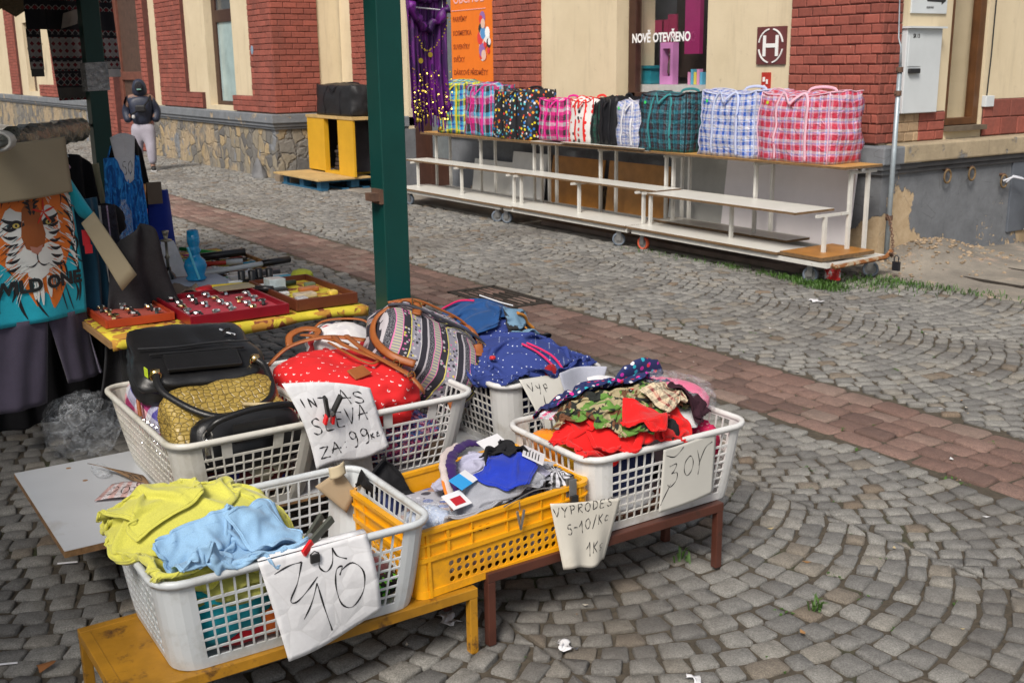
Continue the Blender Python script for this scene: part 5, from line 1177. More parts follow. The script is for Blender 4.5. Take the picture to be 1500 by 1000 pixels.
# ------------------------------------------------------------------ basket A: yellow hoodie, pale blue shirt, bright things below
FA = bfield(-2.955, -2.455, .617, 1.353, .472, 0, .25, low=.2)
items = [('garment_bundle', 'turquoise crumpled shirt seen through the lattice of the front basket', (-2.55, .79, .33), (.17, .27, .24), cm('turquoise_jersey', (.01, .33, .42)), 1),
         ('garment_bundle', 'green and pink printed cloth against the left end of the front basket', (-2.72, .72, .31), (.30, .13, .20), floral('pink_green_print', (.75, .72, .70), [(.7, .01, .25), (.01, .35, .12), (.7, .7, .68), (.6, .02, .2)], 34), 2),
         ('garment_bundle', 'orange cloth at the bottom of the front basket left of the price sheet', (-2.51, .94, .255), (.07, .14, .085), cm('orange_cloth', (.62, .13, .02)), 3),
         ('garment_bundle', 'dark red cloth at the bottom front of the white basket on the yellow bench', (-2.515, .83, .238), (.07, .15, .05), cm('crimson_cloth', (.45, .01, .02)), 4),
         ('garment_bundle', 'lime green crochet at the bottom right of the front basket', (-2.56, 1.22, .243), (.14, .16, .06), floral('lime_lace', (.02, .02, .02), [(.18, .75, .03), (.15, .6, .02), (.2, .8, .05), (.02, .3, .02)], 55, size=.42), 5),
         ('garment_bundle', 'lime green netting at the bottom of the front basket behind the sheet', (-2.54, 1.02, .24), (.11, .12, .055), MATS['lime_lace'], 6),
         ('garment_bundle', 'olive green cloth under the yellow hoodie in the front basket', (-2.66, .84, .385), (.36, .34, .13), cm('olive_yellow_cloth', (.38, .38, .09)), 7),
         ('garment_bundle', 'dark burgundy cloth lying in the right half of the front basket', (-2.70, 1.18, .25), (.32, .26, .07), cm('burgundy_dark', (.09, .012, .02)), 8),
         ('garment_bundle', 'white and lilac cloth in the middle of the front basket by the clamp', (-2.56, 1.03, .36), (.14, .16, .10), floral('lilac_print', (.6, .58, .68), [(.25, .2, .6), (.6, .1, .3), (.7, .7, .75), (.2, .35, .65)], 40), 9)]
for nm, lb, c, sz, m_, sd in items:
    c = (c[0]-(.035 if c[0] > -2.6 else .0), c[1]+(.02 if c[1] < .75 else 0), c[2]+.008)
    lump(nm, lb, 'clothes', m_, c, sz, sd, group='crumpled clothes at the bottom of the front basket'); FA.bump(c[0], c[1], sz[0]/2, sz[1]/2, c[2]+sz[2]/2-.01, 3)
YEL = cm('pale_yellow_fleece', (.60, .58, .10), .95, 700, .06, .3); BLUEP = cm('pale_blue_chambray', (.28, .47, .68), .9, 900, .08)
FA.bump(-2.76, .80, .19, .24, .555, 2)
o, X = garment(FA, 'yellow_hoodie', 'pale yellow hooded sweatshirt draped over the left end of the front basket', 'hoodie', YEL, (-2.72, .835), (.84, .78), 1.65, (68, 62), squash=(.60, .62), amp=.08, seed=3, th=.006, wave=(4, 2.5), steps=90)
o, X = garment(FA, 'yellow_sleeve_bundle', 'rolled sleeve of the pale yellow sweatshirt hanging at the left rim', 'sleeve', YEL, (-2.80, .70), (.34, .30), .35, (34, 30), squash=(.62, .62), amp=.06, seed=12, th=.006, wave=(5, 7))
o, X = garment(FA, 'chambray_shirt', 'pale blue denim shirt folded beside the yellow hoodie at the front rim', 'shirt', BLUEP, (-2.525, .83), (.38, .50), .12, (42, 56), squash=(.54, .62), amp=.06, seed=5, th=.005, wave=(3, 4))
o, X = garment(FA, 'shirt_cuff', 'pale blue denim cuff lying over the front shirt near the clamp', 'shirt', BLUEP, (-2.56, .93), (.20, .17), .5, (26, 22), squash=(.86, .86), amp=.03, seed=6, th=.005, wave=(3, 2))
# ------------------------------------------------------------------ basket B: children clothes
FB = bfield(-2.945, -2.485, 1.915, 2.575, .502, 0, .40, low=.2)
CAMO = blotch('camouflage_print', [(.36, .30, .17), (.10, .22, .035), (.13, .05, .02), (.012, .015, .012)], 12, 1.2)
NAVYF = floral('navy_floral_print', (.012, .02, .10), [(.75, .02, .25), (.02, .35, .45), (.7, .68, .72), (.45, .02, .3), (.6, .03, .05), (.05, .1, .35)], 46, size=.36)
REDC = cm('scarlet_jersey', (.68, .012, .012)); PINKC = cm('bright_pink_fleece', (.80, .12, .27)); WHC = cm('white_jersey', (.72, .72, .74)); NAVYC = cm('navy_jersey', (.02, .03, .10)); BROWNC = cm('brown_knit', (.13, .06, .035))
garment_floral2 = None
items = [('orange cloth against the left end of the right hand basket', (-2.80, 1.985, .41), (.20, .09, .13), cm('bright_orange_cloth', (.85, .27, .01)), 11), ('yellow cloth beside the orange one in the right hand basket', (-2.66, 1.985, .43), (.13, .10, .12), cm('amber_cloth', (.85, .48, .02)), 12),
         ('blue satin cloth low in the near left corner of the right basket', (-2.58, 1.99, .34), (.12, .12, .13), cm('royal_blue_satin', (.03, .10, .55), .4), 13), ('navy cloth behind the front lattice of the right basket', (-2.545, 2.12, .39), (.10, .22, .16), NAVYC, 14),
         ('white cloth behind the front lattice of the right basket', (-2.545, 2.10, .285), (.10, .26, .07), WHC, 15), ('brown patterned cloth at the bottom front of the right basket', (-2.545, 2.14, .255), (.09, .30, .05), floral('brown_print', (.12, .05, .03), [(.35, .2, .12), (.05, .02, .02), (.4, .3, .2)], 40), 16),
         ('crimson knit behind the lattice at the right corner of the right basket', (-2.58, 2.46, .40), (.15, .14, .15), floral('crimson_knit', (.55, .01, .08), [(.7, .25, .3), (.5, .01, .1), (.4, .0, .04)], 60), 17), ('dark cloth low at the right end of the right hand basket', (-2.60, 2.42, .29), (.18, .18, .08), cm('charcoal_cloth', (.03, .03, .035)), 18),
         ('rust coloured cloth at the bottom right of the right hand basket', (-2.555, 2.36, .252), (.1, .25, .035), cm('rust_cloth', (.30, .08, .03)), 19)]
for lb, c, sz, m_, sd in items:
    c = (c[0]-(.035 if c[0] > -2.62 else .0), c[1]+(.02 if c[1] < 2.0 else 0), c[2]+.01)
    lump('garment_bundle', lb, 'clothes', m_, c, sz, sd, group='crumpled clothes inside the right hand basket')
FB.bump(-2.73, 2.22, .23, .34, .585, 2)
lump('pink_fleece_pack', 'pink fleece in clear plastic at the back right of the right basket', 'packed fleece', PINKC, (-2.76, 2.44, .535), (.30, .25, .11), 31, amp=.10, rotz=.3); FB.bump(-2.76, 2.44, .14, .12, .57, 3)
PLAS = NB('clear_plastic_film'); tc = PLAS.tex(); nz = PLAS.noise(tc, 11, 4, .65, 1.5); rd = PLAS.math('ABSOLUTE', PLAS.math('SUBTRACT', nz, .5)); PLAS.out((.75, .80, .86), .12, Specular_IOR_Level=1.0); PLAS.l(PLAS.ramp(rd, [(0, .34), (.03, .16), (.08, .07), (.2, .05)]), PLAS.b.inputs['Alpha']); PLAS.bump(nz, .8, .03); PLAS = PLAS.m
def film(name, lab, c, size, seed, rotz=0, amp=.25, fold=3.5): return lump(name, lab, 'plastic bag', PLAS, c, size, seed, amp=amp, rotz=rotz, fold=fold, n=20)
film('plastic_wrap', 'clear plastic wrapping over the pink fleece', (-2.76, 2.44, .545), (.34, .29, .14), 32, .3, .12)
garment(FB, 'red_garment', 'bright red garment hanging over the near left rim of the right basket', 'clothes', REDC, (-2.60, 2.03), (.34, .40), .2, (36, 42), squash=.56, amp=.05, seed=41, th=.005)
garment(FB, 'striped_garment', 'white and pink striped garment at the left end of the right basket', 'clothes', plaid('pink_white_stripe', .05, stripes([(2, Wt), (1, (.75, .05, .2))]), stripes([(2, Wt), (1, (.75, .05, .2))]), .85, .2), (-2.78, 2.03), (.16, .14), .1, (20, 18), squash=.7, amp=.04, seed=42)
garment(FB, 'white_garment', 'white garment peeping out between the red and floral clothes', 'clothes', WHC, (-2.66, 2.36), (.34, .24), .4, (34, 26), squash=.66, amp=.05, seed=43)
garment(FB, 'red_shirt', 'bright red shirt lying under the camouflage clothes in the right basket', 'shirt', REDC, (-2.56, 2.16), (.34, .48), -.2, (36, 50), squash=.6, amp=.06, seed=44, th=.005)
garment(FB, 'camouflage_trousers', 'green camouflage trousers heaped in the middle of the right basket', 'trousers', CAMO, (-2.66, 2.18), (.56, .62), .5, (58, 64), squash=(.52, .58), amp=.07, seed=45, th=.006, wave=(6, 5), steps=90)
garment(FB, 'floral_garment', 'navy garment printed with pink and blue flowers behind the camouflage ones', 'clothes', NAVYF, (-2.83, 2.22), (.30, .66), .05, (32, 66), squash=(.58, .62), amp=.06, seed=46, th=.006, wave=(5, 8))
garment(FB, 'red_sleeve', 'bright red sleeve hanging over the rim beside the 30 price sheet', 'clothes', REDC, (-2.485, 2.13), (.17, .17), .9, (22, 22), squash=(.70, .66), amp=.03, seed=47, th=.005)
o = lump('black_sock', 'black and beige sock hanging on the rim by the price sheet', 'sock', cm('black_rib', (.02, .02, .022)), (-2.50, 2.245, .50), (.05, .05, .12), 48)
garment(FB, 'beige_garment', 'beige and black checked cloth beside the red sleeve', 'clothes', plaid('beige_check', .04, stripes([(2, (.6, .5, .35)), (1, (.03, .03, .03))]), stripes([(2, (.6, .5, .35)), (1, (.4, .05, .05))]), .85), (-2.57, 2.29), (.17, .17), .3, (20, 20), squash=.58, amp=.05, seed=49)
garment(FB, 'brown_garment', 'dark brown knit beside the pink fleece', 'clothes', cm('aubergine_knit', (.035, .012, .02)), (-2.58, 2.40), (.20, .20), .3, (22, 22), squash=.55, amp=.06, seed=50)
lump('red_printed_cloth', 'small red cloth with white print on top of the camouflage trousers', 'clothes', floral('red_white_print', (.65, .01, .02), [(.75, .75, .75), (.65, .02, .02), (.05, .05, .05)], 22, size=.3), (-2.70, 2.26, .585), (.10, .15, .045), 51)
# arched floral band and white printed shirt standing behind it
mb = MB(); arc = [(-2.86+.02*math.sin(t), 2.40-.10*math.cos(t), .545+.085*math.sin(t)+.004*math.sin(t*9)) for t in np.linspace(.1, 2.9, 14)]
mb.tube(arc, [.016, .022, .026, .028, .034, .032, .036, .033, .038, .035, .038, .034, .034, .024], 9, flat=.3, upv=(1, 0, 0)); tag(mb.build('headband', NAVYF, smooth=True), 'navy floral cloth loop arching up at the back of the right basket', 'clothes')
P = bil((-2.86, 2.22, .53), (-2.82, 2.46, .50), (-2.93, 2.24, .60), (-2.90, 2.44, .575))
paper('printed_shirt', 'white shirt with blue print lying at the back of the right basket', 'shirt', lambda u, v: P(u, v)+np.array((0, 0, .008*math.sin(6*u))), WHC, [('ATUHY', .08, .55, .22, .12), ('KNWS', .12, .2, .22, .12)], lw=.005, th=.004, ink=mat('blue_ink', (.03, .06, .3), .7, 0), kind_parts='print')
mb = MB(); 
for k in range(2): mb.bx(-2.835-.03*k, -2.825-.03*k, 2.01, 2.10, .515+.004*k, .53)
mb.bx(-2.865, -2.825, 2.01, 2.10, .53, .536); tag(mb.build('plastic_hook', WP, bevel=.002), 'white plastic packaging hook at the left of the floral clothes', 'packaging')
# ------------------------------------------------------------------ crate: socks and hosiery
FC = bfield(-2.91, -2.50, 1.33, 1.93, .418, 0, .36, low=.2)
SOCKG = cm('grey_melange', (.33, .34, .38)); ROY = cm('royal_blue_rib', (.015, .04, .40)); LIL = cm('lilac_grey_knit', (.42, .42, .55)); PURP = cm('dark_purple_rib', (.035, .012, .10)); BLK = cm('black_jersey', (.014, .014, .016))
lump('socks_fill', 'jumble of white and grey socks filling the bottom of the yellow crate', 'socks', floral('sock_jumble', (.40, .40, .45), [(.6, .6, .65), (.05, .05, .07), (.4, .25, .2), (.7, .7, .72), (.1, .15, .4)], 26, size=.45), (-2.705, 1.64, .30), (.37, .54, .15), 60, amp=.08, p=6)
FC.bump(-2.70, 1.72, .19, .22, .455, 2.5)
film('plastic_bag_crumpled', 'crumpled clear bag of pale blue yarn in the near left corner of the crate', (-2.60, 1.42, .39), (.17, .15, .09), 61)
lump('yarn_bundle', 'pale blue yarn inside the clear bag in the crate', 'yarn', floral('pale_blue_yarn', (.45, .52, .66), [(.6, .65, .75), (.4, .45, .6), (.7, .72, .78)], 90, size=.4), (-2.60, 1.42, .385), (.14, .12, .07), 62, amp=.3)
garment(FC, 'grey_hosiery', 'grey folded tights with labels at the back of the yellow crate', 'socks', SOCKG, (-2.72, 1.82), (.34, .32), .4, (36, 34), squash=.58, amp=.05, seed=63)
garment(FC, 'lilac_hosiery', 'lilac folded tights in the middle of the yellow crate', 'socks', LIL, (-2.69, 1.68), (.42, .38), .2, (44, 40), squash=.56, amp=.055, seed=64)
garment(FC, 'grey_sock', 'grey sock lying along the front rim of the yellow crate', 'sock', SOCKG, (-2.57, 1.60), (.20, .44), .1, (24, 46), squash=(.55, .7), amp=.03, seed=65)
garment(FC, 'blue_sock', 'royal blue sock cuff above the hanging clip in the yellow crate', 'sock', ROY, (-2.60, 1.69), (.19, .17), .6, (22, 20), squash=.62, amp=.04, seed=66)
mb = MB(); mb.tube(catmull([(-2.64, 1.55, .42), (-2.70, 1.56, .475), (-2.78, 1.61, .495), (-2.83, 1.70, .50), (-2.80, 1.78, .48)], 12), [.0165+.0022*math.sin(i*2.1)+.002*math.sin(i*.9) for i in range(49)], 10, flat=.42); WB = mb.build('waistband', PURP, smooth=True); tag(WB, 'dark purple ribbed waistband arching over the socks in the crate', 'clothes')
mb = MB(); mb.tube(catmull([(-2.62, 1.52, .40), (-2.69, 1.53, .46), (-2.78, 1.58, .495), (-2.83, 1.66, .50)], 8), [.013+.002*math.sin(i*1.7) for i in range(25)], 8, flat=.7); mb.build('pale_edge', cm('peach_mesh', (.55, .47, .45)), WB, smooth=True)
mb = MB(); mb.tube(catmull([(-2.61, 1.505, .395), (-2.68, 1.517, .455), (-2.77, 1.57, .492)], 5), .005, 6); mb.build('orange_stripe', cm('orange_thread', (.75, .2, .02)), WB, smooth=True)
mb = MB(); mb.tube(catmull([(-2.63, 1.66, .44), (-2.65, 1.65, .50), (-2.69, 1.68, .525), (-2.70, 1.72, .50), (-2.66, 1.72, .45), (-2.63, 1.70, .44)], 5), .010, 8, flat=.4); tag(mb.build('black_loop', BLK, smooth=True), 'black elastic loop standing up among the socks', 'clothes')
garment(FC, 'black_sock', 'black rolled sock beside the black elastic loop', 'sock', BLK, (-2.70, 1.76), (.17, .15), .3, (20, 20), squash=.55, amp=.05, seed=67)
lump('striped_sock', 'black and white striped socks at the right end of the yellow crate', 'sock', plaid('zebra_stripe', .03, stripes([(1, Wt), (1, (.02, .02, .02))]), stripes([(1, Wt), (1, (.02, .02, .02))]), .85, .15), (-2.60, 1.87, .405), (.16, .07, .07), 68, amp=.35, p=3.5)
lump('striped_sock', 'small black and white striped sock behind the others at the crate end', 'sock', MATS['zebra_stripe'], (-2.70, 1.885, .405), (.09, .06, .06), 69, amp=.35)
for i, (c, s_, rz, mm, lab) in enumerate((((-2.62, 1.55, .475), (.05, .09), .5, mat('azure_card', (.03, .32, .70), .4, .03), 'bright blue and white sock label card in the crate'), ((-2.575, 1.50, .44), (.06, .07), .2, mat('white_card', (.72, .72, .74), .5, .03), 'white sock packet with a red flash at the crate front'), ((-2.62, 1.80, .50), (.07, .09), .9, MATS['white_card'], 'white label with tiny print on the grey tights'), ((-2.79, 1.76, .50), (.05, .10), .3, MATS['white_card'], 'blank white card tucked behind the black sock'))):
    mb = MB(); T = Matrix.Translation(c) @ Matrix.Rotation(rz, 4, 'Z') @ Matrix.Rotation(.45, 4, 'Y'); mb.bx(-s_[0]/2, s_[0]/2, -s_[1]/2, s_[1]/2, 0, .003, T=T); cd_ = mb.build('label_card', mm); tag(cd_, lab, 'label')
    mb = MB(); 
    if i == 0: mb.bx(-s_[0]/2, s_[0]/2, s_[1]/2-.03, s_[1]/2+.002, .0032, .004, T=T); mb.build('white_strip', MATS['white_card'], cd_)
    elif i == 1: mb.bx(-.01, .02, -.02, .02, .0032, .004, T=T); mb.build('red_flash', MATS['crimson_cloth'], cd_)
    elif i == 2:
        for q_ in range(5): mb.bx(-.025+.01*q_, -.022+.01*q_, -.035, .02, .0032, .0036, T=T)
        mb.build('small_print', INK, cd_)
garment(FC, 'black_cloth', 'black cloth hanging into the crate between it and the front basket', 'clothes', BLK, (-2.85, 1.40), (.22, .24), .5, (24, 26), squash=.62, amp=.05, seed=70); lump('navy_cloth', 'navy cloth in the far left corner of the yellow crate', 'clothes', NAVYC, (-2.80, 1.40, .37), (.12, .10, .09), 71)
# ------------------------------------------------------------------ basket E: jeans and hoodie
FE = bfield(-3.93, -3.14, 2.03, 2.475, .56, 0, .52, low=.28)
for lb, c, sz, m_, sd in (('dark blue clothes filling the near end of the rear basket', (-3.34, 2.24, .42), (.34, .34, .20), cm('dark_navy_cloth', (.015, .02, .06)), 80), ('black clothes filling the far end of the rear basket', (-3.70, 2.25, .42), (.34, .34, .20), cm('soft_black', (.02, .02, .025)), 81)):
    lump('garment_bundle', lb, 'clothes', m_, c, sz, sd, amp=.12, group='dark clothes filling the rear basket')
DEN = cm('blue_denim', (.012, .065, .21), .85, 1200, .25); 
HOOD = dots('white_dotted_indigo', (.022, .042, .20), (.55, .6, .75), 58, .15, 0, rough=.9)
garment(FE, 'grey_speckled_jumper', 'speckled grey jumper at the left rim of the rear basket', 'jumper', blotch('speckled_grey', [(.20, .21, .20), (.4, .4, .38), (.06, .06, .06)], 160, 0), (-3.42, 2.12), (.32, .22), .05, (30, 22), squash=.8, amp=.03, seed=82)
garment(FE, 'grey_lining_cloth', 'pale grey cloth beside the speckled jumper in the rear basket', 'clothes', cm('pale_grey_fleece', (.36, .37, .42)), (-3.22, 2.13), (.20, .16), 0, (22, 18), squash=.8, amp=.03, seed=83)
FE.bump(-3.76, 2.32, .20, .18, .70, 2); FE.bump(-3.40, 2.26, .24, .20, .635, 2)
garment(FE, 'spotted_hoodie', 'indigo hoodie with white dots hanging over the right rim of the rear basket', 'hoodie', HOOD, (-3.36, 2.27), (.86, .84), 1.2, (68, 66), squash=(.62, .66), amp=.05, seed=85, th=.007, wave=(5, 5), steps=100)
garment(FE, 'jeans', 'blue jeans heaped at the back of the rear basket', 'jeans', DEN, (-3.80, 2.36), (.62, 1.0), .1, (52, 84), squash=(.56, .60), amp=.07, seed=84, th=.007, wave=(5, 8), steps=100)
_, XG = garment(FE, 'black_orange_pad', 'black and slate blue padded cloth with orange trim on top of the hoodie', 'padded cloth', blotch('black_slate_padded', [(.016, .017, .02), (.05, .13, .22), (.02, .02, .02), (.14, .25, .36)], 7, .6), (-3.56, 2.47), (.22, .42), .0, (28, 42), squash=(.60, .74), amp=.06, seed=86, th=.007)
for i, (pts, lab) in enumerate((([tuple(XG[6, j]+np.array((0, 0, .012))) for j in (6, 10, 14, 18)], 'curved orange trim at the left of the black padded cloth'), ([tuple(XG[16, j]+np.array((0, 0, .012))) for j in (12, 17, 22, 27)], 'curved orange trim across the middle of the black padded cloth'))):
    mb = MB(); mb.tube(catmull(pts, 6), .011, 8, flat=.6); tag(mb.build('trim', cm('orange_suede', (.50, .19, .02)), smooth=True), lab, 'trim')
mb = MB(); mb.tube(catmull(onf(FE, [(-3.90, 2.22), (-3.84, 2.27), (-3.78, 2.31)]), 5), .005, 5); tag(mb.build('tag_cord', cm('crimson_cord', (.6, .02, .12))), 'thin crimson tag cord lying on the jeans', 'cord')
mb = MB(); mb.tube(catmull(onf(FE, [(-3.82, 2.36), (-3.76, 2.42), (-3.72, 2.46)], .004), 5), .003, 5); tag(mb.build('jeans_seam', WHC), 'pale pocket seam across the back jeans', 'seam')
P0 = bil((-3.01, 2.30, .35), (-3.0, 2.41, .40), (-3.06, 2.19, .60), (-3.08, 2.43, .58))
mb = MB(); mb.grid(sheet(lambda u, v: P0(u, v)+np.array((.025*math.sin(5*u+2*v), .012*math.sin(7*v), .02*math.sin(4*u)*(1-v)-.05*abs(u-.45)*(1-v)*-1)), 16, 20)); tag(mb.build('hood_lining', cm('pale_grey_marl', (.42, .44, .52)), smooth=True, solid=.008, sub=1), 'pale grey hood lining hanging down in front of the rear basket', 'clothes')
mb = MB(); 
for s_ in (0, .022): mb.tube(catmull(onf(FE, [(-3.30, 2.22+s_), (-3.23, 2.24+s_), (-3.17, 2.26+s_)], .003)+[(-3.112, 2.28+s_, .53), (-3.108, 2.30+s_, .45)], 6), .0045, 6)
tag(mb.build('drawstring', cm('crimson_cord', (.6, .02, .12)), smooth=True), 'pair of crimson cords on the dotted hoodie', 'cord')
lump('red_lining', 'dark red lining showing inside the dotted hoodie', 'clothes', cm('dark_red_lining', (.30, .01, .015)), (-3.14, 2.235, .55), (.035, .06, .10), 88)
mb = MB(); mb.lathe([(0, .012), (.010, .010), (.013, 0), (0, -.002)], onf(FE, [(-3.30, 2.09)], .002)[0], 12); tag(mb.build('red_button', cm('red_button_m', (.55, .02, .03), .4), smooth=True), 'round red button on the left of the dotted hoodie', 'button')
# ------------------------------------------------------------------ baskets C and D: handbags and backpacks
LEATH = mat('black_leather', (.012, .012, .013), .33, .15, 14, .25, 160); TANL = mat('tan_leather', (.32, .095, .022), .48, .2, 14, .2, 120)
GOLD = mat('brass_fitting', (.75, .55, .25), .25, .1, 5, 0, 20, Metallic=1.0); CHROME = mat('chrome', (.75, .75, .75), .2, .1, 5, 0, 20, Metallic=1.0)
q = NB('crocodile_leather'); tc = q.mapping(q.tex(), (46, 46, 80)); vd = q.vor(tc, 1, feature='DISTANCE_TO_EDGE', rand=.55)
c = q.mix(q.ramp(vd, [(0, 1), (.07, 0)]), q.ramp(q.noise(q.tex(), 6), [(.3, (.27, .18, .035)), (.7, (.42, .30, .075))]), (.05, .032, .008)); q.out(c, .38); q.bump(q.ramp(vd, [(0, 0), (.15, 1)]), .6, .004); CROC = q.m
q_dummy = None
def slab(name, m_, parent, T, size, e=4.0, seed=0, amp=.02, n=16, pinch=0, uvs=1.0):
    """softly rounded slab (bag body): superellipsoid with small dents, placed by T; pinch narrows the top"""
    P = np.zeros((n, 2*n+1, 3)); U = np.zeros((n, 2*n+1, 2)); mb = MB()
    for i in range(n):
        th = math.pi*i/(n-1)-math.pi/2
        for j in range(2*n+1):
            ph = 2*math.pi*j/(2*n); a, b, cc = math.cos(th)*math.cos(ph), math.cos(th)*math.sin(ph), math.sin(th)
            k = (abs(a)**e+abs(b)**e+abs(cc)**e)**(-1/e); x, y, z = a*k*size[0]/2, b*k*size[1]/2, cc*k*size[2]/2
            k2 = 1+amp*mnoise.noise(Vector((a*3+seed, b*3, cc*3)))*3
            tz = z/size[2]+.5; f = 1-pinch*max(0, tz-.35)**1.3
            v = T @ Vector((x*k2*(1-(1-f)*.25), y*k2*f, z*k2)); P[i, j] = v
            U[i, j] = ((x if abs(b) > .3 else y)*uvs, z*uvs)
    mb.grid(P, uv=U); return mb.build(name, m_, parent, smooth=True, sub=0)
def TR(c, rz=0, rx=0, ry=0): return Matrix.Translation(c) @ Matrix.Rotation(rz, 4, 'Z') @ Matrix.Rotation(ry, 4, 'Y') @ Matrix.Rotation(rx, 4, 'X')
def handle(par, T, hw, hh, r, m_, name='handle', lean=0, n=12):
    pts = [T @ Vector((hw*math.cos(t), lean*math.sin(t), hh*math.sin(t))) for t in np.linspace(0, math.pi, n)]
    mb = MB(); mb.tube(pts, r, 8); return mb.build(name, m_, par, smooth=True)
# big black handbag: body lies back over the basket, its handle flopped towards the viewer
HB = thing('handbag', 'big black leather handbag lying on top of the tan crocodile bag', 'handbag', (-3.85, 1.15, .58))
T = TR((-3.74, 1.13, .665), R(90)-.10, R(-68), .04)          # local x along basket width, z = height of bag
slab('bag_body', LEATH, HB, T, (.43, .11, .37), 10, 3, .03, 28, .65)
mb = MB(); mb.tube([T @ Vector((x, -.068, -.005+.004*math.sin(x*20))) for x in np.linspace(-.19, .19, 12)], .004, 6); mb.build('zip', LEATH, HB)
mb = MB(); mb.bx(-.16, .16, -.074, -.066, -.05, -.043, T=T); mb.bx(-.12, .13, -.078, -.064, -.15, -.06, T=T); mb.build('front_flap', LEATH, HB, bevel=.003)
mb = MB(); 
for k, (a, b) in enumerate(((.11, .05), (.135, .03), (.12, .06))): mb.bx(a, a+.02, -.074, -.060, b, b+.012, T=T)
mb.tube([T @ Vector(p) for p in ((.105, -.07, .075), (.125, -.07, .05), (.15, -.072, .03))], .004, 5); mb.build('metal_emblem', CHROME, HB)
a1 = T @ Vector((-.16, -.070, -.15)); a2 = T @ Vector((.18, -.070, -.12))
strap(HB, 'handle', [a1, a1+Vector((.10, .0, -.05)), (a1+a2)/2+Vector((.24, -.05, -.11)), a2+Vector((.17, -.02, -.10)), a2+Vector((.05, .02, -.03)), a2], .026, LEATH, .9, 8)
for p in (a1, a2):
    mb = MB(); mb.lathe([(0, -.012), (.014, -.012), (.018, 0), (.014, .012), (0, .012)], tuple(p), 10); mb.tube([p+Vector((0, .018*math.cos(t), .018*math.sin(t)-.01)) for t in np.linspace(0, 6.28, 11)[:-1]], .0035, 5, closed=True); mb.build('ring', GOLD, HB, smooth=True)
mb = MB(); mb.bx(-.012, .022, 0, .003, -.03, .0, T=Matrix.Translation(a1+Vector((-.01, -.03, .02)))); mb.build('yellow_tag', STKY, HB)
# tan crocodile bag
TB = thing('handbag', 'mustard crocodile leather bag under the big black handbag', 'handbag', (-3.45, 1.12, .45))
slab('bag_body', CROC, TB, TR((-3.47, 1.135, .51), R(90)+.03, R(-38), 0), (.40, .19, .26), 10, 5, .035, 26, .65)
strap(TB, 'handle', [(-3.40, 1.18, .58), (-3.30, 1.20, .60), (-3.26, 1.28, .60), (-3.30, 1.36, .585)], .014, mat('cream_strap', (.52, .42, .24), .6), 1)
# small black handbag at the front rim
SB = thing('handbag', 'small black handbag with silver buckles against the front rim of the grimy basket', 'handbag', (-3.25, 1.12, .45))
slab('bag_body', LEATH, SB, TR((-3.285, 1.14, .50), R(90), R(-14), 0), (.36, .11, .18), 5, 8, .02, 18, .4)
strap(SB, 'handle', [(-3.215, .99, .56), (-3.19, 1.02, .605), (-3.19, 1.14, .625), (-3.20, 1.26, .615), (-3.22, 1.31, .57)], .022, LEATH, .9)
mb = MB(); mb.bx(-3.20, -3.195, 1.07, 1.21, .52, .585, T=None); mb.build('pocket_flap', LEATH, SB, bevel=.002)
for y in (.99, 1.31):
    mb = MB(); mb.tube([(-3.20, y+.014*math.cos(t), .562+.018*math.sin(t)) for t in np.linspace(0, 6.28, 11)[:-1]], .0035, 5, closed=True); mb.bx(-3.205, -3.198, y-.008, y+.008, .50, .548); mb.build('buckle', CHROME, SB)
strap(SB, 'strap', [(-3.195, .985, .555), (-3.19, .975, .50), (-3.20, .985, .47)], .006, CHROME, 1)
# flag pattern bag in the far left corner, glimpsed red through the lattice
UJ = plaid('union_flag_cloth', .20, stripes([(2, (.60, .01, .02)), (1, Wt), (3, (.05, .04, .22)), (1, Wt)]), stripes([(2, (.62, .01, .02)), (1, Wt), (2, (.05, .04, .25)), (1, Wt)]), .6, .5)
FB_ = thing('flag_print_bag', 'red, white and blue flag print bag in the left corner of the grimy basket', 'handbag', (-3.78, .98, .4))
slab('bag_body', UJ, FB_, TR((-3.72, .975, .46), .1, 0, .3), (.34, .13, .26), 4, 12, .02)
strap(FB_, 'strap', [(-3.62, .905, .50), (-3.66, .91, .585), (-3.70, .96, .60), (-3.76, .97, .59)], .014, TANL, .6)
mb = MB()
for i in range(5):
    for j in range(4): 
        p = (-3.62+.035*i+.015*(j % 2), .898+.004*i, .53-.028*j); mb.lathe([(0, .004), (.006, .003), (.008, 0)], p, 6, )
mb.build('studs', CHROME, FB_)
lump('garment_bundle', 'dark red and brown bags filling the grimy basket, seen through its lattice', 'bags', floral('dark_red_mix', (.10, .012, .012), [(.35, .01, .02), (.03, .02, .02), (.02, .02, .15), (.3, .28, .2), (.25, .06, .02)], 20, size=.5), (-3.56, 1.12, .365), (.62, .36, .14), 90, amp=.07, p=6)
# red anchor-print backpack
ANCH = NB('red_anchor_print'); q = ANCH; tc = q.mapping(q.tex(), (34, 34, 34), (.6, .3, .7)); v = q.n('TexVoronoi', feature='F1'); v.inputs['Scale'].default_value = 1; v.inputs['Randomness'].default_value = .15; q.l(tc, v.inputs['Vector'])
d_ = v.outputs['Distance']; ring = q.math('MULTIPLY', q.math('GREATER_THAN', d_, .12), q.math('LESS_THAN', d_, .23)); sp = q.n('SeparateXYZ'); sub = q.n('VectorMath', operation='SUBTRACT'); q.l(tc, sub.inputs[0]); q.l(v.outputs['Position'], sub.inputs[1]); q.l(sub.outputs[0], sp.inputs[0])
f = q.math('MULTIPLY', ring, q.math('LESS_THAN', sp.outputs[2], .02)); q.out(q.mix(f, (.66, .012, .015), (.75, .6, .6)), .85); q.bump(q.noise(q.tex(), 300, 3), .2, .002); ANCH = q.m
RB = thing('backpack', 'red backpack with tiny white anchors and tan straps', 'backpack', (-3.45, 1.6, .55))
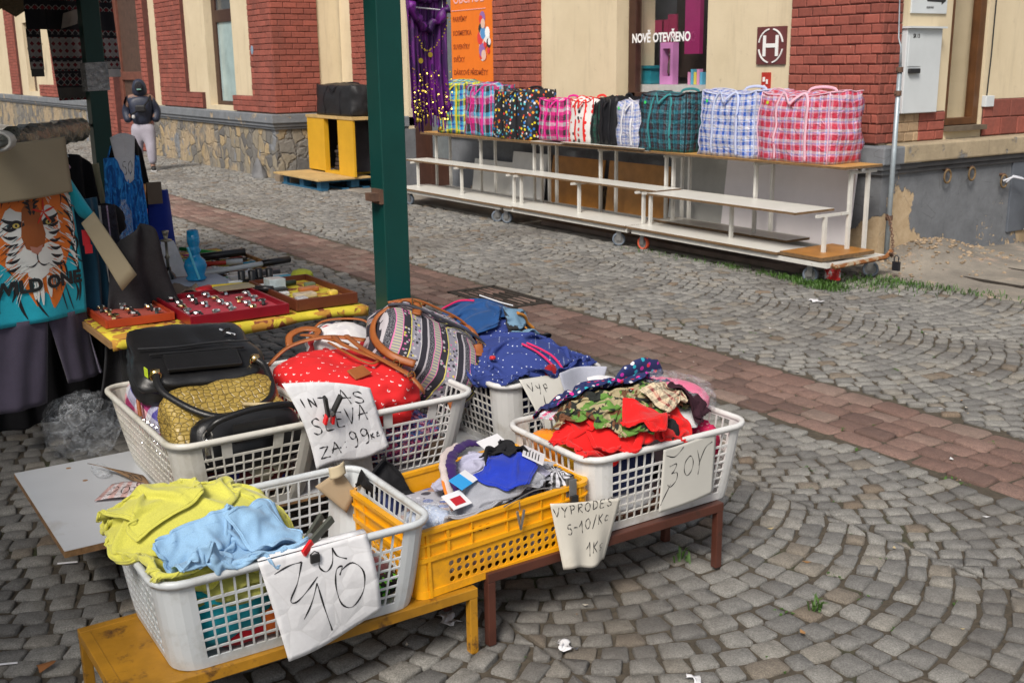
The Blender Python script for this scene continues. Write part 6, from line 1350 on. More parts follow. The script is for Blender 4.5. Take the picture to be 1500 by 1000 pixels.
lump('bag_body', '', '', ANCH, (-3.47, 1.575, .545), (.60, .36, .22), 101, amp=.10, fold=2.6, rotz=.12, p=3.2, parent=RB, n=24)
strap(RB, 'leather_edge', [(-3.74, 1.40, .60), (-3.72, 1.48, .665), (-3.66, 1.60, .695), (-3.55, 1.70, .69)], .03, TANL, .35)
strap(RB, 'strap', [(-3.62, 1.66, .70), (-3.45, 1.64, .69), (-3.30, 1.665, .665), (-3.20, 1.70, .635)], .024, TANL, .3)
strap(RB, 'strap', [(-3.64, 1.62, .70), (-3.52, 1.60, .695), (-3.38, 1.64, .675), (-3.30, 1.70, .65)], .024, TANL, .3)
strap(RB, 'strap', [(-3.60, 1.58, .69), (-3.42, 1.575, .685), (-3.33, 1.61, .665), (-3.35, 1.66, .665)], .012, TANL, .5)
mb = MB(); mb.bx(-.025, .025, -.035, .035, -.003, .003, T=TR((-3.28, 1.545, .655), .3, .1, .5)); mb.build('leather_patch', TANL, RB, bevel=.003)
for c in ((-3.20, 1.70, .635), (-3.31, 1.70, .652)):
    mb = MB(); mb.tube([(c[0], c[1]+.014*math.cos(t), c[2]+.016*math.sin(t)) for t in np.linspace(0, 6.28, 9)[:-1]], .0028, 5, closed=True); mb.build('buckle', GOLD, RB)
strap(RB, 'tassel', [(-3.19, 1.70, .63), (-3.16, 1.715, .60), (-3.17, 1.73, .58)], .022, TANL, .4)
lump('flag_backpack', 'small flag print backpack behind the red one', 'backpack', dots('flag_medallions', (.66, .64, .64), [(.5, .02, .03), (.02, .03, .14), (.6, .58, .6)], 15, .42, .6, True), (-3.86, 1.74, .60), (.26, .24, .17), 103, amp=.1)
BS = thing('belt_straps', 'loose tan leather straps and buckles on the flag print backpack', 'straps', (-3.8, 1.6, .65))
strap(BS, 'strap', [(-3.82, 1.52, .64), (-3.86, 1.54, .67), (-3.87, 1.60, .685), (-3.83, 1.64, .68), (-3.79, 1.60, .665), (-3.81, 1.55, .65)], .030, TANL, .25)
strap(BS, 'strap', [(-3.84, 1.58, .67), (-3.78, 1.60, .675), (-3.70, 1.64, .67), (-3.62, 1.66, .665)], .03, TANL, .3)
strap(BS, 'strap', [(-3.88, 1.64, .67), (-3.90, 1.69, .695), (-3.88, 1.77, .70), (-3.85, 1.84, .69), (-3.82, 1.87, .66)], .014, TANL, .5)
lump('garment_bundle', 'pink paisley cloth seen through the lattice of the backpack basket', 'clothes', blotch('pink_paisley', [(.62, .10, .22), (.04, .04, .12), (.75, .35, .45), (.15, .02, .1), (.1, .2, .5)], 20, 2), (-3.34, 1.70, .385), (.24, .30, .16), 104)
lump('garment_bundle', 'black bag low inside the backpack basket', 'bags', BLK, (-3.62, 1.66, .40), (.30, .34, .18), 105)
lump('garment_bundle', 'brown paper at the bottom right corner of the backpack basket', 'paper', mat('brown_crumpled', (.12, .08, .05), .8), (-3.26, 1.82, .335), (.10, .10, .08), 106)
# patterned backpack: woven ethnic bands
q = NB('ethnic_band_print'); sp = q.n('SeparateXYZ'); q.l(q.tex('UV'), sp.inputs[0]); u = sp.outputs[0]; vv = sp.outputs[1]
fu = q.math('FRACT', q.math('MULTIPLY', u, 1/.155))
G1, DK = (.20, .20, .24), (.022, .02, .03)
c = q.ramp(fu, [(0, DK), (.13, (.6, .16, .35)), (.155, G1), (.30, (.6, .16, .35)), (.32, DK), (.50, (.60, .52, .12)), (.525, G1), (.55, (.26, .25, .30)), (.78, (.6, .58, .6)), (.80, DK), (.95, (.45, .42, .45))], 'CONSTANT')
tcv = q.mapping(q.tex('UV'), (1, 1, 0)); n1 = q.vor(tcv, 75, 'Distance', rand=.9); n2 = q.vor(tcv, 75, 'Color', rand=.9); s2 = q.n('SeparateColor'); q.l(n2, s2.inputs[0])
mot = q.ramp(s2.outputs[0], [(0, DK), (.3, (.5, .48, .5)), (.55, (.60, .52, .10)), (.7, DK), (.85, (.55, .14, .32))], 'CONSTANT')
inb = q.math('MULTIPLY', q.math('GREATER_THAN', fu, .55), q.math('LESS_THAN', fu, .78)); inb2 = q.math('MULTIPLY', q.math('GREATER_THAN', fu, .33), q.math('LESS_THAN', fu, .50)); dotm = q.math('LESS_THAN', n1, .42)
c = q.mix(q.math('MULTIPLY', dotm, q.math('ADD', inb, q.math('MULTIPLY', inb2, .8))), c, mot)
fv = q.math('FRACT', q.math('MULTIPLY', vv, 1/.014)); fine = q.math('MULTIPLY', q.math('MULTIPLY', q.math('GREATER_THAN', fu, .155), q.math('LESS_THAN', fu, .30)), q.math('GREATER_THAN', fv, .5))
c = q.mix(fine, c, (.40, .38, .25))
fz = q.math('MULTIPLY', q.math('LESS_THAN', fu, .13), q.math('GREATER_THAN', q.noise(tcv, 220, 2), .52)); c = q.mix(fz, c, (.16, .16, .18))
q.out(c, .85); q.bump(q.noise(q.tex(), 350, 3), .25, .002); ETH = q.m
EB2 = thing('backpack', 'grey and pink ethnic patterned backpack with tan leather straps', 'backpack', (-3.6, 1.95, .6))
T = TR((-3.52, 1.93, .60), R(90)-.18, R(-54), .50)
def ethuv(): pass
P = np.zeros((26, 53, 3)); U = np.zeros((26, 53, 2)); mb = MB()
for i in range(26):
    th = math.pi*i/25-math.pi/2
    for j in range(53):
        ph = 2*math.pi*j/52; a, b, cc = math.cos(th)*math.cos(ph), math.cos(th)*math.sin(ph), math.sin(th); e = 3.4
        k = (abs(a)**e+abs(b)**e+abs(cc)**e)**(-1/e); k *= 1+.05*mnoise.noise(Vector((a*2.4, b*2.4, cc*2.4+5)))*2+.02*mnoise.noise(Vector((a*7, b*7, cc*7)))
        x, y, z = a*k*.225, b*k*.13, cc*k*.185
        P[i, j] = T @ Vector((x, y*(1-.2*max(0, cc)), z)); 
        U[i, j] = (x+.06, z-y*.8) if z < .075 else (z*1.0+y*.5+.04, x)
mb.grid(P, uv=U); mb.build('bag_body', ETH, EB2, smooth=True)
mb = MB(); mb.tube([T @ Vector((.243*math.cos(t)*.97, -.150*(1-.15)-.008*0-.0, .075+.015*math.sin(3*t))) if False else T @ Vector((x, -.134*(1-abs(x/.232)**3.4)**(1/3.4)-.004, .075)) for x in np.linspace(-.215, .215, 20)], .006, 6); mb.build('zip_flap_edge', mat('dark_grey_binding', (.05, .05, .065), .8), EB2, smooth=True)
def onbag(x, z, lift=.004):
    r_2 = max(0, 1-abs(x/.235)**3.4-abs(z/.21)**3.4)**(1/3.4); return T @ Vector((x*.95, -.130*r_2-lift, z*.88))
strap(EB2, 'strap', [onbag(x, z, .006) for x, z in ((-.15, .19), (-.13, .14), (-.12, .09), (-.125, .05))], .036, TANL, .25)
strap(EB2, 'strap', [onbag(x, z, .006) for x, z in ((.12, .19), (.15, .13), (.19, .06), (.20, .0), (.215, -.05))], .022, TANL, .35)
strap(EB2, 'strap_tip', [onbag(x, z, .010) for x, z in ((.165, .04), (.17, .01), (.165, -.025))], .038, TANL, .25)
strap(EB2, 'drawstring', [onbag(-.21, .14, .004), onbag(-.12, .165, .006), onbag(.0, .17, .008), onbag(.10, .17, .006), onbag(.19, .14, .004)], .015, TANL, .7)
strap(EB2, 'drawstring', [onbag(-.06, .20, .02), T @ Vector((-.03, -.03, .19)), T @ Vector((.04, -.03, .195)), onbag(.08, .2, .02)], .02, TANL, .6)
strap(EB2, 'shoulder_strap', [onbag(-.18, .12, .01), T @ Vector((-.232, -.04, .05)), T @ Vector((-.238, -.03, -.05)), T @ Vector((-.20, -.08, -.16)), T @ Vector((-.12, -.12, -.20))], .03, TANL, .35)
for (x, z) in ((-.125, .11), (.185, .05)):
    p = onbag(x, z, .014); ux = (T.to_3x3() @ Vector((1, 0, 0))); uz = (T.to_3x3() @ Vector((0, 0, 1)))
    mb = MB(); mb.tube([p+ux*.020*a+uz*.014*b for a, b in ((1, 1), (-1, 1), (-1, -1), (1, -1))], .0028, 5, closed=True); mb.build('buckle', GOLD, EB2)
strap(EB2, 'hanging_strap', [(-3.22, 1.86, .52), (-3.20, 1.87, .46), (-3.205, 1.86, .40), (-3.23, 1.85, .34)], .03, TANL, .3, up=(1, 0, 0))
# ------------------------------------------------------------------ price sheets and clips
def Pw(base, f): return lambda u, v: base(u, v)+np.array(f(u, v))
PAP2 = mat('cream_paper', (.60, .57, .50), .8, .06, 6, .1, 120, dirt=(.45, .40, .32), dscale=4, dth=(.55, .8)); PAP3 = mat('grey_cream_card', (.52, .51, .47), .8, .06, 6, .1, 120); CARD = mat('brown_cardboard', (.36, .27, .17), .85, .08, 8, .15, 90)
b_ = bil((-3.105, 1.297, .415), (-3.105, 1.560, .432), (-3.13, 1.215, .705), (-3.125, 1.515, .635))
SL = Pw(b_, lambda u, v: (.016*math.sin(3.2*u+.6)*math.sin(2.5*v+.4)+.010*math.sin(9*u)*v*(1-v)-.05*max(0, v-.62)**1.5, .018*math.sin(math.pi*v)*(u-.9)*-1.0*.8, .030*math.sin(math.pi*u*.9)*max(0, v-.5)+.008*math.sin(7*u)*(1-v)))
paper('price_sheet', 'crumpled white sheet reading SLEVA ZA 99 clipped to the handbag basket', 'price sheet', SL, PAPER,
      [('IN', .05, .72, .10, .09), ('-', .28, .77, .1, .12), ('AS', .54, .76, .15, .15), ('SLEVA', .07, .40, .19, .125, dict(rise=.035, slant=.1, adv=1.28)), ('ZA:', .08, .10, .14, .12, dict(rise=.03)), ('99', .50, .20, .20, .13, dict(rise=.02)), ('Kč', .80, .235, .08, .06)], lw=.0045)
b2 = bil((-2.438, .912, .188), (-2.432, 1.178, .252), (-2.440, .853, .474), (-2.440, 1.148, .477))
ZA = Pw(b2, lambda u, v: (.014*math.sin(math.pi*(1-v))*(.4+u)+.006*math.sin(5*u+1)*(1-v), 0, -.012*math.sin(math.pi*u)*(1-v)))
paper('price_sheet', 'large white sheet reading ZA 10 hung on the front basket', 'price sheet', ZA, PAPER,
      [[[(.10, .86), (.25, .90), (.36, .90)], [(.36, .90), (.27, .72), (.17, .58), (.22, .55), (.35, .63), (.46, .72)]], [[(.52, .88), (.50, .80), (.55, .74), (.62, .80), (.66, .95)], [(.66, .95), (.68, .86), (.76, .80)]],
       [[(.24, .36), (.34, .48), (.44, .66)], [(.44, .66), (.45, .4), (.48, .12)]], [[(.66, .66), (.70, .74), (.64, .72), (.60, .55), (.62, .35), (.72, .26), (.84, .38), (.88, .6), (.80, .74), (.68, .70)]]], lw=.0042)
mb = MB(); mb.grid(sheet(lambda u, v: (-2.44-.028*v, .853+.295*u, .478+.004*math.sin(3*v)), 8, 4)); tag(mb.build('paper_fold', PAPER, smooth=True, solid=.0007), 'top flap of the ZA 10 sheet folded over the basket rim', 'paper flap')
b3 = bil((-2.475, 1.792, .190), (-2.470, 1.962, .165), (-2.478, 1.758, .402), (-2.462, 2.020, .360))
VD = Pw(b3, lambda u, v: (.012*math.sin(4*u+.5)*(1-v*.5)+.008*math.sin(11*u)*(1-v)+.014*(1-v), 0, .006*math.sin(8*u)*(1-v)))
paper('price_sheet', 'crinkled cream sheet reading 5-10/Kc 1Ks hanging from the yellow crate', 'price sheet', VD, PAP2,
      [('VYPRODES', .02, .80, .13, .085, dict(rise=.014, adv=1.3)), ('5-10/Kc', .16, .52, .15, .085, dict(rise=.024, adv=1.22)), ('1Ks', .50, .22, .17, .10, dict(rise=.0, adv=1.15))], lw=.003)
b4 = bil((-2.475, 2.176, .272), (-2.475, 2.405, .288), (-2.478, 2.188, .482), (-2.478, 2.425, .492))
paper('price_sheet', 'cream sheet reading 30 between the red sleeve and the right corner', 'price sheet', Pw(b4, lambda u, v: (.008*math.sin(3*u+v)+.004, 0, 0)), PAP3,
      [('30', .10, .42, .30, .20, dict(rise=.05, adv=1.35)), [[(.62, .82), (.68, .60), (.66, .42)], [(.66, .56), (.78, .80), (.92, .86)]], [[(.05, .90), (.20, .84), (.35, .95)]], [[(.16, .42), (.05, .20), (.02, .12)]]], lw=.0032)
b5 = bil((-3.02, 2.20, .27), (-2.98, 2.36, .30), (-3.12, 2.085, .575), (-3.13, 2.275, .565))
paper('price_card', 'tall cream card reading VYP 50 leaning between the rear and the right basket', 'price card', Pw(b5, lambda u, v: (.03*math.sin(math.pi*v), -.012*math.sin(math.pi*v), 0)), PAP3,
      [('Vyp', .10, .86, .085, .13, dict(adv=1.25)), [[(.34, .80), (.28, .70), (.36, .66)]], ('450', .16, .50, .17, .19, dict(rise=.02)), [[(.20, .62), (.6, .60)]], ('AU', .50, .27, .12, .13)], lw=.0035)
b6 = bil((-2.90, 1.335, .345), (-2.905, 1.40, .41), (-2.925, 1.30, .425), (-2.93, 1.36, .478))
paper('cardboard_tag', 'brown cardboard price tag wired to the far corner of the front basket', 'price tag', bil((-2.885, 1.295, .345), (-2.895, 1.335, .40), (-2.925, 1.215, .435), (-2.925, 1.30, .47)), CARD,
      [('10', .32, .35, .30, .22), [[(.1, .85), (.2, .7), (.15, .55)], [(.2, .8), (.4, .9)]]], lw=.002, nu=8, nv=8, th=.003, ink=mat('green_pencil', (.05, .18, .12), .7, 0))
mb = MB(); mb.grid(sheet(lambda u, v: np.array((-2.90, 1.255, .455))+np.array((.0, .05, .012))*u+np.array((.035*0-.01, .0, .035))*v+np.array((.012, 0, 0))*math.sin(3*u), 8, 6)); tag(mb.build('cardboard_scrap', mat('pale_cardboard', (.50, .42, .28), .85), smooth=True, solid=.003), 'torn pale cardboard corner stuck above the brown price tag', 'cardboard')
paper('cardboard_label', 'brown cardboard label reading 30 lying on the white board', 'price tag', Pw(bil((-3.66, .875, .292), (-3.56, .90, .291), (-3.91, .775, .305), (-3.69, .905, .300)), lambda u, v: (0, 0, .012*math.sin(3*v))), mat('dark_cardboard', (.20, .12, .06), .85), [('30', .3, .3, .4, .25)], lw=.004, nu=8, nv=8, th=.0025)
paper('pink_label', 'pale pink paper label with scribbled price on the white board', 'price tag', Pw(bil((-3.57, .716, .292), (-3.48, .90, .293), (-3.68, .80, .296), (-3.60, .92, .30)), lambda u, v: (0, 0, .008*math.sin(4*u))), plaid('pink_white_paper', .2, stripes([(2, (.55, .32, .30)), (2, (.6, .57, .6))]), stripes([(1, (.55, .42, .40))]), .8, .3), [('20', .15, .2, .5, .16), ('JWP', .52, .3, .3, .1), ('0', .6, .7, .25, .1)], lw=.003, nu=8, nv=8, th=.001)
lump('plastic_scrap', 'small crumpled clear plastic beside the cardboard label on the board', 'plastic', PLAS, (-3.83, .80, .298), (.12, .05, .03), 110, amp=.3)
# clips
def clamp(nm, lab, c, rot_, L, m1, m2, op=.25):
    t = thing(nm, lab, 'clip', c, rot=rot_)
    for s_ in (-1, 1):
        mb = MB(); T = Matrix.Rotation(s_*op, 4, 'Y'); mb.bx(-.007, .003, -.011, .011, -.01, L*.62, T=T @ Matrix.Translation((s_*.009, 0, 0))); mb.build('grip', m1, t, local=True, bevel=.002)
        mb = MB(); mb.bx(-.006, .003, -.010, .010, -L*.42, -.01, T=Matrix.Rotation(-s_*op*.35, 4, 'Y') @ Matrix.Translation((s_*.009, 0, 0))); mb.build('jaw', m2, t, local=True, bevel=.002)
    mb = MB(); mb.tube([(0, y, 0) for y in (-.013, .013)], .007, 8); mb.build('spring', STEEL, t, local=True)
REDP = mat('red_plastic', (.65, .012, .015), .3); BLP2 = mat('matt_black_rubber', (.02, .02, .02), .5)
clamp('spring_clamp', 'red and black spring clamp gripping the SLEVA sheet', (-3.075, 1.345, .605), (0.25, R(6), R(90)), .10, BLP2, REDP, .30)
clamp('spring_clamp', 'black clamp with a red tip holding the ZA 10 sheet to the rim', (-2.46, 1.005, .492), (R(-62), 0, R(25)), .12, mat('grey_clamp', (.07, .075, .06), .4), REDP, .12)
mb = MB(); mb.bx(-2.432, -2.424, .985, 1.01, .440, .462); mb.tube([(-2.43, .985, .462), (-2.43, .9975, .47), (-2.43, 1.01, .462)], .002, 5); tag(mb.build('binder_clip', BLP2, bevel=.002), 'small black binder clip on the ZA 10 sheet under the clamp', 'clip')
CL = thing('metal_clip', 'dull metal clip pinching the cream sheet at the crate corner', 'clip', (-2.50, 1.85, .42))
for dx in (-.008, .008):
    mb = MB(); mb.bx(-2.492+dx-.0015, -2.492+dx+.0015, 1.835, 1.862, .395, .455); mb.build('jaw', STEEL, CL, bevel=.003)
mb = MB(); mb.bx(-2.482, -2.472, 1.836, 1.861, .385, .405); mb.build('rubber_tip', BLP2, CL)
mb = MB(); mb.tube(catmull([(-2.49, 1.85, .425), (-2.52, 1.75, .435), (-2.49, 1.64, .432), (-2.48, 1.60, .428)], 6), .002, 5); tag(mb.build('wire', STEEL), 'thin wire running along the crate rim to the hanging clip', 'wire')
CL = thing('metal_clip', 'small metal clip hanging from a wire on the front of the crate', 'clip', (-2.485, 1.655, .40))
mb = MB(); mb.tube([(-2.482, 1.655, .43), (-2.480, 1.655, .405)], .0015, 5); mb.build('wire', STEEL, CL)
for s_ in (-1, 1):
    mb = MB(); mb.tube([(-2.476, 1.655+s_*.012, .405), (-2.476, 1.655+s_*.006, .375), (-2.476, 1.655+s_*.001, .345)], [.004, .004, .002], 5); mb.build('jaw', STEEL, CL)
film('plastic_bag', 'empty clear plastic bag standing on the cobbles behind the board', (-4.95, .98, .13), (.26, .30, .28), 120, .3, .22, 2.0)
# ================================================================== market stall: posts, canopy, hangings, table, passer-by
GREEN = mat('dark_green_gloss', (.003, .052, .044), .32, .12, 6, .06, 50, dirt=(.02, .10, .09), dscale=30, dth=(.72, .76))
ST = thing('stall_frame', 'dark green steel stall frame with square posts and a canopy overhead', 'market stall', (-4.12, 2.115, 0))
for (x, y, w_) in ((-4.125, 2.118, .056), (-7.2, 1.72, .054), (-4.1, -1.8, .05), (-8.6, -1.8, .05)):
    mb = MB(); mb.bx(x-w_, x+w_, y-w_, y+w_, 0, 2.42); mb.build('post', GREEN, ST, bevel=.004)
mb = MB(); mb.bx(-4.22, -4.187, 2.0, 2.05, 1.10, 1.15) if False else mb.bx(-4.14, -4.08, 2.015, 2.084, 1.118, 1.150); mb.bx(-4.15, -4.07, 2.05, 2.084, 1.105, 1.165); mb.build('bracket', RUST, ST)
mb = MB(); mb.bx(-9.2, -4.0, 2.08, 2.15, 2.36, 2.42); mb.bx(-9.2, -3.45, -1.85, -1.78, 2.36, 2.42); mb.bx(-4.16, -4.09, -1.78, 2.08, 2.362, 2.418); mb.build('cross_beam', GREEN, ST)
CAN = mat('brown_tarpaulin', (.10, .075, .05), .8, .2, 3, .2, 20)
mb = MB(); mb.bx(-9.6, -3.9, -1.0, 2.15, 2.44, 2.46); mb.bx(-9.6, -1.2, -3.6, -1.0, 2.44, 2.46); mb.build('canopy', CAN, ST)  # stall roof, then a second unseen sheet added to shade the near-left ground
mb = MB(); pts = []
for i in range(41):
    y = -1.8+i*.0862; pts.append((y, 2.02 if i % 2 else 2.075))
vs = [(-8.62, y, 2.40) for y, z in pts]+[(-8.60, y, z) for y, z in pts]
mb.add(vs, [(i, i+1, 41+i+1, 41+i) for i in range(40)]); mb.build('valance', plaid('striped_awning', .17, stripes([(1, (.16, .12, .07)), (1, (.07, .055, .03))]), stripes([(1, (.12, .09, .05))]), .8, .3), ST, solid=.004)
q = NB('crinkled_foil'); tc = q.tex(); q.out(q.ramp(q.noise(tc, 30, 4), [(.3, (.30, .32, .34)), (.7, (.65, .67, .68))]), .25, Metallic=.6); q.bump(q.noise(tc, 38, 5, .7, .5), 1.0, .02); FOIL = q.m
mb = MB()
P = np.array([[(-7.2+.064*sx, 1.72+.064*sy, 1.53+.17*k/6+.004*math.sin(k*3+sx+sy)) for k in range(7)] for sx, sy in ((-1, -1), (1, -1), (1, 1), (-1, 1), (-1, -1))])
mb.grid(P); tag(mb.build('foil_tape', FOIL, solid=.006), 'crinkled silver tape wound round the far green post', 'tape')
# rail with clothes
mb = MB(); mb.tube([(-7.19, 1.655, 1.325), (-4.55, .70, 1.385)], .013, 10); tag(mb.build('hanging_rail', mat('grey_pipe', (.14, .15, .14), .5, .2), smooth=True), 'grey metal rail running from the far green post to the hanging clothes', 'rail')
def rail(t): a = np.array((-7.19, 1.655, 1.325)); b = np.array((-4.55, .70, 1.385)); return a+(b-a)*t
mb = MB(); mb.tube([tuple(rail(t)+np.array((0, 0, .012*math.sin(t*60)))) for t in np.linspace(.12, .90, 26)], [.02]+[.055+.012*math.sin(i*1.9) for i in range(24)]+[.02], 10); FLM = NB('grey_green_film'); tc = FLM.tex(); FLM.out(FLM.ramp(FLM.noise(tc, 14, 5, .7), [(.35, (.05, .055, .045)), (.6, (.14, .15, .12)), (.7, (.5, .5, .46))]), .18); FLM.bump(FLM.noise(tc, 18, 5, .7, .8), 1, .03); tag(mb.build('wrapped_roll', FLM.m, smooth=True), 'grey green plastic film wound round the hanging rail', 'plastic film')
def hang(name, lab, cat, m_, c, w0, w1, z0, z1, yaw, folds=5, amp=.02, seed=0, arms=None, nu=28, nv=20, vneck=0, hem=0, solid=.004, curve=.03, group=None, skew=0, slope=0):
    """hanging garment: vertical cloth of width w0 at the top and w1 at the hem, with pleats growing downwards"""
    d = Vector((math.cos(yaw), math.sin(yaw), 0)); nn = Vector((d.y, -d.x, 0)); P = np.zeros((nu, nv, 3)); U = np.zeros((nu, nv, 2))
    for i in range(nu):
        for j in range(nv):
            u = i/(nu-1)-.5; v = j/(nv-1); w_ = w1+(w0-w1)*v
            zz = z0+(z1-z0)*v; 
            if v > .999 and vneck: zz -= vneck*max(0, 1-abs(u)/.26)
            elif vneck: zz -= vneck*max(0, 1-abs(u)/.26)*v**3
            zz += hem*math.sin(u*9+seed)*(1-v)-slope*4*u*u*v*v
            off = amp*(1-.6*v)*math.sin(u*folds*6.28+seed+.8*math.sin(v*4+seed))+curve*math.cos(u*3.1)+amp*.8*warp((u*2, v*1.5, seed), s=1.7)
            p = Vector(c)+d*(u*w_+skew*(1-v))+nn*off; P[i, j] = (p.x, p.y, zz); U[i, j] = (u*w_, zz)
    mb = MB(); mb.grid(P, uv=U); o = mb.build(name, m_, smooth=True, solid=solid, sub=1)
    if lab: tag(o, lab, cat, group)
    return o
YW_ = math.atan2(1, -.35)        # garments face back along the rail: width runs roughly along +y
# tiger T-shirt, sheet facing the camera
TS = thing('t_shirt', 'turquoise T-shirt with a big tiger face print and black lettering', 'T-shirt', (-4.9, .82, 1.3))
TURQ = cloth_mat('turquoise_cotton', (.018, .42, .56))
def shirtP(x, z):   # local: x across (m, right +), z height; returns world; gentle folds
    base = Vector((-4.88, .84, 0)); d = Vector((-.34, .94, 0)).normalized(); nn = Vector((d.y, -d.x, 0))
    off = .05*math.cos(x*5)+.010*math.sin(x*24+2*z)*(1.35-z)+.012*warp((x*2, z*2, .3), s=2)
    p = base+d*x+nn*off; return Vector((p.x, p.y, z))
shN = Vector((.94, .34, 0)).normalized()
def outline_sheet(xl, xr, z0, z1, nu, nv):
    mb = MB(); P = np.zeros((nu, nv, 3))
    for j in range(nv):
        z = z0+(z1-z0)*j/(nv-1)
        for i in range(nu): P[i, j] = shirtP(xl(z)+(xr(z)-xl(z))*i/(nu-1), z)
    mb.grid(P); return mb
mb = outline_sheet(lambda z: -.225+.03*(z-.64), lambda z: .205-.06*max(0, z-.9), .640, 1.33, 34, 34); mb.build('shirt_body', TURQ, TS, smooth=True, solid=.004)
mb = MB(); P = np.zeros((14, 14, 3))
for i in range(14):
    for j in range(14):
        s_, t_ = i/13, j/13       # s along sleeve, t across
        top = Vector((.14+.15*s_, 0, 1.31-.24*s_)); bot = Vector((.185+.085*s_, 0, 1.13-.12*s_-.02*math.sin(s_*4))); p = top.lerp(bot, t_); w3 = shirtP(p.x, p.z); P[i, j] = w3-shN*(.03*s_*0)+shN*(.035*math.sin(t_*3.1)-.01)
mb.grid(P); mb.build('sleeve', TURQ, TS, smooth=True, solid=.005)
mb = MB(); P = np.array([[shirtP(.255+.035*(j/5)+.01*i/5, 1.01+.065*(j/5)-.012*i/5)+shN*(.02) for j in range(6)] for i in range(4)]); mb.grid(P); mb.build('sleeve_lining', cloth_mat('dark_grey_rib', (.03, .03, .035)), TS, solid=.004)
# tiger print: polygons laid on the shirt
rt_ = random.Random(5); TX, TZ = .015, .98
PR = {'o': MB(), 'k': MB(), 'w': MB(), 'g': MB()}
cols = {'o': (.70, .17, .02), 'k': (.012, .014, .018), 'w': (.70, .72, .70), 'g': (.03, .12, .15), 'b': (.30, .085, .02), 'y': (.5, .4, .1), 'r': (.55, .03, .01), 'p': (.45, .2, .15)}
prt = MB()
def dpoly(pts, c, lift):
    """filled outline in print units (x,z) triangulated as a fan of small quads so it follows the shirt"""
    cx = sum(p[0] for p in pts)/len(pts); cz = sum(p[1] for p in pts)/len(pts); n = len(pts); vs = []; rings = (1, .66, .33)
    for k in rings:
        for p in pts:
            w3 = shirtP(TX+(cx+(p[0]-cx)*k), TZ+(cz+(p[1]-cz)*k))+shN*(.0032+lift*.0004); vs.append(tuple(w3))
    vs.append(tuple(shirtP(TX+cx, TZ+cz)+shN*(.0032+lift*.0004)))
    fs = [(k*n+i, k*n+(i+1) % n, (k+1)*n+(i+1) % n, (k+1)*n+i) for k in range(2) for i in range(n)]+[(2*n+i, 2*n+(i+1) % n, 3*n) for i in range(n)]
    prt.add(vs, fs, None, cols[c])
def ell(cx, cz, rx, rz, c, lift, n=18, j=0, rot=0):
    dpoly([(cx+(rx*(1+rt_.uniform(-j, j)))*math.cos(t)*math.cos(rot)-rz*math.sin(t)*math.sin(rot), cz+rx*math.cos(t)*math.sin(rot)+(rz*(1+rt_.uniform(-j, j)))*math.sin(t)*math.cos(rot)) for t in np.linspace(0, 2*math.pi, n+1)[:-1]], c, lift)
def lens(a, b, w_, c, lift, bend=0):
    a, b = np.array(a, float), np.array(b, float); d = b-a; nrm = np.array((-d[1], d[0])); nrm /= np.linalg.norm(nrm)+1e-9; L = []; Rr = []
    for t in np.linspace(0, 1, 7):
        m_ = a+d*t+nrm*bend*math.sin(math.pi*t); ww = w_*math.sin(math.pi*(.08+.84*t))/2; L.append(m_+nrm*ww); Rr.append(m_-nrm*ww)
    vs = [tuple(shirtP(TX+p[0], TZ+p[1])+shN*(.0032+lift*.0004)) for pr in zip(L, Rr) for p in pr]
    prt.add(vs, [(2*i, 2*i+2, 2*i+3, 2*i+1) for i in range(6)], None, cols[c])
# shaggy mane, then head, muzzle and markings
dpoly([(-.20, .26), (.0, .29), (.13, .28), (.155, .22), (.17, .10), (.175, .02), (.15, -.03), (.11, -.12), (.10, -.20), (.06, -.26), (.03, -.29), (-.05, -.27), (-.09, -.18), (-.15, -.10), (-.20, -.05), (-.21, .1)], 'o', 0)
for k in range(34):
    x = -.19+.36*rt_.random(); z = .27-.5*rt_.random()
    if abs(x+.03) < .11 and -.15 < z < .2: continue
    lens((x, z), (x+rt_.uniform(-.03, .05), z-rt_.uniform(.06, .12)), rt_.uniform(.006, .014), 'k', 1, rt_.uniform(-.02, .02))
for k in range(10): lens((.115+.02*rt_.random(), .20-.045*k*.7), (.165, .12-.045*k*.7), .016, 'k' if k % 2 else 'w', 2, .015)
dpoly([(-.16, .10), (-.12, .20), (-.05, .25), (.02, .25), (.08, .20), (.10, .12), (.105, .0), (.08, -.09), (.03, -.15), (-.05, -.16), (-.11, -.10), (-.15, -.02)], 'o', 3)
ell(.075, .225, .030, .042, 'k', 4, 14, .1, -.5); ell(.078, .225, .020, .030, 'w', 5, 12, .1, -.5); ell(-.145, .20, .024, .035, 'k', 4); ell(-.145, .20, .015, .024, 'w', 5)
for k in range(150):
    x, z = rt_.uniform(-.19, .15), rt_.uniform(-.14, .25); d_ = .022+.02*rt_.random(); dx = x+.02
    lens((x, z), (x+dx*.22, z-d_*.7+.3*dx*0), .0035, rt_.choice('obkyow'), 4)
ell(-.10, .06, .058, .075, 'w', 5, 18, .12); ell(.055, .065, .050, .070, 'w', 5, 18, .12); ell(-.085, -.07, .070, .055, 'w', 6, 18, .1); ell(.04, -.07, .062, .055, 'w', 6, 18, .1); ell(-.025, -.125, .05, .035, 'w', 6, 14, .1)
dpoly([(-.065, .13), (-.03, .17), (.01, .13), (.03, .02), (.015, -.03), (-.025, -.05), (-.065, -.03), (-.08, .02)], 'b', 7); dpoly([(-.05, -.02), (-.02, -.03), (.01, -.02), (.0, -.045), (-.022, -.058), (-.044, -.045)], 'p', 8)
lens((-.022, -.055), (-.022, -.085), .006, 'k', 9); lens((-.022, -.085), (.03, -.10), .007, 'k', 9, -.012); lens((-.022, -.085), (-.075, -.10), .007, 'k', 9, .012)
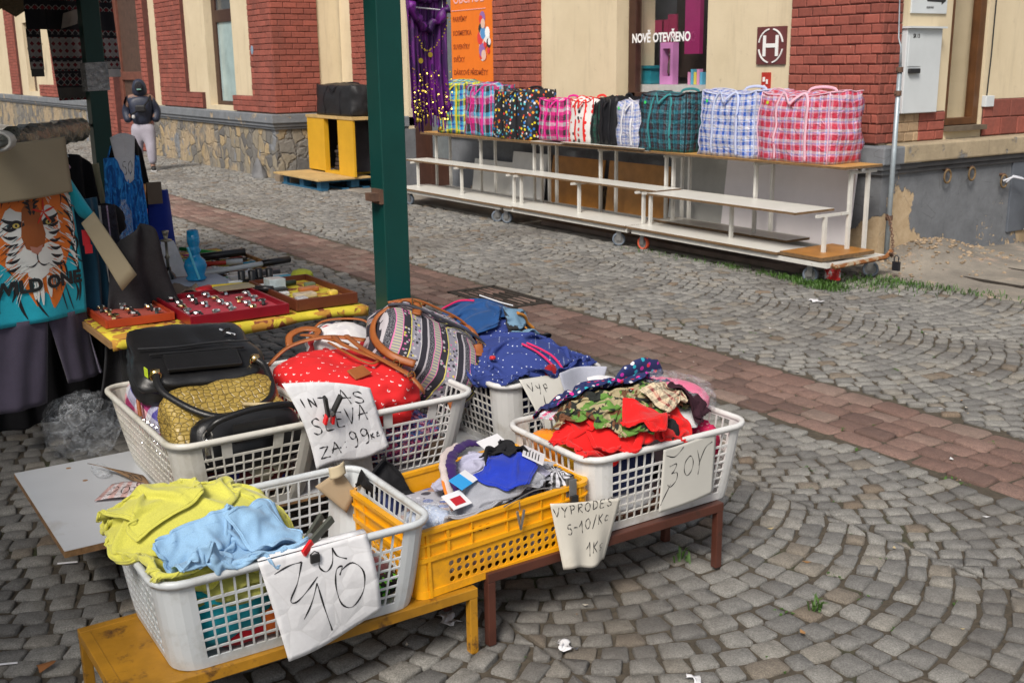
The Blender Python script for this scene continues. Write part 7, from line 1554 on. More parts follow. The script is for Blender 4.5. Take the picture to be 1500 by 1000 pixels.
for sx, cx in ((-1, -.095), (1, .05)):
    lens((cx-.035, .065), (cx+.035, .07), .034, 'k', 8, .006); ell(cx, .068, .014, .010, 'y', 9, 12); ell(cx, .068, .005, .006, 'k', 10, 8)
for k in range(7):
    z = .23-.018*k; lens((-.10+.01*k, z), (-.03, z-.018), .013, 'k', 8, .006); lens((.055-.01*k, z), (-.015, z-.018), .013, 'k', 8, -.006)
for sx, x0 in ((-1, -.15), (1, .10)):
    for k in range(7): lens((x0, .10-.035*k), (x0-sx*.055, .085-.030*k), .014, 'k', 8, sx*.008)
for k in range(16):
    sx = -1 if k % 2 else 1; lens((-.02+sx*.03, -.075-.004*k), (-.02+sx*rt_.uniform(.10, .16), -.10-.010*k+rt_.uniform(-.03, .03)), .0035, 'w', 11, .01*sx)
for k in range(90):
    sx = rt_.choice((-1, 1)); x = -.02+sx*rt_.uniform(.04, .13); z = rt_.uniform(-.12, .11); lens((x, z), (x+sx*.028, z-.018), .003, rt_.choice('wgkow'), 8)
for k in range(12):
    x = rt_.uniform(-.08, .05); lens((x, -.15), (x+rt_.uniform(-.01, .01), -.27+abs(x+.02)*.9), .018, rt_.choice('wwgwo'), 9)
for k in range(5):
    t = 2*math.pi*k/5+.3; lens((.03, .11), (.03+.055*math.cos(t), .11+.055*math.sin(t)), .010, 'r', 12)
prt.build('tiger_print', VCOL, TS)
mb = MB()
vs, fs = text_mesh('WILD ONE', .075, 1.05, 0, .004); T0 = min(v[0] for v in vs)
mb.add([tuple(shirtP(-.20+v[0], .772+v[1]*.95+.02*v[0])+shN*.0095) for v in vs], fs); mb.build('lettering', mat('black_print', (.012, .015, .018), .7, 0), TS)
# cardboard price board on top of it
Pb = lambda u, v: np.array(shirtP(-.235+.40*u, 1.145+.02*u+.225*v))+np.array(shN)*(.05+.012*math.sin(3*u+2*v))
paper('cardboard_sign', 'plain beige cardboard sheet with faint prices over the tiger T-shirt', 'price board', Pb, mat('beige_cardboard', (.30, .255, .17), .8, .06), [('-650-', .28, .68, .10, .16), ('3:', .20, .36, .06, .14), ('50', .46, .36, .09, .16)], lw=.002, th=.004, ink=mat('faint_pencil', (.10, .085, .07), .8, 0))
mb = MB()
for k in range(4): mb.tube([rail(.955+.01*k)+np.array((0, .05*math.cos(t), .012+.035*math.sin(t))) for t in np.linspace(0, 6.28, 14)[:-1]], .007, 6, closed=True)
tag(mb.build('plastic_hangers', mat('pearl_plastic', (.42, .42, .40), .35), smooth=True), 'cluster of round pearly hanger hooks at the left end of the rail', 'hangers')
# shorts under the shirt
SH = thing('shorts', 'dark purple grey knee shorts hanging below the tiger T-shirt', 'shorts', (-4.95, .84, .65)); SHM = cloth_mat('plum_grey_jersey', (.075, .064, .10))
def leg(xl0, xr0, xl1, xr1, z0, z1, back=.03):
    mb = MB(); P = np.zeros((14, 16, 3))
    for j in range(16):
        t = j/15; z = z1+(z0-z1)*t; xl = xl0+(xl1-xl0)*t; xr = xr0+(xr1-xr0)*t
        for i in range(14): u = i/13; P[i, j] = shirtP(xl+(xr-xl)*u, z)-shN*(back+.0)+shN*(.03*math.sin(u*math.pi)+.006*math.sin(u*14+t*3))
    mb.grid(P); return mb
leg(-.225, .015, -.235, -.02, .285, .655).build('leg', SHM, SH, smooth=True, solid=.006); leg(.015, .215, .085, .255, .345, .655).build('leg', SHM, SH, smooth=True, solid=.006)
mb = leg(.19, .225, .245, .275, .35, .60, .05); mb.build('side_piping', cloth_mat('lilac_grey', (.35, .32, .42)), SH, smooth=True)
# clothes on the rail, from near to far
rc2 = ROT = YW_
hang('dark_garment', 'black garment hanging behind and below the plum shorts', 'clothes', cloth_mat('black_cotton', (.008, .008, .010)), (-5.15, .90, 0), .55, .62, .12, 1.0, ROT, 4, .03, 1)
hang('teal_jeans', 'teal blue jeans hanging right of the tiger T-shirt', 'trousers', cloth_mat('teal_denim', (.01, .06, .11)), (-5.02, 1.10, 0), .12, .15, .52, 1.12, ROT, 2, .02, 2, nu=14)
hang('striped_trousers', 'navy trousers with white side stripes hanging beside the teal jeans', 'trousers', plaid('navy_side_stripe', .11, stripes([(8, (.008, .008, .02)), (1, (.5, .5, .5)), (2, (.008, .008, .02)), (1, (.4, .3, .45))]), stripes([(1, (.008, .008, .02))]), .8, .15), (-5.06, 1.19, 0), .12, .16, .38, 1.08, ROT, 2, .02, 3, nu=14)
COAT = cloth_mat('charcoal_wool', (.04, .04, .044), .95, 260, .25)
hang('wool_coat', 'charcoal grey wool coat hanging at the left edge of the goods table', 'coat', COAT, (-5.0, 1.29, 0), .19, .64, .18, 1.00, ROT-.05, 2.2, .05, 4, curve=.08, solid=.012, skew=.05, slope=.10)
lump('coat_shoulder', 'dark coat collar bunched at the top of the charcoal coat', 'coat', cloth_mat('black_knit', (.010, .010, .012)), (-5.25, 1.22, .98), (.14, .20, .16), 130, amp=.12)
paper('price_tag', 'folded beige cardboard tag hanging in front of the charcoal coat', 'price tag', bil((-4.80, 1.17, .735), (-4.79, 1.235, .80), (-4.86, 1.045, 1.03), (-4.86, 1.10, 1.075)), MATS['beige_cardboard'], [[[(.3, .8), (.6, .6), (.4, .4)]]], lw=.002, nu=8, nv=8, th=.003, ink=MATS['faint_pencil'])
mb = MB(); mb.bx(-4.87, -4.865, 1.045, 1.075, .935, 1.0); mb.bx(-4.868, -4.862, 1.05, 1.08, .90, .936, col=(.7, .7, .7)); tag(mb.build('red_tag', mat('red_tag_card', (.45, .01, .02), .5)), 'small red clothing tag right of the tiger T-shirt', 'tag')
hang('black_blouse', 'black top hanging between the pink hangers and the blue dress', 'clothes', MATS['black_cotton'], (-5.75, 1.21, 0), .24, .32, .75, 1.26, ROT, 3, .03, 5, slope=.06)
hang('black_jacket', 'black jacket hanging behind the right side of the blue dress', 'jacket', MATS['black_cotton'], (-6.25, 1.62, 0), .20, .36, .60, 1.31, ROT, 2, .03, 6, slope=.08)
hang('cream_dress', 'cream lace dress just left of the blue dress', 'dress', cloth_mat('cream_lace', (.45, .42, .27)), (-5.85, 1.34, 0), .07, .14, .78, 1.20, ROT, 3, .02, 7, nu=14)
BD = hang('blue_dress', 'crinkled bright blue strappy dress under the white 50 tag', 'dress', blotch('crinkled_blue', [(.012, .20, .60), (.04, .34, .80), (.005, .09, .34)], 30, 2, map_=(1, 1, .3)), (-5.72, 1.455, 0), .20, .26, .76, 1.235, ROT, 9, .012, 8, vneck=.13, nu=50)
mb = MB(); mb.tube([(-5.70, 1.385, 1.235), (-5.69, 1.40, 1.29)], .004, 5); mb.build('strap', MATS['crinkled_blue'], BD); mb = MB(); mb.tube([(-5.76, 1.53, 1.235), (-5.75, 1.51, 1.29)], .004, 5); mb.build('strap', MATS['crinkled_blue'], BD)
b8 = bil((-5.71, 1.43, 1.12), (-5.72, 1.50, 1.12), (-5.71, 1.40, 1.33), (-5.74, 1.53, 1.33))
paper('white_tag', 'white paper tag reading 50 above the blue dress', 'price tag', Pw(b8, lambda u, v: (.02, 0, .02*math.sin(math.pi*u)*v-.02*math.sin(math.pi*u)*(1-v))), PAPER, [('50', .30, .18, .26, .26)], lw=.003, nu=10, nv=10)
for i, (t, m_) in enumerate(((.62, mat('pink_hanger', (.55, .35, .48), .4)), (.65, MATS['pearl_plastic']), (.56, mat('grey_blue_hanger', (.35, .42, .48), .4)))):
    c = rail(t); mb = MB(); d = np.array((-.3, .95, 0)); mb.tube([c+np.array((0, 0, .02)), c+np.array((0, 0, -.05)), c+d*.08+np.array((0, 0, -.10)), c+d*.12+np.array((0, 0, -.16))], .007, 6); mb.tube([c+np.array((0, 0, -.05)), c-d*.08+np.array((0, 0, -.10)), c-d*.11+np.array((0, 0, -.16))], .007, 6)
    tag(mb.build('hanger', m_, smooth=True), ['pale pink plastic hanger on the rail left of the black top', 'pearly plastic hanger beside the pink one', 'grey blue plastic hanger just left of the white 50 tag'][i], 'hanger', 'plastic hangers on the rail')
hang('pink_blouse', 'small lilac pink top under the pink hanger', 'clothes', cloth_mat('lilac_pink', (.38, .26, .34)), (-5.45, 1.07, 0), .10, .14, .95, 1.22, ROT, 3, .02, 9, nu=14)
# sweater on the far post
q = NB('nordic_knit'); sp = q.n('SeparateXYZ'); q.l(q.tex('UV'), sp.inputs[0]); u, v = sp.outputs[0], sp.outputs[1]
fr = lambda a, k: q.math('FRACT', q.math('MULTIPLY', a, k)); ab = lambda a: q.math('ABSOLUTE', q.math('SUBTRACT', a, .5))
dia = q.math('ADD', ab(fr(u, 24)), ab(fr(v, 24))); dm = q.math('LESS_THAN', dia, .33); dring = q.math('MULTIPLY', q.math('GREATER_THAN', dia, .42), q.math('LESS_THAN', dia, .55))
band = q.ramp(q.math('FRACT', q.math('MULTIPLY', q.math('SUBTRACT', v, 1.49), 1/.72)), [(0, 0), (.10, 1), (.20, 0), (.22, 1), (.31, 0), (.33, 1), (.50, 0), (.52, 1), (.56, 0), (.70, 0), (.72, 1), (.76, 0), (.80, 1)], 'CONSTANT')
basec = q.ramp(q.math('FRACT', q.math('MULTIPLY', q.math('SUBTRACT', v, 1.49), 1/.72)), [(0, (.10, .095, .09)), (.085, (.015, .015, .022)), (.24, (.30, .28, .27)), (.30, (.02, .018, .025)), (.34, (.28, .26, .26)), (.48, (.30, .29, .29)), (.50, (.012, .012, .018))], 'CONSTANT')
c = q.mix(q.math('MULTIPLY', dring, band), basec, (.34, .32, .31)); c = q.mix(q.math('MULTIPLY', dm, band), c, (.17, .012, .02)); q.out(c, .95); q.bump(q.noise(q.tex(), 120, 3), .5, .006); KNIT = q.m
SW = thing('sweater', 'nordic patterned sweater in black, white and dark red hanging by the far post', 'sweater', (-7.4, 1.6, 1.5))
sy0, sy1 = 1.475, 1.79
def swp(u, v, y0, y1, z0, z1, sk=0, a=.0): y = y0+(y1-y0)*u+sk*(1-v); z = z0+(z1-z0)*v; return (-7.38-.35*(y-1.6)+.03*math.cos((y-1.6)*6)+.008*math.sin(y*40+z*6), y, z)
def sw(y0, y1, z0, z1, sk=0, nu=24, nv=24, tap=0):
    mb = MB(); P = np.zeros((nu, nv, 3)); U = np.zeros((nu, nv, 2))
    for i in range(nu):
        for j in range(nv):
            v = j/(nv-1); yy0 = y0+tap*(1-v); p = swp(i/(nu-1), v, yy0, y1, z0, z1, sk); P[i, j] = p; U[i, j] = (p[1], p[2])
    mb.grid(P, uv=U); return mb
sw(sy0, sy1, 1.475, 2.24, tap=.05).build('sweater_body', KNIT, SW, smooth=True, solid=.012)
mb = sw(1.375, 1.455, 1.66, 1.90); mb.build('sleeve', KNIT, SW, smooth=True, solid=.012); mb = sw(1.38, 1.49, 1.895, 2.18); mb.build('sleeve', KNIT, SW, smooth=True, solid=.012)
mb = sw(1.83, 1.93, 1.655, 2.2, sk=.03); mb.build('sleeve', KNIT, SW, smooth=True, solid=.012)
mb = sw(1.378, 1.452, 1.62, 1.665); mb.build('cuff', cloth_mat('grey_cuff', (.10, .095, .09)), SW, smooth=True, solid=.014); mb = sw(1.86, 1.955, 1.61, 1.66); mb.build('cuff', cloth_mat('white_cuff', (.5, .48, .48)), SW, smooth=True, solid=.014)
mb = MB(); mb.grid(np.array([[swp(0, 0, 1.58+.10*a+.02*b, 0, 1.90+.09*b+.03*a, 0) for b in np.linspace(0, 1, 5)] for a in np.linspace(0, 1, 5)])+np.array((.03, 0, 0))); mb.build('collar', cloth_mat('pale_collar', (.36, .33, .31)), SW, solid=.01)
mb = MB(); mb.tube([(-7.3, 1.60, 2.25), (-7.3, 1.60, 2.38)], .006, 6); mb.build('hook', STEEL, SW)
# purple coin scarf on the near post
PUR = blotch('purple_chiffon', [(.085, .004, .13), (.15, .01, .22), (.035, .002, .07)], 16, 1, map_=(1, 1, .25), rough=.55)
SC = thing('coin_scarf', 'purple belly dance scarf with gold coins hanging beside the near green post', 'scarf', (-4.15, 2.31, 1.9))
def scp(u, v): 
    v = v*.96+.04
    y = 2.205+.215*u+.01*(1-v); z = 1.46+.68*v-.055*max(0, .5-v)*math.sin(u*9); fold = .012*math.sin(u*46+2*math.sin(v*5))*(1.1-v)+.02*math.sin(u*7+1)
    return np.array((-4.13-.25*(y-2.3)+fold, y, z-(.05*(1-v))*math.sin(u*3.14)))
mb = MB(); mb.grid(sheet(scp, 70, 24)); mb.build('drape', PUR, SC, smooth=True, solid=.002)
mb = MB(); ring_pts = [scp(u, .62-.10*math.sin(u*3.14))+np.array((.02, 0, .012*math.sin(u*30))) for u in np.linspace(0, 1, 20)]
mb.tube([tuple(p) for p in ring_pts], [.016+.006*math.sin(i*1.7) for i in range(20)], 8); mb.tube([tuple(scp(u, .70-.02*math.sin(u*3.14))+np.array((.02, 0, .0))) for u in np.linspace(0, 1, 20)], [.014+.005*math.sin(i*2.3) for i in range(20)], 8); mb.build('gathered_band', PUR, SC, smooth=True)
rs = random.Random(9); mbB = MB(); mbC = MB(); mbP = MB()
for k in range(210):
    u = rs.random(); vv = abs(rs.gauss(0, .11)); 
    if rs.random() < .2: vv = rs.uniform(.1, .3)
    p = scp(u, 0)+np.array((.016+rs.uniform(-.008, .008), 0, vv*.68-.012)); T = Matrix.Translation(p) @ Matrix.Rotation(rs.uniform(0, 3), 4, 'Z') @ Matrix.Rotation(R(70), 4, 'X'); mbC.lathe([(0, -.0006), (.0030, -.0006), (.0030, .0006), (0, .0006)], (0, 0, 0), 7, T=T)
for k in range(22):
    u = .2+.8*k/21; p = scp(u, .56-.16*math.sin(u*3.14)-.0)+np.array((.03, 0, -.01)); T = Matrix.Translation(p) @ Matrix.Rotation(R(90), 4, 'Y'); mbC.lathe([(0, -.0006), (.0034, -.0006), (.0034, .0006), (0, .0006)], (0, 0, 0), 8, T=T)
for k in range(16):
    v = .55+.45*k/15; p = scp(.97, v)+np.array((.014, 0, 0)); T = Matrix.Translation(p) @ Matrix.Rotation(R(90), 4, 'Y'); mbC.lathe([(0, -.0006), (.0034, -.0006), (.0034, .0006), (0, .0006)], (0, 0, 0), 8, T=T)
for (u, v) in ((.3, .33), (.62, .36)):
    p = scp(u, v)+np.array((.02, 0, 0)); T = Matrix.Translation(p) @ Matrix.Rotation(R(90), 4, 'Y'); mbC.lathe([(0, -.001), (.011, -.001), (.011, .001), (0, .001)], (0, 0, 0), 12, T=T)
for (u, dz) in ((.12, -.01), (.50, -.02), (.78, -.045)):
    p = scp(u, 0)+np.array((.015, 0, dz)); mbC.lathe([(0, -.011), (.008, -.007), (.010, 0), (.008, .007), (0, .011)], tuple(p), 8)
for k in range(60):
    u, v = rs.random(), rs.uniform(.1, .95); p = scp(u, v)+np.array((.008, 0, 0)); mbP.lathe([(0, -.0016), (.0018, 0), (0, .0016)], tuple(p), 5)
o = mbC.build('gold_coins', mat('gold_coin', (.85, .62, .08), .3, .1, 5, 0, 20, Metallic=.8), SC); o['kind'] = 'stuff'; o = mbP.build('pink_sequins', mat('pink_sequin', (.7, .03, .35), .3, 0), SC); o['kind'] = 'stuff'
mb = MB(); 
for k in range(36):
    u = k/35+.01; p = scp(min(u, 1), 0); mb.tube([tuple(p+np.array((.004, 0, .02))), tuple(p+np.array((.008, .003*math.sin(k), -.035-.02*rs.random())))], .0022, 4)
o = mb.build('bead_fringe', PUR, SC); o['kind'] = 'stuff'
mb = MB(); mb.tube([(-4.11, 2.235, 1.885), (-4.13, 2.40, 1.875), (-4.13, 2.40, 1.95), (-4.11, 2.235, 1.955)], .0035, 6, closed=True); mb.tube([(-4.12, 2.31, 1.955), (-4.12, 2.31, 2.36)], .002, 5); tag(mb.build('wire_hanger', mat('white_wire', (.7, .7, .72), .4)), 'thin white wire frame holding the purple coin scarf', 'hanger')
# ------------------------------------------------------------------ goods table
ZT = .60
GT = thing('goods_table', 'wooden stall table covered with a yellow and brown cloth and small goods', 'table', (-5.4, 1.6, 0))
mb = MB(); mb.bx(-6.55, -4.47, 1.02, 2.17, ZT-.03, ZT-.004); mb.build('table_top', mat('raw_pine', (.33, .19, .08), .7, .25, 8, .2), GT)
for (x, y) in ((-4.56, 2.10), (-6.4, 2.10), (-4.56, 1.1), (-6.4, 1.1)):
    mb = MB(); mb.bx(x-.02, x+.02, y-.02, y+.02, 0, ZT-.03); mb.build('leg', mat('dark_steel', (.02, .02, .02), .5), GT)
CLM = blotch('yellow_brown_cloth', [(.55, .45, .03), (.62, .50, .04), (.20, .05, .02), (.45, .22, .03)], 9, .6)
mb = MB(); P = np.zeros((40, 12, 3))
for i in range(40):
    for j in range(12):
        y = 1.03+1.13*i/39; t = j/11; x = -6.5+2.03*min(1, t*1.25); z = ZT+.001
        if t > .8: x = -4.465+.006*math.sin(y*30); z = ZT-(t-.8)*(.20+.05*math.sin(y*9))
        P[i, j] = (x, y, z+.003*math.sin(y*22+x*9) if t < .8 else z)
mb.grid(P); tag(mb.build('table_cloth', CLM, smooth=True, solid=.002), 'yellow cloth with brown marks covering the goods table', 'tablecloth')
def tray(lab, x0, x1, y0, y1, m_, inn, h=.045, rz=0, tilt=0):
    t = thing('tray', lab, 'tray', ((x0+x1)/2, (y0+y1)/2, ZT+.006), rot=(tilt, 0, rz)); a, b = (x1-x0)/2, (y1-y0)/2; w_ = .012
    mb = MB(); mb.bx(-a, a, -b, -b+w_, 0, h); mb.bx(-a, a, b-w_, b, 0, h); mb.bx(-a, -a+w_, -b+w_, b-w_, 0, h); mb.bx(a-w_, a, -b+w_, b-w_, 0, h); mb.build('tray_rim', m_, t, local=True, bevel=.002)
    mb = MB(); mb.bx(-a+w_, a-w_, -b+w_, b-w_, .002, .022); mb.build('velvet_bed', inn, t, local=True); return t
tray('dark red tray of wrist watches nearest to the handbags', -5.02, -4.50, 1.36, 1.80, mat('dark_red_lacquer', (.22, .006, .015), .35), cloth_mat('red_velvet', (.38, .006, .03)), rz=0)
tray('orange red tray of small watches left of the dark red one', -5.15, -4.68, 1.06, 1.35, mat('orange_lacquer', (.40, .05, .015), .4), cloth_mat('orange_velvet', (.45, .06, .03)), .035, .0)
tray('brown wooden tray of trinkets at the right end of the table', -5.10, -4.52, 1.84, 2.14, mat('brown_wood_tray', (.12, .03, .012), .5), CLM, .05)
rg = random.Random(21); SILV = mat('watch_steel', (.6, .6, .6), .22, .1, 5, 0, 20, Metallic=.9); DIAL = mat('white_dial', (.7, .7, .7), .3, 0); BDIAL = mat('dark_dial', (.02, .025, .04), .2, 0)
w0 = thing('wrist_watch', 'small wrist watch on the red velvet', 'watch', (0, 0, 0), 'wrist watches on the trays')
def watch(m1, m2, x, y, rz, i):
    t = thing('wrist_watch', 'wrist watch with a round face lying among the others on the velvet trays', 'watch', (x, y, ZT+.030), 'wrist watches on the trays', rot=(0, 0, rz))
    mb = MB(); mb.lathe([(0, 0), (.018, 0), (.019, .006), (.017, .010), (.0, .010)], (0, 0, .012), 14); mb.build('watch_case', m1, t, local=True, smooth=False)
    mb = MB(); mb.lathe([(0, 0), (.0145, 0), (.0145, .0008), (0, .0008)], (0, 0, .0225), 12); mb.build('dial', m2, t, local=True)
    mb = MB(); mb.tube([(.032*math.cos(a), 0, .006+.018*math.sin(a)) for a in np.linspace(-2.6, 3.0, 14)], .008, 5, flat=.3, upv=(1, 0, 0)); mb.build('watch_band', rg.choice([m1, BLP2, m1]), t, local=True)
bpy.data.objects.remove(w0)
k = 0
for ix in range(5):
    for iy in range(5):
        x, y = -4.57-.095*ix+rg.uniform(-.012, .012), 1.41+.083*iy+rg.uniform(-.012, .012)
        if rg.random() < .22: continue
        watch(rg.choice([SILV, SILV, GOLD, CHROME]), rg.choice([DIAL, BDIAL, DIAL]), x, y, rg.uniform(-.5, .5), k); k += 1
for ix in range(4):
    for iy in range(3):
        watch(rg.choice([GOLD, SILV]), rg.choice([DIAL, BDIAL]), -4.74-.10*ix, 1.11+.09*iy+rg.uniform(-.01, .01), rg.uniform(-.5, .5), k); k += 1
def it(name, lab, cat, m_, fn, **kw):
    mb = MB(); fn(mb); o = mb.build(name, m_, **kw); tag(o, lab, cat); return o
zt_ = ZT+.004
# blue glass vase / pipe
BGL = NB('blue_glass'); BGL.out((.01, .30, .62), .06, IOR=1.45, Alpha=.86, Specular_IOR_Level=.8); BGL = BGL.m
V_ = thing('glass_vase', 'turquoise blue glass vase with a bulbous middle on the goods table', 'vase', (-5.32, 1.655, ZT+.05))
mb = MB(); mb.lathe([(a*.82, b*.76) for a, b in [(0, 0), (.055, 0), (.062, .01), (.050, .03), (.060, .06), (.068, .09), (.060, .125), (.035, .15), (.030, .17), (.042, .19), (.030, .21), (.032, .225), (.038, .245), (.034, .32), (.028, .32), (.030, .25)]], (-5.32, 1.655, ZT+.05), 20); mb.build('vase_body', BGL, V_, smooth=True)
mb = MB(); mb.tube([(-5.27, 1.655, ZT+.06), (-5.27, 1.61, ZT+.22)], .006, 6); mb.build('glass_stem', mat('pale_blue_glass', (.15, .6, .8), .1), V_)
it('cardboard_carton', 'grey blue carton under the blue glass vase', 'box', mat('grey_blue_card', (.30, .34, .42), .6), lambda m: m.bx(-5.45, -5.18, 1.48, 1.80, zt_, ZT+.045), bevel=.002)
it('dark_box', 'dark flat box under the grey blue carton', 'box', mat('dark_box_card', (.03, .03, .04), .5), lambda m: m.bx(-5.17, -5.08, 1.38, 1.66, zt_, ZT+.03))
it('crumpled_paper', 'brown crumpled paper by the foot of the blue vase', 'paper', mat('brown_paper', (.16, .12, .09), .8), lambda m: m.grid(sheet(lambda u, v: np.array((-5.12+.10*u, 1.42+.16*v, ZT+.055+.03*math.sin(5*u+3*v)*math.sin(4*v))), 8, 8)), solid=.002)
# black binoculars
BI = thing('binoculars', 'pair of small black binoculars standing behind the watch tray', 'binoculars', (-5.18, 1.88, ZT))
for i, dy in enumerate((-.045, .0, .045, .09)):
    mb = MB(); mb.lathe([(0, 0), (.020, 0), (.022, .03), (.017, .04), (.019, .085), (.013, .09), (.0, .09)], (-5.18+.02*(i % 2), 1.88+dy, zt_+.002), 12); mb.build('barrel', mat('black_rubber', (.015, .015, .017), .35), BI, smooth=True)
mb = MB(); mb.bx(-5.19, -5.16, 1.84, 1.965, zt_+.03, zt_+.05); mb.build('bridge', MATS['black_rubber'], BI)
FANO = it('folded_umbrella', 'red and yellow closed umbrella lying behind the watch tray', 'umbrella', mat('yellow_nylon', (.65, .50, .02), .5), lambda m: (m.tube([(-5.07, 1.64, zt_+.03), (-5.10, 1.80, zt_+.026), (-5.12, 1.98, zt_+.018)], [.030, .022, .008], 8)), smooth=True)
mb = MB(); mb.tube([(-5.06, 1.56, zt_+.03), (-5.07, 1.64, zt_+.03)], [.026, .033], 8); mb.build('umbrella_cap', mat('red_nylon', (.55, .015, .02), .45), FANO, smooth=True)
it('cardboard_piece', 'flat beige cardboard lying at the back of the watch tray', 'cardboard', MATS['beige_cardboard'], lambda m: m.bx(-5.06, -4.94, 1.64, 1.82, ZT+.052, ZT+.056))
wl = rg
def rod(name, lab, cat, m_, p0, p1, r, cap=None, capm=None):
    t = thing(name, lab, cat, p0); mb = MB(); mb.tube([p0, p1], r, 8); mb.build('shaft', m_, t, smooth=True)
    if cap: a = Vector(p0).lerp(Vector(p1), cap); mb = MB(); mb.tube([a, Vector(p0).lerp(Vector(p1), 1.03)], r*1.35, 8); mb.build('grip', capm, t, smooth=True)
    return t
WHM = mat('silver_tube', (.55, .58, .60), .3, .1); BKM = MATS['black_rubber']; RDM = mat('red_wood', (.42, .03, .02), .5); GRM = mat('green_tube', (.02, .30, .05), .4); CYM = mat('cyan_cloth_m', (.03, .42, .62), .6)
rod('sword', 'long white sheathed sword with a black handle at the back of the table', 'sword', WHM, (-5.55, 1.72, ZT+.03), (-5.62, 2.25, ZT+.045), .014, .72, BKM)
rod('umbrella', 'black rolled umbrella across the back of the table', 'umbrella', BKM, (-5.95, 1.85, ZT+.05), (-5.90, 2.12, ZT+.065), .022)
rod('stick', 'thin green stick at the far back of the table', 'stick', GRM, (-6.2, 1.85, ZT+.07), (-6.0, 2.02, ZT+.05), .012)
rod('flute', 'bamboo coloured flute with yellow bands at the back right of the table', 'flute', mat('bamboo_wood', (.35, .16, .04), .5, .6, 18), (-6.0, 2.12, ZT+.05), (-5.62, 2.15, ZT+.03), .011)
rod('knife', 'red handled knife in front of the rolled umbrella', 'knife', RDM, (-5.85, 1.86, ZT+.03), (-5.80, 2.06, ZT+.03), .012, .6, WHM)
rod('knife', 'silver knife with a grey sheath in front of the white sword', 'knife', WHM, (-5.70, 1.80, ZT+.02), (-5.68, 2.05, ZT+.02), .011, .6, BKM)
rod('torch', 'silver torch lying right of the binoculars', 'torch', WHM, (-5.30, 2.0, ZT+.02), (-5.30, 2.12, ZT+.02), .014)
rod('letter_opener', 'pale blue and silver letter opener beside the yellow umbrella', 'knife', WHM, (-5.16, 1.76, ZT+.045), (-5.20, 2.0, ZT+.03), .010, .65, CYM)
rod('pocket_knife', 'dark green pocket knife in front of the cyan cloth', 'knife', mat('dark_green_scale', (.03, .05, .03), .4), (-4.98, 1.90, ZT+.045), (-4.98, 2.03, ZT+.045), .013)
rod('pen', 'long silver pen behind the watch tray', 'pen', WHM, (-5.06, 1.80, ZT+.035), (-5.04, 2.0, ZT+.035), .008)
rod('razor', 'black and silver folding razor at the right of the watch tray', 'razor', BKM, (-4.90, 1.80, ZT+.055), (-4.84, 1.86, ZT+.055), .014)
it('cyan_cloth', 'cyan and pink folded cloth at the back right of the goods table', 'cloth', CYM, lambda m: m.bx(-5.32, -5.15, 1.98, 2.13, zt_, ZT+.028), bevel=.008)
lump('yellow_cloth', 'crumpled yellow cloth at the right back corner of the table', 'cloth', cloth_mat('lemon_cloth', (.45, .48, .04)), (-5.18, 2.15, ZT+.035), (.12, .10, .06), 140)
it('glass_cube', 'small clear cube box at the right of the watch tray', 'box', mat('icy_box', (.55, .65, .68), .15, .3, 20), lambda m: m.bx(-4.98, -4.90, 1.87, 1.95, ZT+.03, ZT+.085), bevel=.003)
for i, (x, y, sx_, sy_, c_, lb) in enumerate(((-4.86, 1.90, .05, .07, (.03, .03, .03), 'black lighter case in the wooden tray'), (-4.80, 2.02, .05, .09, (.45, .15, .05), 'copper coloured tin in the wooden tray'), (-4.68, 1.95, .06, .10, (.50, .42, .30), 'beige carved box in the wooden tray'), (-4.66, 2.08, .04, .04, (.75, .55, .1), 'little golden figure base in the wooden tray'), (-4.90, 2.07, .04, .05, (.15, .2, .12), 'olive tin in the wooden tray'), (-4.60, 1.90, .05, .05, (.4, .4, .42), 'grey metal lid in the wooden tray'), (-4.76, 1.88, .03, .05, (.6, .6, .62), 'silver lighter in the wooden tray'), (-5.40, 1.90, .06, .12, (.45, .45, .47), 'grey leaflet near the white sword'), (-5.45, 2.08, .08, .10, (.06, .06, .07), 'dark pouch behind the cyan cloth'), (-5.60, 1.90, .05, .15, (.35, .25, .15), 'brown sheath near the silver knife'))):
    it('trinket', lb, 'trinket', mat('trinket_%d' % i, c_, .35, .3, 40, 0), lambda m: (m.bx(x-sx_/2, x+sx_/2, y-sy_/2, y+sy_/2, ZT+.006 if x < -5.2 else ZT+.030, ZT+.034 if x < -5.2 else ZT+.052)), bevel=.006)
for i in range(95):
    x = rg.uniform(-6.3, -5.1); y = rg.uniform(1.62, 2.13); L_ = rg.uniform(.05, .17); a_2 = rg.uniform(-.5, .5); c_ = rg.choice([(.6, .6, .62), (.03, .03, .03), (.50, .03, .02), (.6, .45, .08), (.65, .66, .7), (.15, .06, .02), (.03, .3, .5), (.7, .65, .6), (.03, .03, .04), (.05, .3, .1), (.6, .1, .3)])
    t = thing('small_trinket', 'one of many small knives, lighters and pens scattered over the goods table', 'trinket', (x, y, ZT+.014), 'small trinkets scattered over the goods table', rot=(0, 0, a_2))
    mb = MB(); r_ = rg.uniform(.008, .016); mb.tube([(0, -L_/2, r_*.3), (0, L_*.25, r_*.3)], r_, 6, flat=.7); mb.build('handle', mat('trinket_c%.2f%.2f' % (c_[0], c_[2]), c_, .35, .2, 30, 0), t, local=True, smooth=True)
    mb = MB(); mb.tube([(0, L_*.25, r_*.3), (0, L_/2, r_*.3)], [r_*1.1, r_*.6], 6, flat=.7); mb.build('tip', SILV, t, local=True, smooth=True)
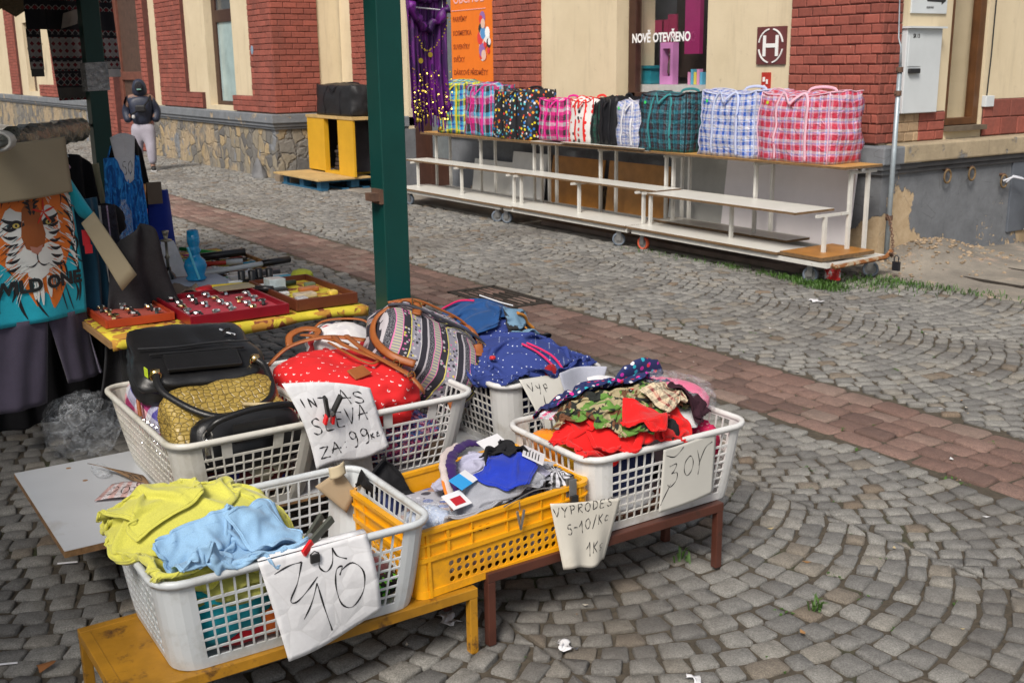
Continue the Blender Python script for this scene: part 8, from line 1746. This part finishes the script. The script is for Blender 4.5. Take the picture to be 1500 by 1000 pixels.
# hookahs, bottles at the left back of the table
def hookah(lab, x, y, m_, h=.26):
    t = thing('water_pipe', lab, 'water pipe', (x, y, ZT)); mb = MB(); mb.lathe([(0, 0), (.035, 0), (.04, .02), (.032, .06), (.014, .08), (.013, .10)], (x, y, zt_), 14); mb.build('base_vase', m_, t, smooth=True)
    mb = MB(); mb.lathe([(.008, .09), (.008, .14), (.014, .15), (.007, .16), (.007, h*.8), (.03, h*.82), (.03, h*.84), (.008, h*.86), (.015, h*.95), (.018, h)], (x, y, zt_), 12); mb.build('stem', mat('pipe_brass', (.3, .28, .22), .3, .1, 5, 0, 20, Metallic=.7), t, smooth=True)
hookah('small water pipe with a green glass base', -5.35, 1.42, mat('green_glass', (.01, .22, .05), .1)); hookah('small water pipe with a dark stem left of the blue vase', -5.45, 1.56, mat('dark_glass', (.02, .02, .02), .1), .28); hookah('small water pipe with a red base behind the green one', -5.62, 1.50, mat('red_glass', (.35, .01, .03), .1), .27)
it('leaning_card', 'white leaning sheet with a faint sketch behind the blue vase', 'sheet', PAPER, lambda m: m.add([(-5.60, 1.56, ZT+.02), (-5.56, 1.70, ZT+.02), (-5.66, 1.66, ZT+.20), (-5.68, 1.60, ZT+.20)], [(0, 1, 2, 3)]), solid=.002)
CY2 = [('orange_tumbler', 'orange plastic jug standing at the back left of the table', 'jug', (.75, .30, .01), (-6.25, 1.66), .045, .32, .44), ('pink_tumbler', 'pink plastic cup under the orange jug', 'cup', (.70, .02, .15), (-6.1, 1.62), .042, .22, .32), ('blue_tumbler', 'blue and green plastic cup under the pink one', 'cup', (.02, .25, .45), (-6.05, 1.61), .040, .09, .22)]
for nm, lb, ct, c_, (x, y), r_, z0_, z1_ in CY2:
    it(nm, lb, ct, mat(nm+'_plastic', c_, .3, .15), lambda m: m.lathe([(0, z0_), (r_*.85, z0_), (r_, z1_), (r_*.88, z1_), (r_*.8, z0_+.01), (0, z0_+.01)], (x, y, ZT), 16), smooth=True)
it('display_block', 'dark box carrying the plastic cups at the back of the table', 'box', MATS['dark_box_card'], lambda m: m.bx(-6.35, -5.98, 1.55, 1.72, zt_, ZT+.09))
hang('navy_bag', 'royal blue bag with black edges behind the cups', 'bag', cloth_mat('royal_navy', (.01, .03, .28)), (-6.3, 1.78, 0), .14, .18, ZT+.02, 1.0, ROT, 1, .01, 11, nu=10, nv=8)
it('brown_card', 'small brown card standing beside the orange jug', 'card', MATS['brown_paper'], lambda m: m.bx(-6.22, -6.21, 1.70, 1.78, .93, 1.05))
it('water_bottle', 'clear plastic water bottle behind the shoulder of the charcoal coat', 'bottle', PLAS, lambda m: m.lathe([(0, 0), (.033, 0), (.033, .15), (.014, .19), (.014, .21), (0, .21)], (-5.55, 1.40, .83), 14), smooth=True)
it('crate_stack', 'dark crates stacked behind the charcoal coat carrying the water bottle', 'crate', MATS['dark_box_card'], lambda m: m.bx(-5.72, -5.40, 1.22, 1.44, .0, .83))
# things on the shaded ground
for i, (x, y, lb) in enumerate(((-3.45, .22, 'orange tipped cigarette end on the dark cobbles at the left edge'), (-3.8, .62, 'pale stick on the cobbles near the board corner'), (-3.2, .32, 'white plastic straw on the dark cobbles'))):
    it('litter', lb, 'litter', [MATS['orange_butt'], PAPER, PAPER][i], lambda m: m.tube([(x, y, .008), (x+.03, y+.06, .010)], .003, 5))
it('leaf', 'dry brown leaf on the cobbles near the yellow bench', 'leaf', mat('dry_leaf', (.25, .10, .03), .8), lambda m: m.grid(sheet(lambda u, v: np.array((-3.12+.05*u, .42+.05*v*math.sin(math.pi*u), .010+.012*math.sin(3*u))), 7, 5)), solid=.001)
# ------------------------------------------------------------------ passer-by
def skin(name, nodes, edges, m_, parent=None, sub=2, root=0):
    me = bpy.data.meshes.new(name); me.from_pydata([n_[0] for n_ in nodes], edges, []); o = bpy.data.objects.new(name, me); COL.objects.link(o)
    if parent is not None: o.parent = parent; WL[o.name] = (Vector((0, 0, 0)), True)
    md = o.modifiers.new('k', 'SKIN'); sv = me.skin_vertices[0].data
    for i, n_ in enumerate(nodes): r_ = n_[1]; sv[i].radius = (r_, r_) if not hasattr(r_, '__len__') else r_; sv[i].use_root = (i == root)
    o.modifiers.new('u', 'SUBSURF').levels = sub; o.modifiers['u'].render_levels = sub; me.materials.append(m_); md.use_smooth_shade = True; return o
PE = thing('person', 'person in a dark hooded puffer jacket and pale grey trousers walking with hands in pockets', 'person', (-19.16, 5.27, 0), rot=(0, 0, math.atan2(-.34, 1)))
# local frame: +x forward (towards the viewer), +y to the person's left (image right)
SKN = mat('brown_skin', (.22, .12, .085), .6, .05); JK = mat('navy_puffer', (.016, .022, .045), .5, .3, 10, .5, 22); TRS = cloth_mat('pale_grey_trousers', (.36, .34, .40)); SHO = mat('black_shoe', (.015, .015, .016), .5, .3)  # skin is a plain brown with slight variation
H_ = 1.0
nod = [((0, 0, .80), .10), ((0, 0, 1.0), .11), ((.0, 0, 1.15), .12), ((.02, 0, 1.26), .06), ((.05, 0, 1.34), .09), ((.05, 0, 1.42), .085),
       ((.0, .17, 1.23), .05), ((-.02, .24, 1.02), .042), ((.06, .19, .86), .034), ((.0, -.17, 1.23), .05), ((-.02, -.24, 1.02), .042), ((.06, -.19, .86), .034),
       ((.02, .09, .70), .085), ((.10, .10, .42), .058), ((.06, .11, .09), .042), ((.14, .12, .035), .034), ((-.02, -.09, .70), .085), ((-.02, -.10, .42), .058), ((-.14, -.10, .10), .042), ((-.07, -.11, .035), .034)]
ed = [(0, 1), (1, 2), (2, 3), (3, 4), (4, 5), (2, 6), (6, 7), (7, 8), (2, 9), (9, 10), (10, 11), (0, 12), (12, 13), (13, 14), (14, 15), (0, 16), (16, 17), (17, 18), (18, 19)]
skin('body', nod, ed, SKN, PE)
skin('jacket', [((0, 0, .72), (.18, .18)), ((0, 0, .92), (.175, .175)), ((.0, 0, 1.12), (.17, .17)), ((.02, 0, 1.25), (.12, .12)), ((.0, .17, 1.16), .09), ((-.03, .245, .98), .082), ((.05, .21, .80), .068), ((.0, -.17, 1.16), .09), ((-.03, -.245, .98), .082), ((.05, -.21, .80), .068)],
     [(0, 1), (1, 2), (2, 3), (2, 4), (4, 5), (5, 6), (2, 7), (7, 8), (8, 9)], JK, PE)
skin('trousers', [((0, 0, .84), (.17, .17)), ((0, 0, .68), (.19, .19)), ((.03, .10, .56), .115), ((.10, .11, .38), .088), ((.07, .115, .10), .07), ((-.02, -.10, .56), .115), ((-.01, -.11, .38), .088), ((-.11, -.11, .12), .07)], [(0, 1), (1, 2), (2, 3), (3, 4), (1, 5), (5, 6), (6, 7)], TRS, PE)
for c, n_ in (((.10, .12), 'shoe'), ((-.08, -.11), 'shoe')):
    skin('shoe', [((c[0]-.05, c[1], .05), .048), ((c[0]+.04, c[1], .045), .046), ((c[0]+.13, c[1]+.01, .035), .034)], [(0, 1), (1, 2)], SHO, PE)
    mb = MB(); mb.bx(c[0]-.10, c[0]+.17, c[1]-.045, c[1]+.055, 0, .014); mb.build('sole', mat('white_sole', (.55, .55, .55), .6), PE, local=True, bevel=.006)
skin('hood', [((-.02, 0, 1.22), .13), ((.03, 0, 1.35), .135), ((.03, 0, 1.44), .115), ((-.02, 0, 1.50), .06)], [(0, 1), (1, 2), (2, 3)], JK, PE)
mb = MB(); mb.lathe([(0, -.02), (.05, -.015), (.068, 0), (.05, .012), (0, .016)], (0, 0, 0), 14, T=Matrix.Translation((.145, 0, 1.385)) @ Matrix.Rotation(R(80), 4, 'Y') @ Matrix.Scale(1.25, 4, (1, 0, 0))); mb.build('hood_opening_shade', mat('hood_shade_black', (.008, .008, .012), .9), PE, local=True, smooth=True)  # black lens painted in for the shaded inside of the hood
skin('face_mask', [((.125, -.025, 1.345), .05), ((.125, .025, 1.345), .05), ((.12, 0, 1.31), .045)], [(0, 1), (1, 2)], mat('black_mask', (.015, .02, .02), .8), PE, 2)
mb = MB(); mb.bx(.172, .178, -.035, .035, 1.335, 1.352); mb.build('mask_stripe', mat('pale_green_label', (.2, .4, .35), .6), PE, local=True)
for sy in (-1, 1):
    mb = MB(); mb.lathe([(0, -.008), (.009, 0), (0, .008)], (.162, sy*.026, 1.41), 8); mb.build('eye', mat('eye_dark', (.05, .04, .04), .3), PE, local=True)
mb = MB(); mb.tube(catmull([(.10, .17, 1.24), (.19, .10, 1.12), (.22, -.02, 1.02), (.20, -.15, .94)], 5), .014, 6, flat=.4, upv=(1, 0, 0)); mb.build('bag_strap', BLK, PE, local=True, smooth=True)
mb = MB(); mb.bx(.185, .235, -.08, .08, .98, 1.09); mb.build('chest_bag', mat('black_pouch', (.01, .01, .012), .5), PE, local=True, bevel=.02)
mb = MB(); mb.lathe([(0, -.03), (.025, -.02), (.03, 0), (.02, .03), (0, .035)], (.21, -.12, .90), 10); mb.build('white_glove_tip', mat('pale_cloth_tip', (.5, .5, .5), .8), PE, local=True, smooth=True)
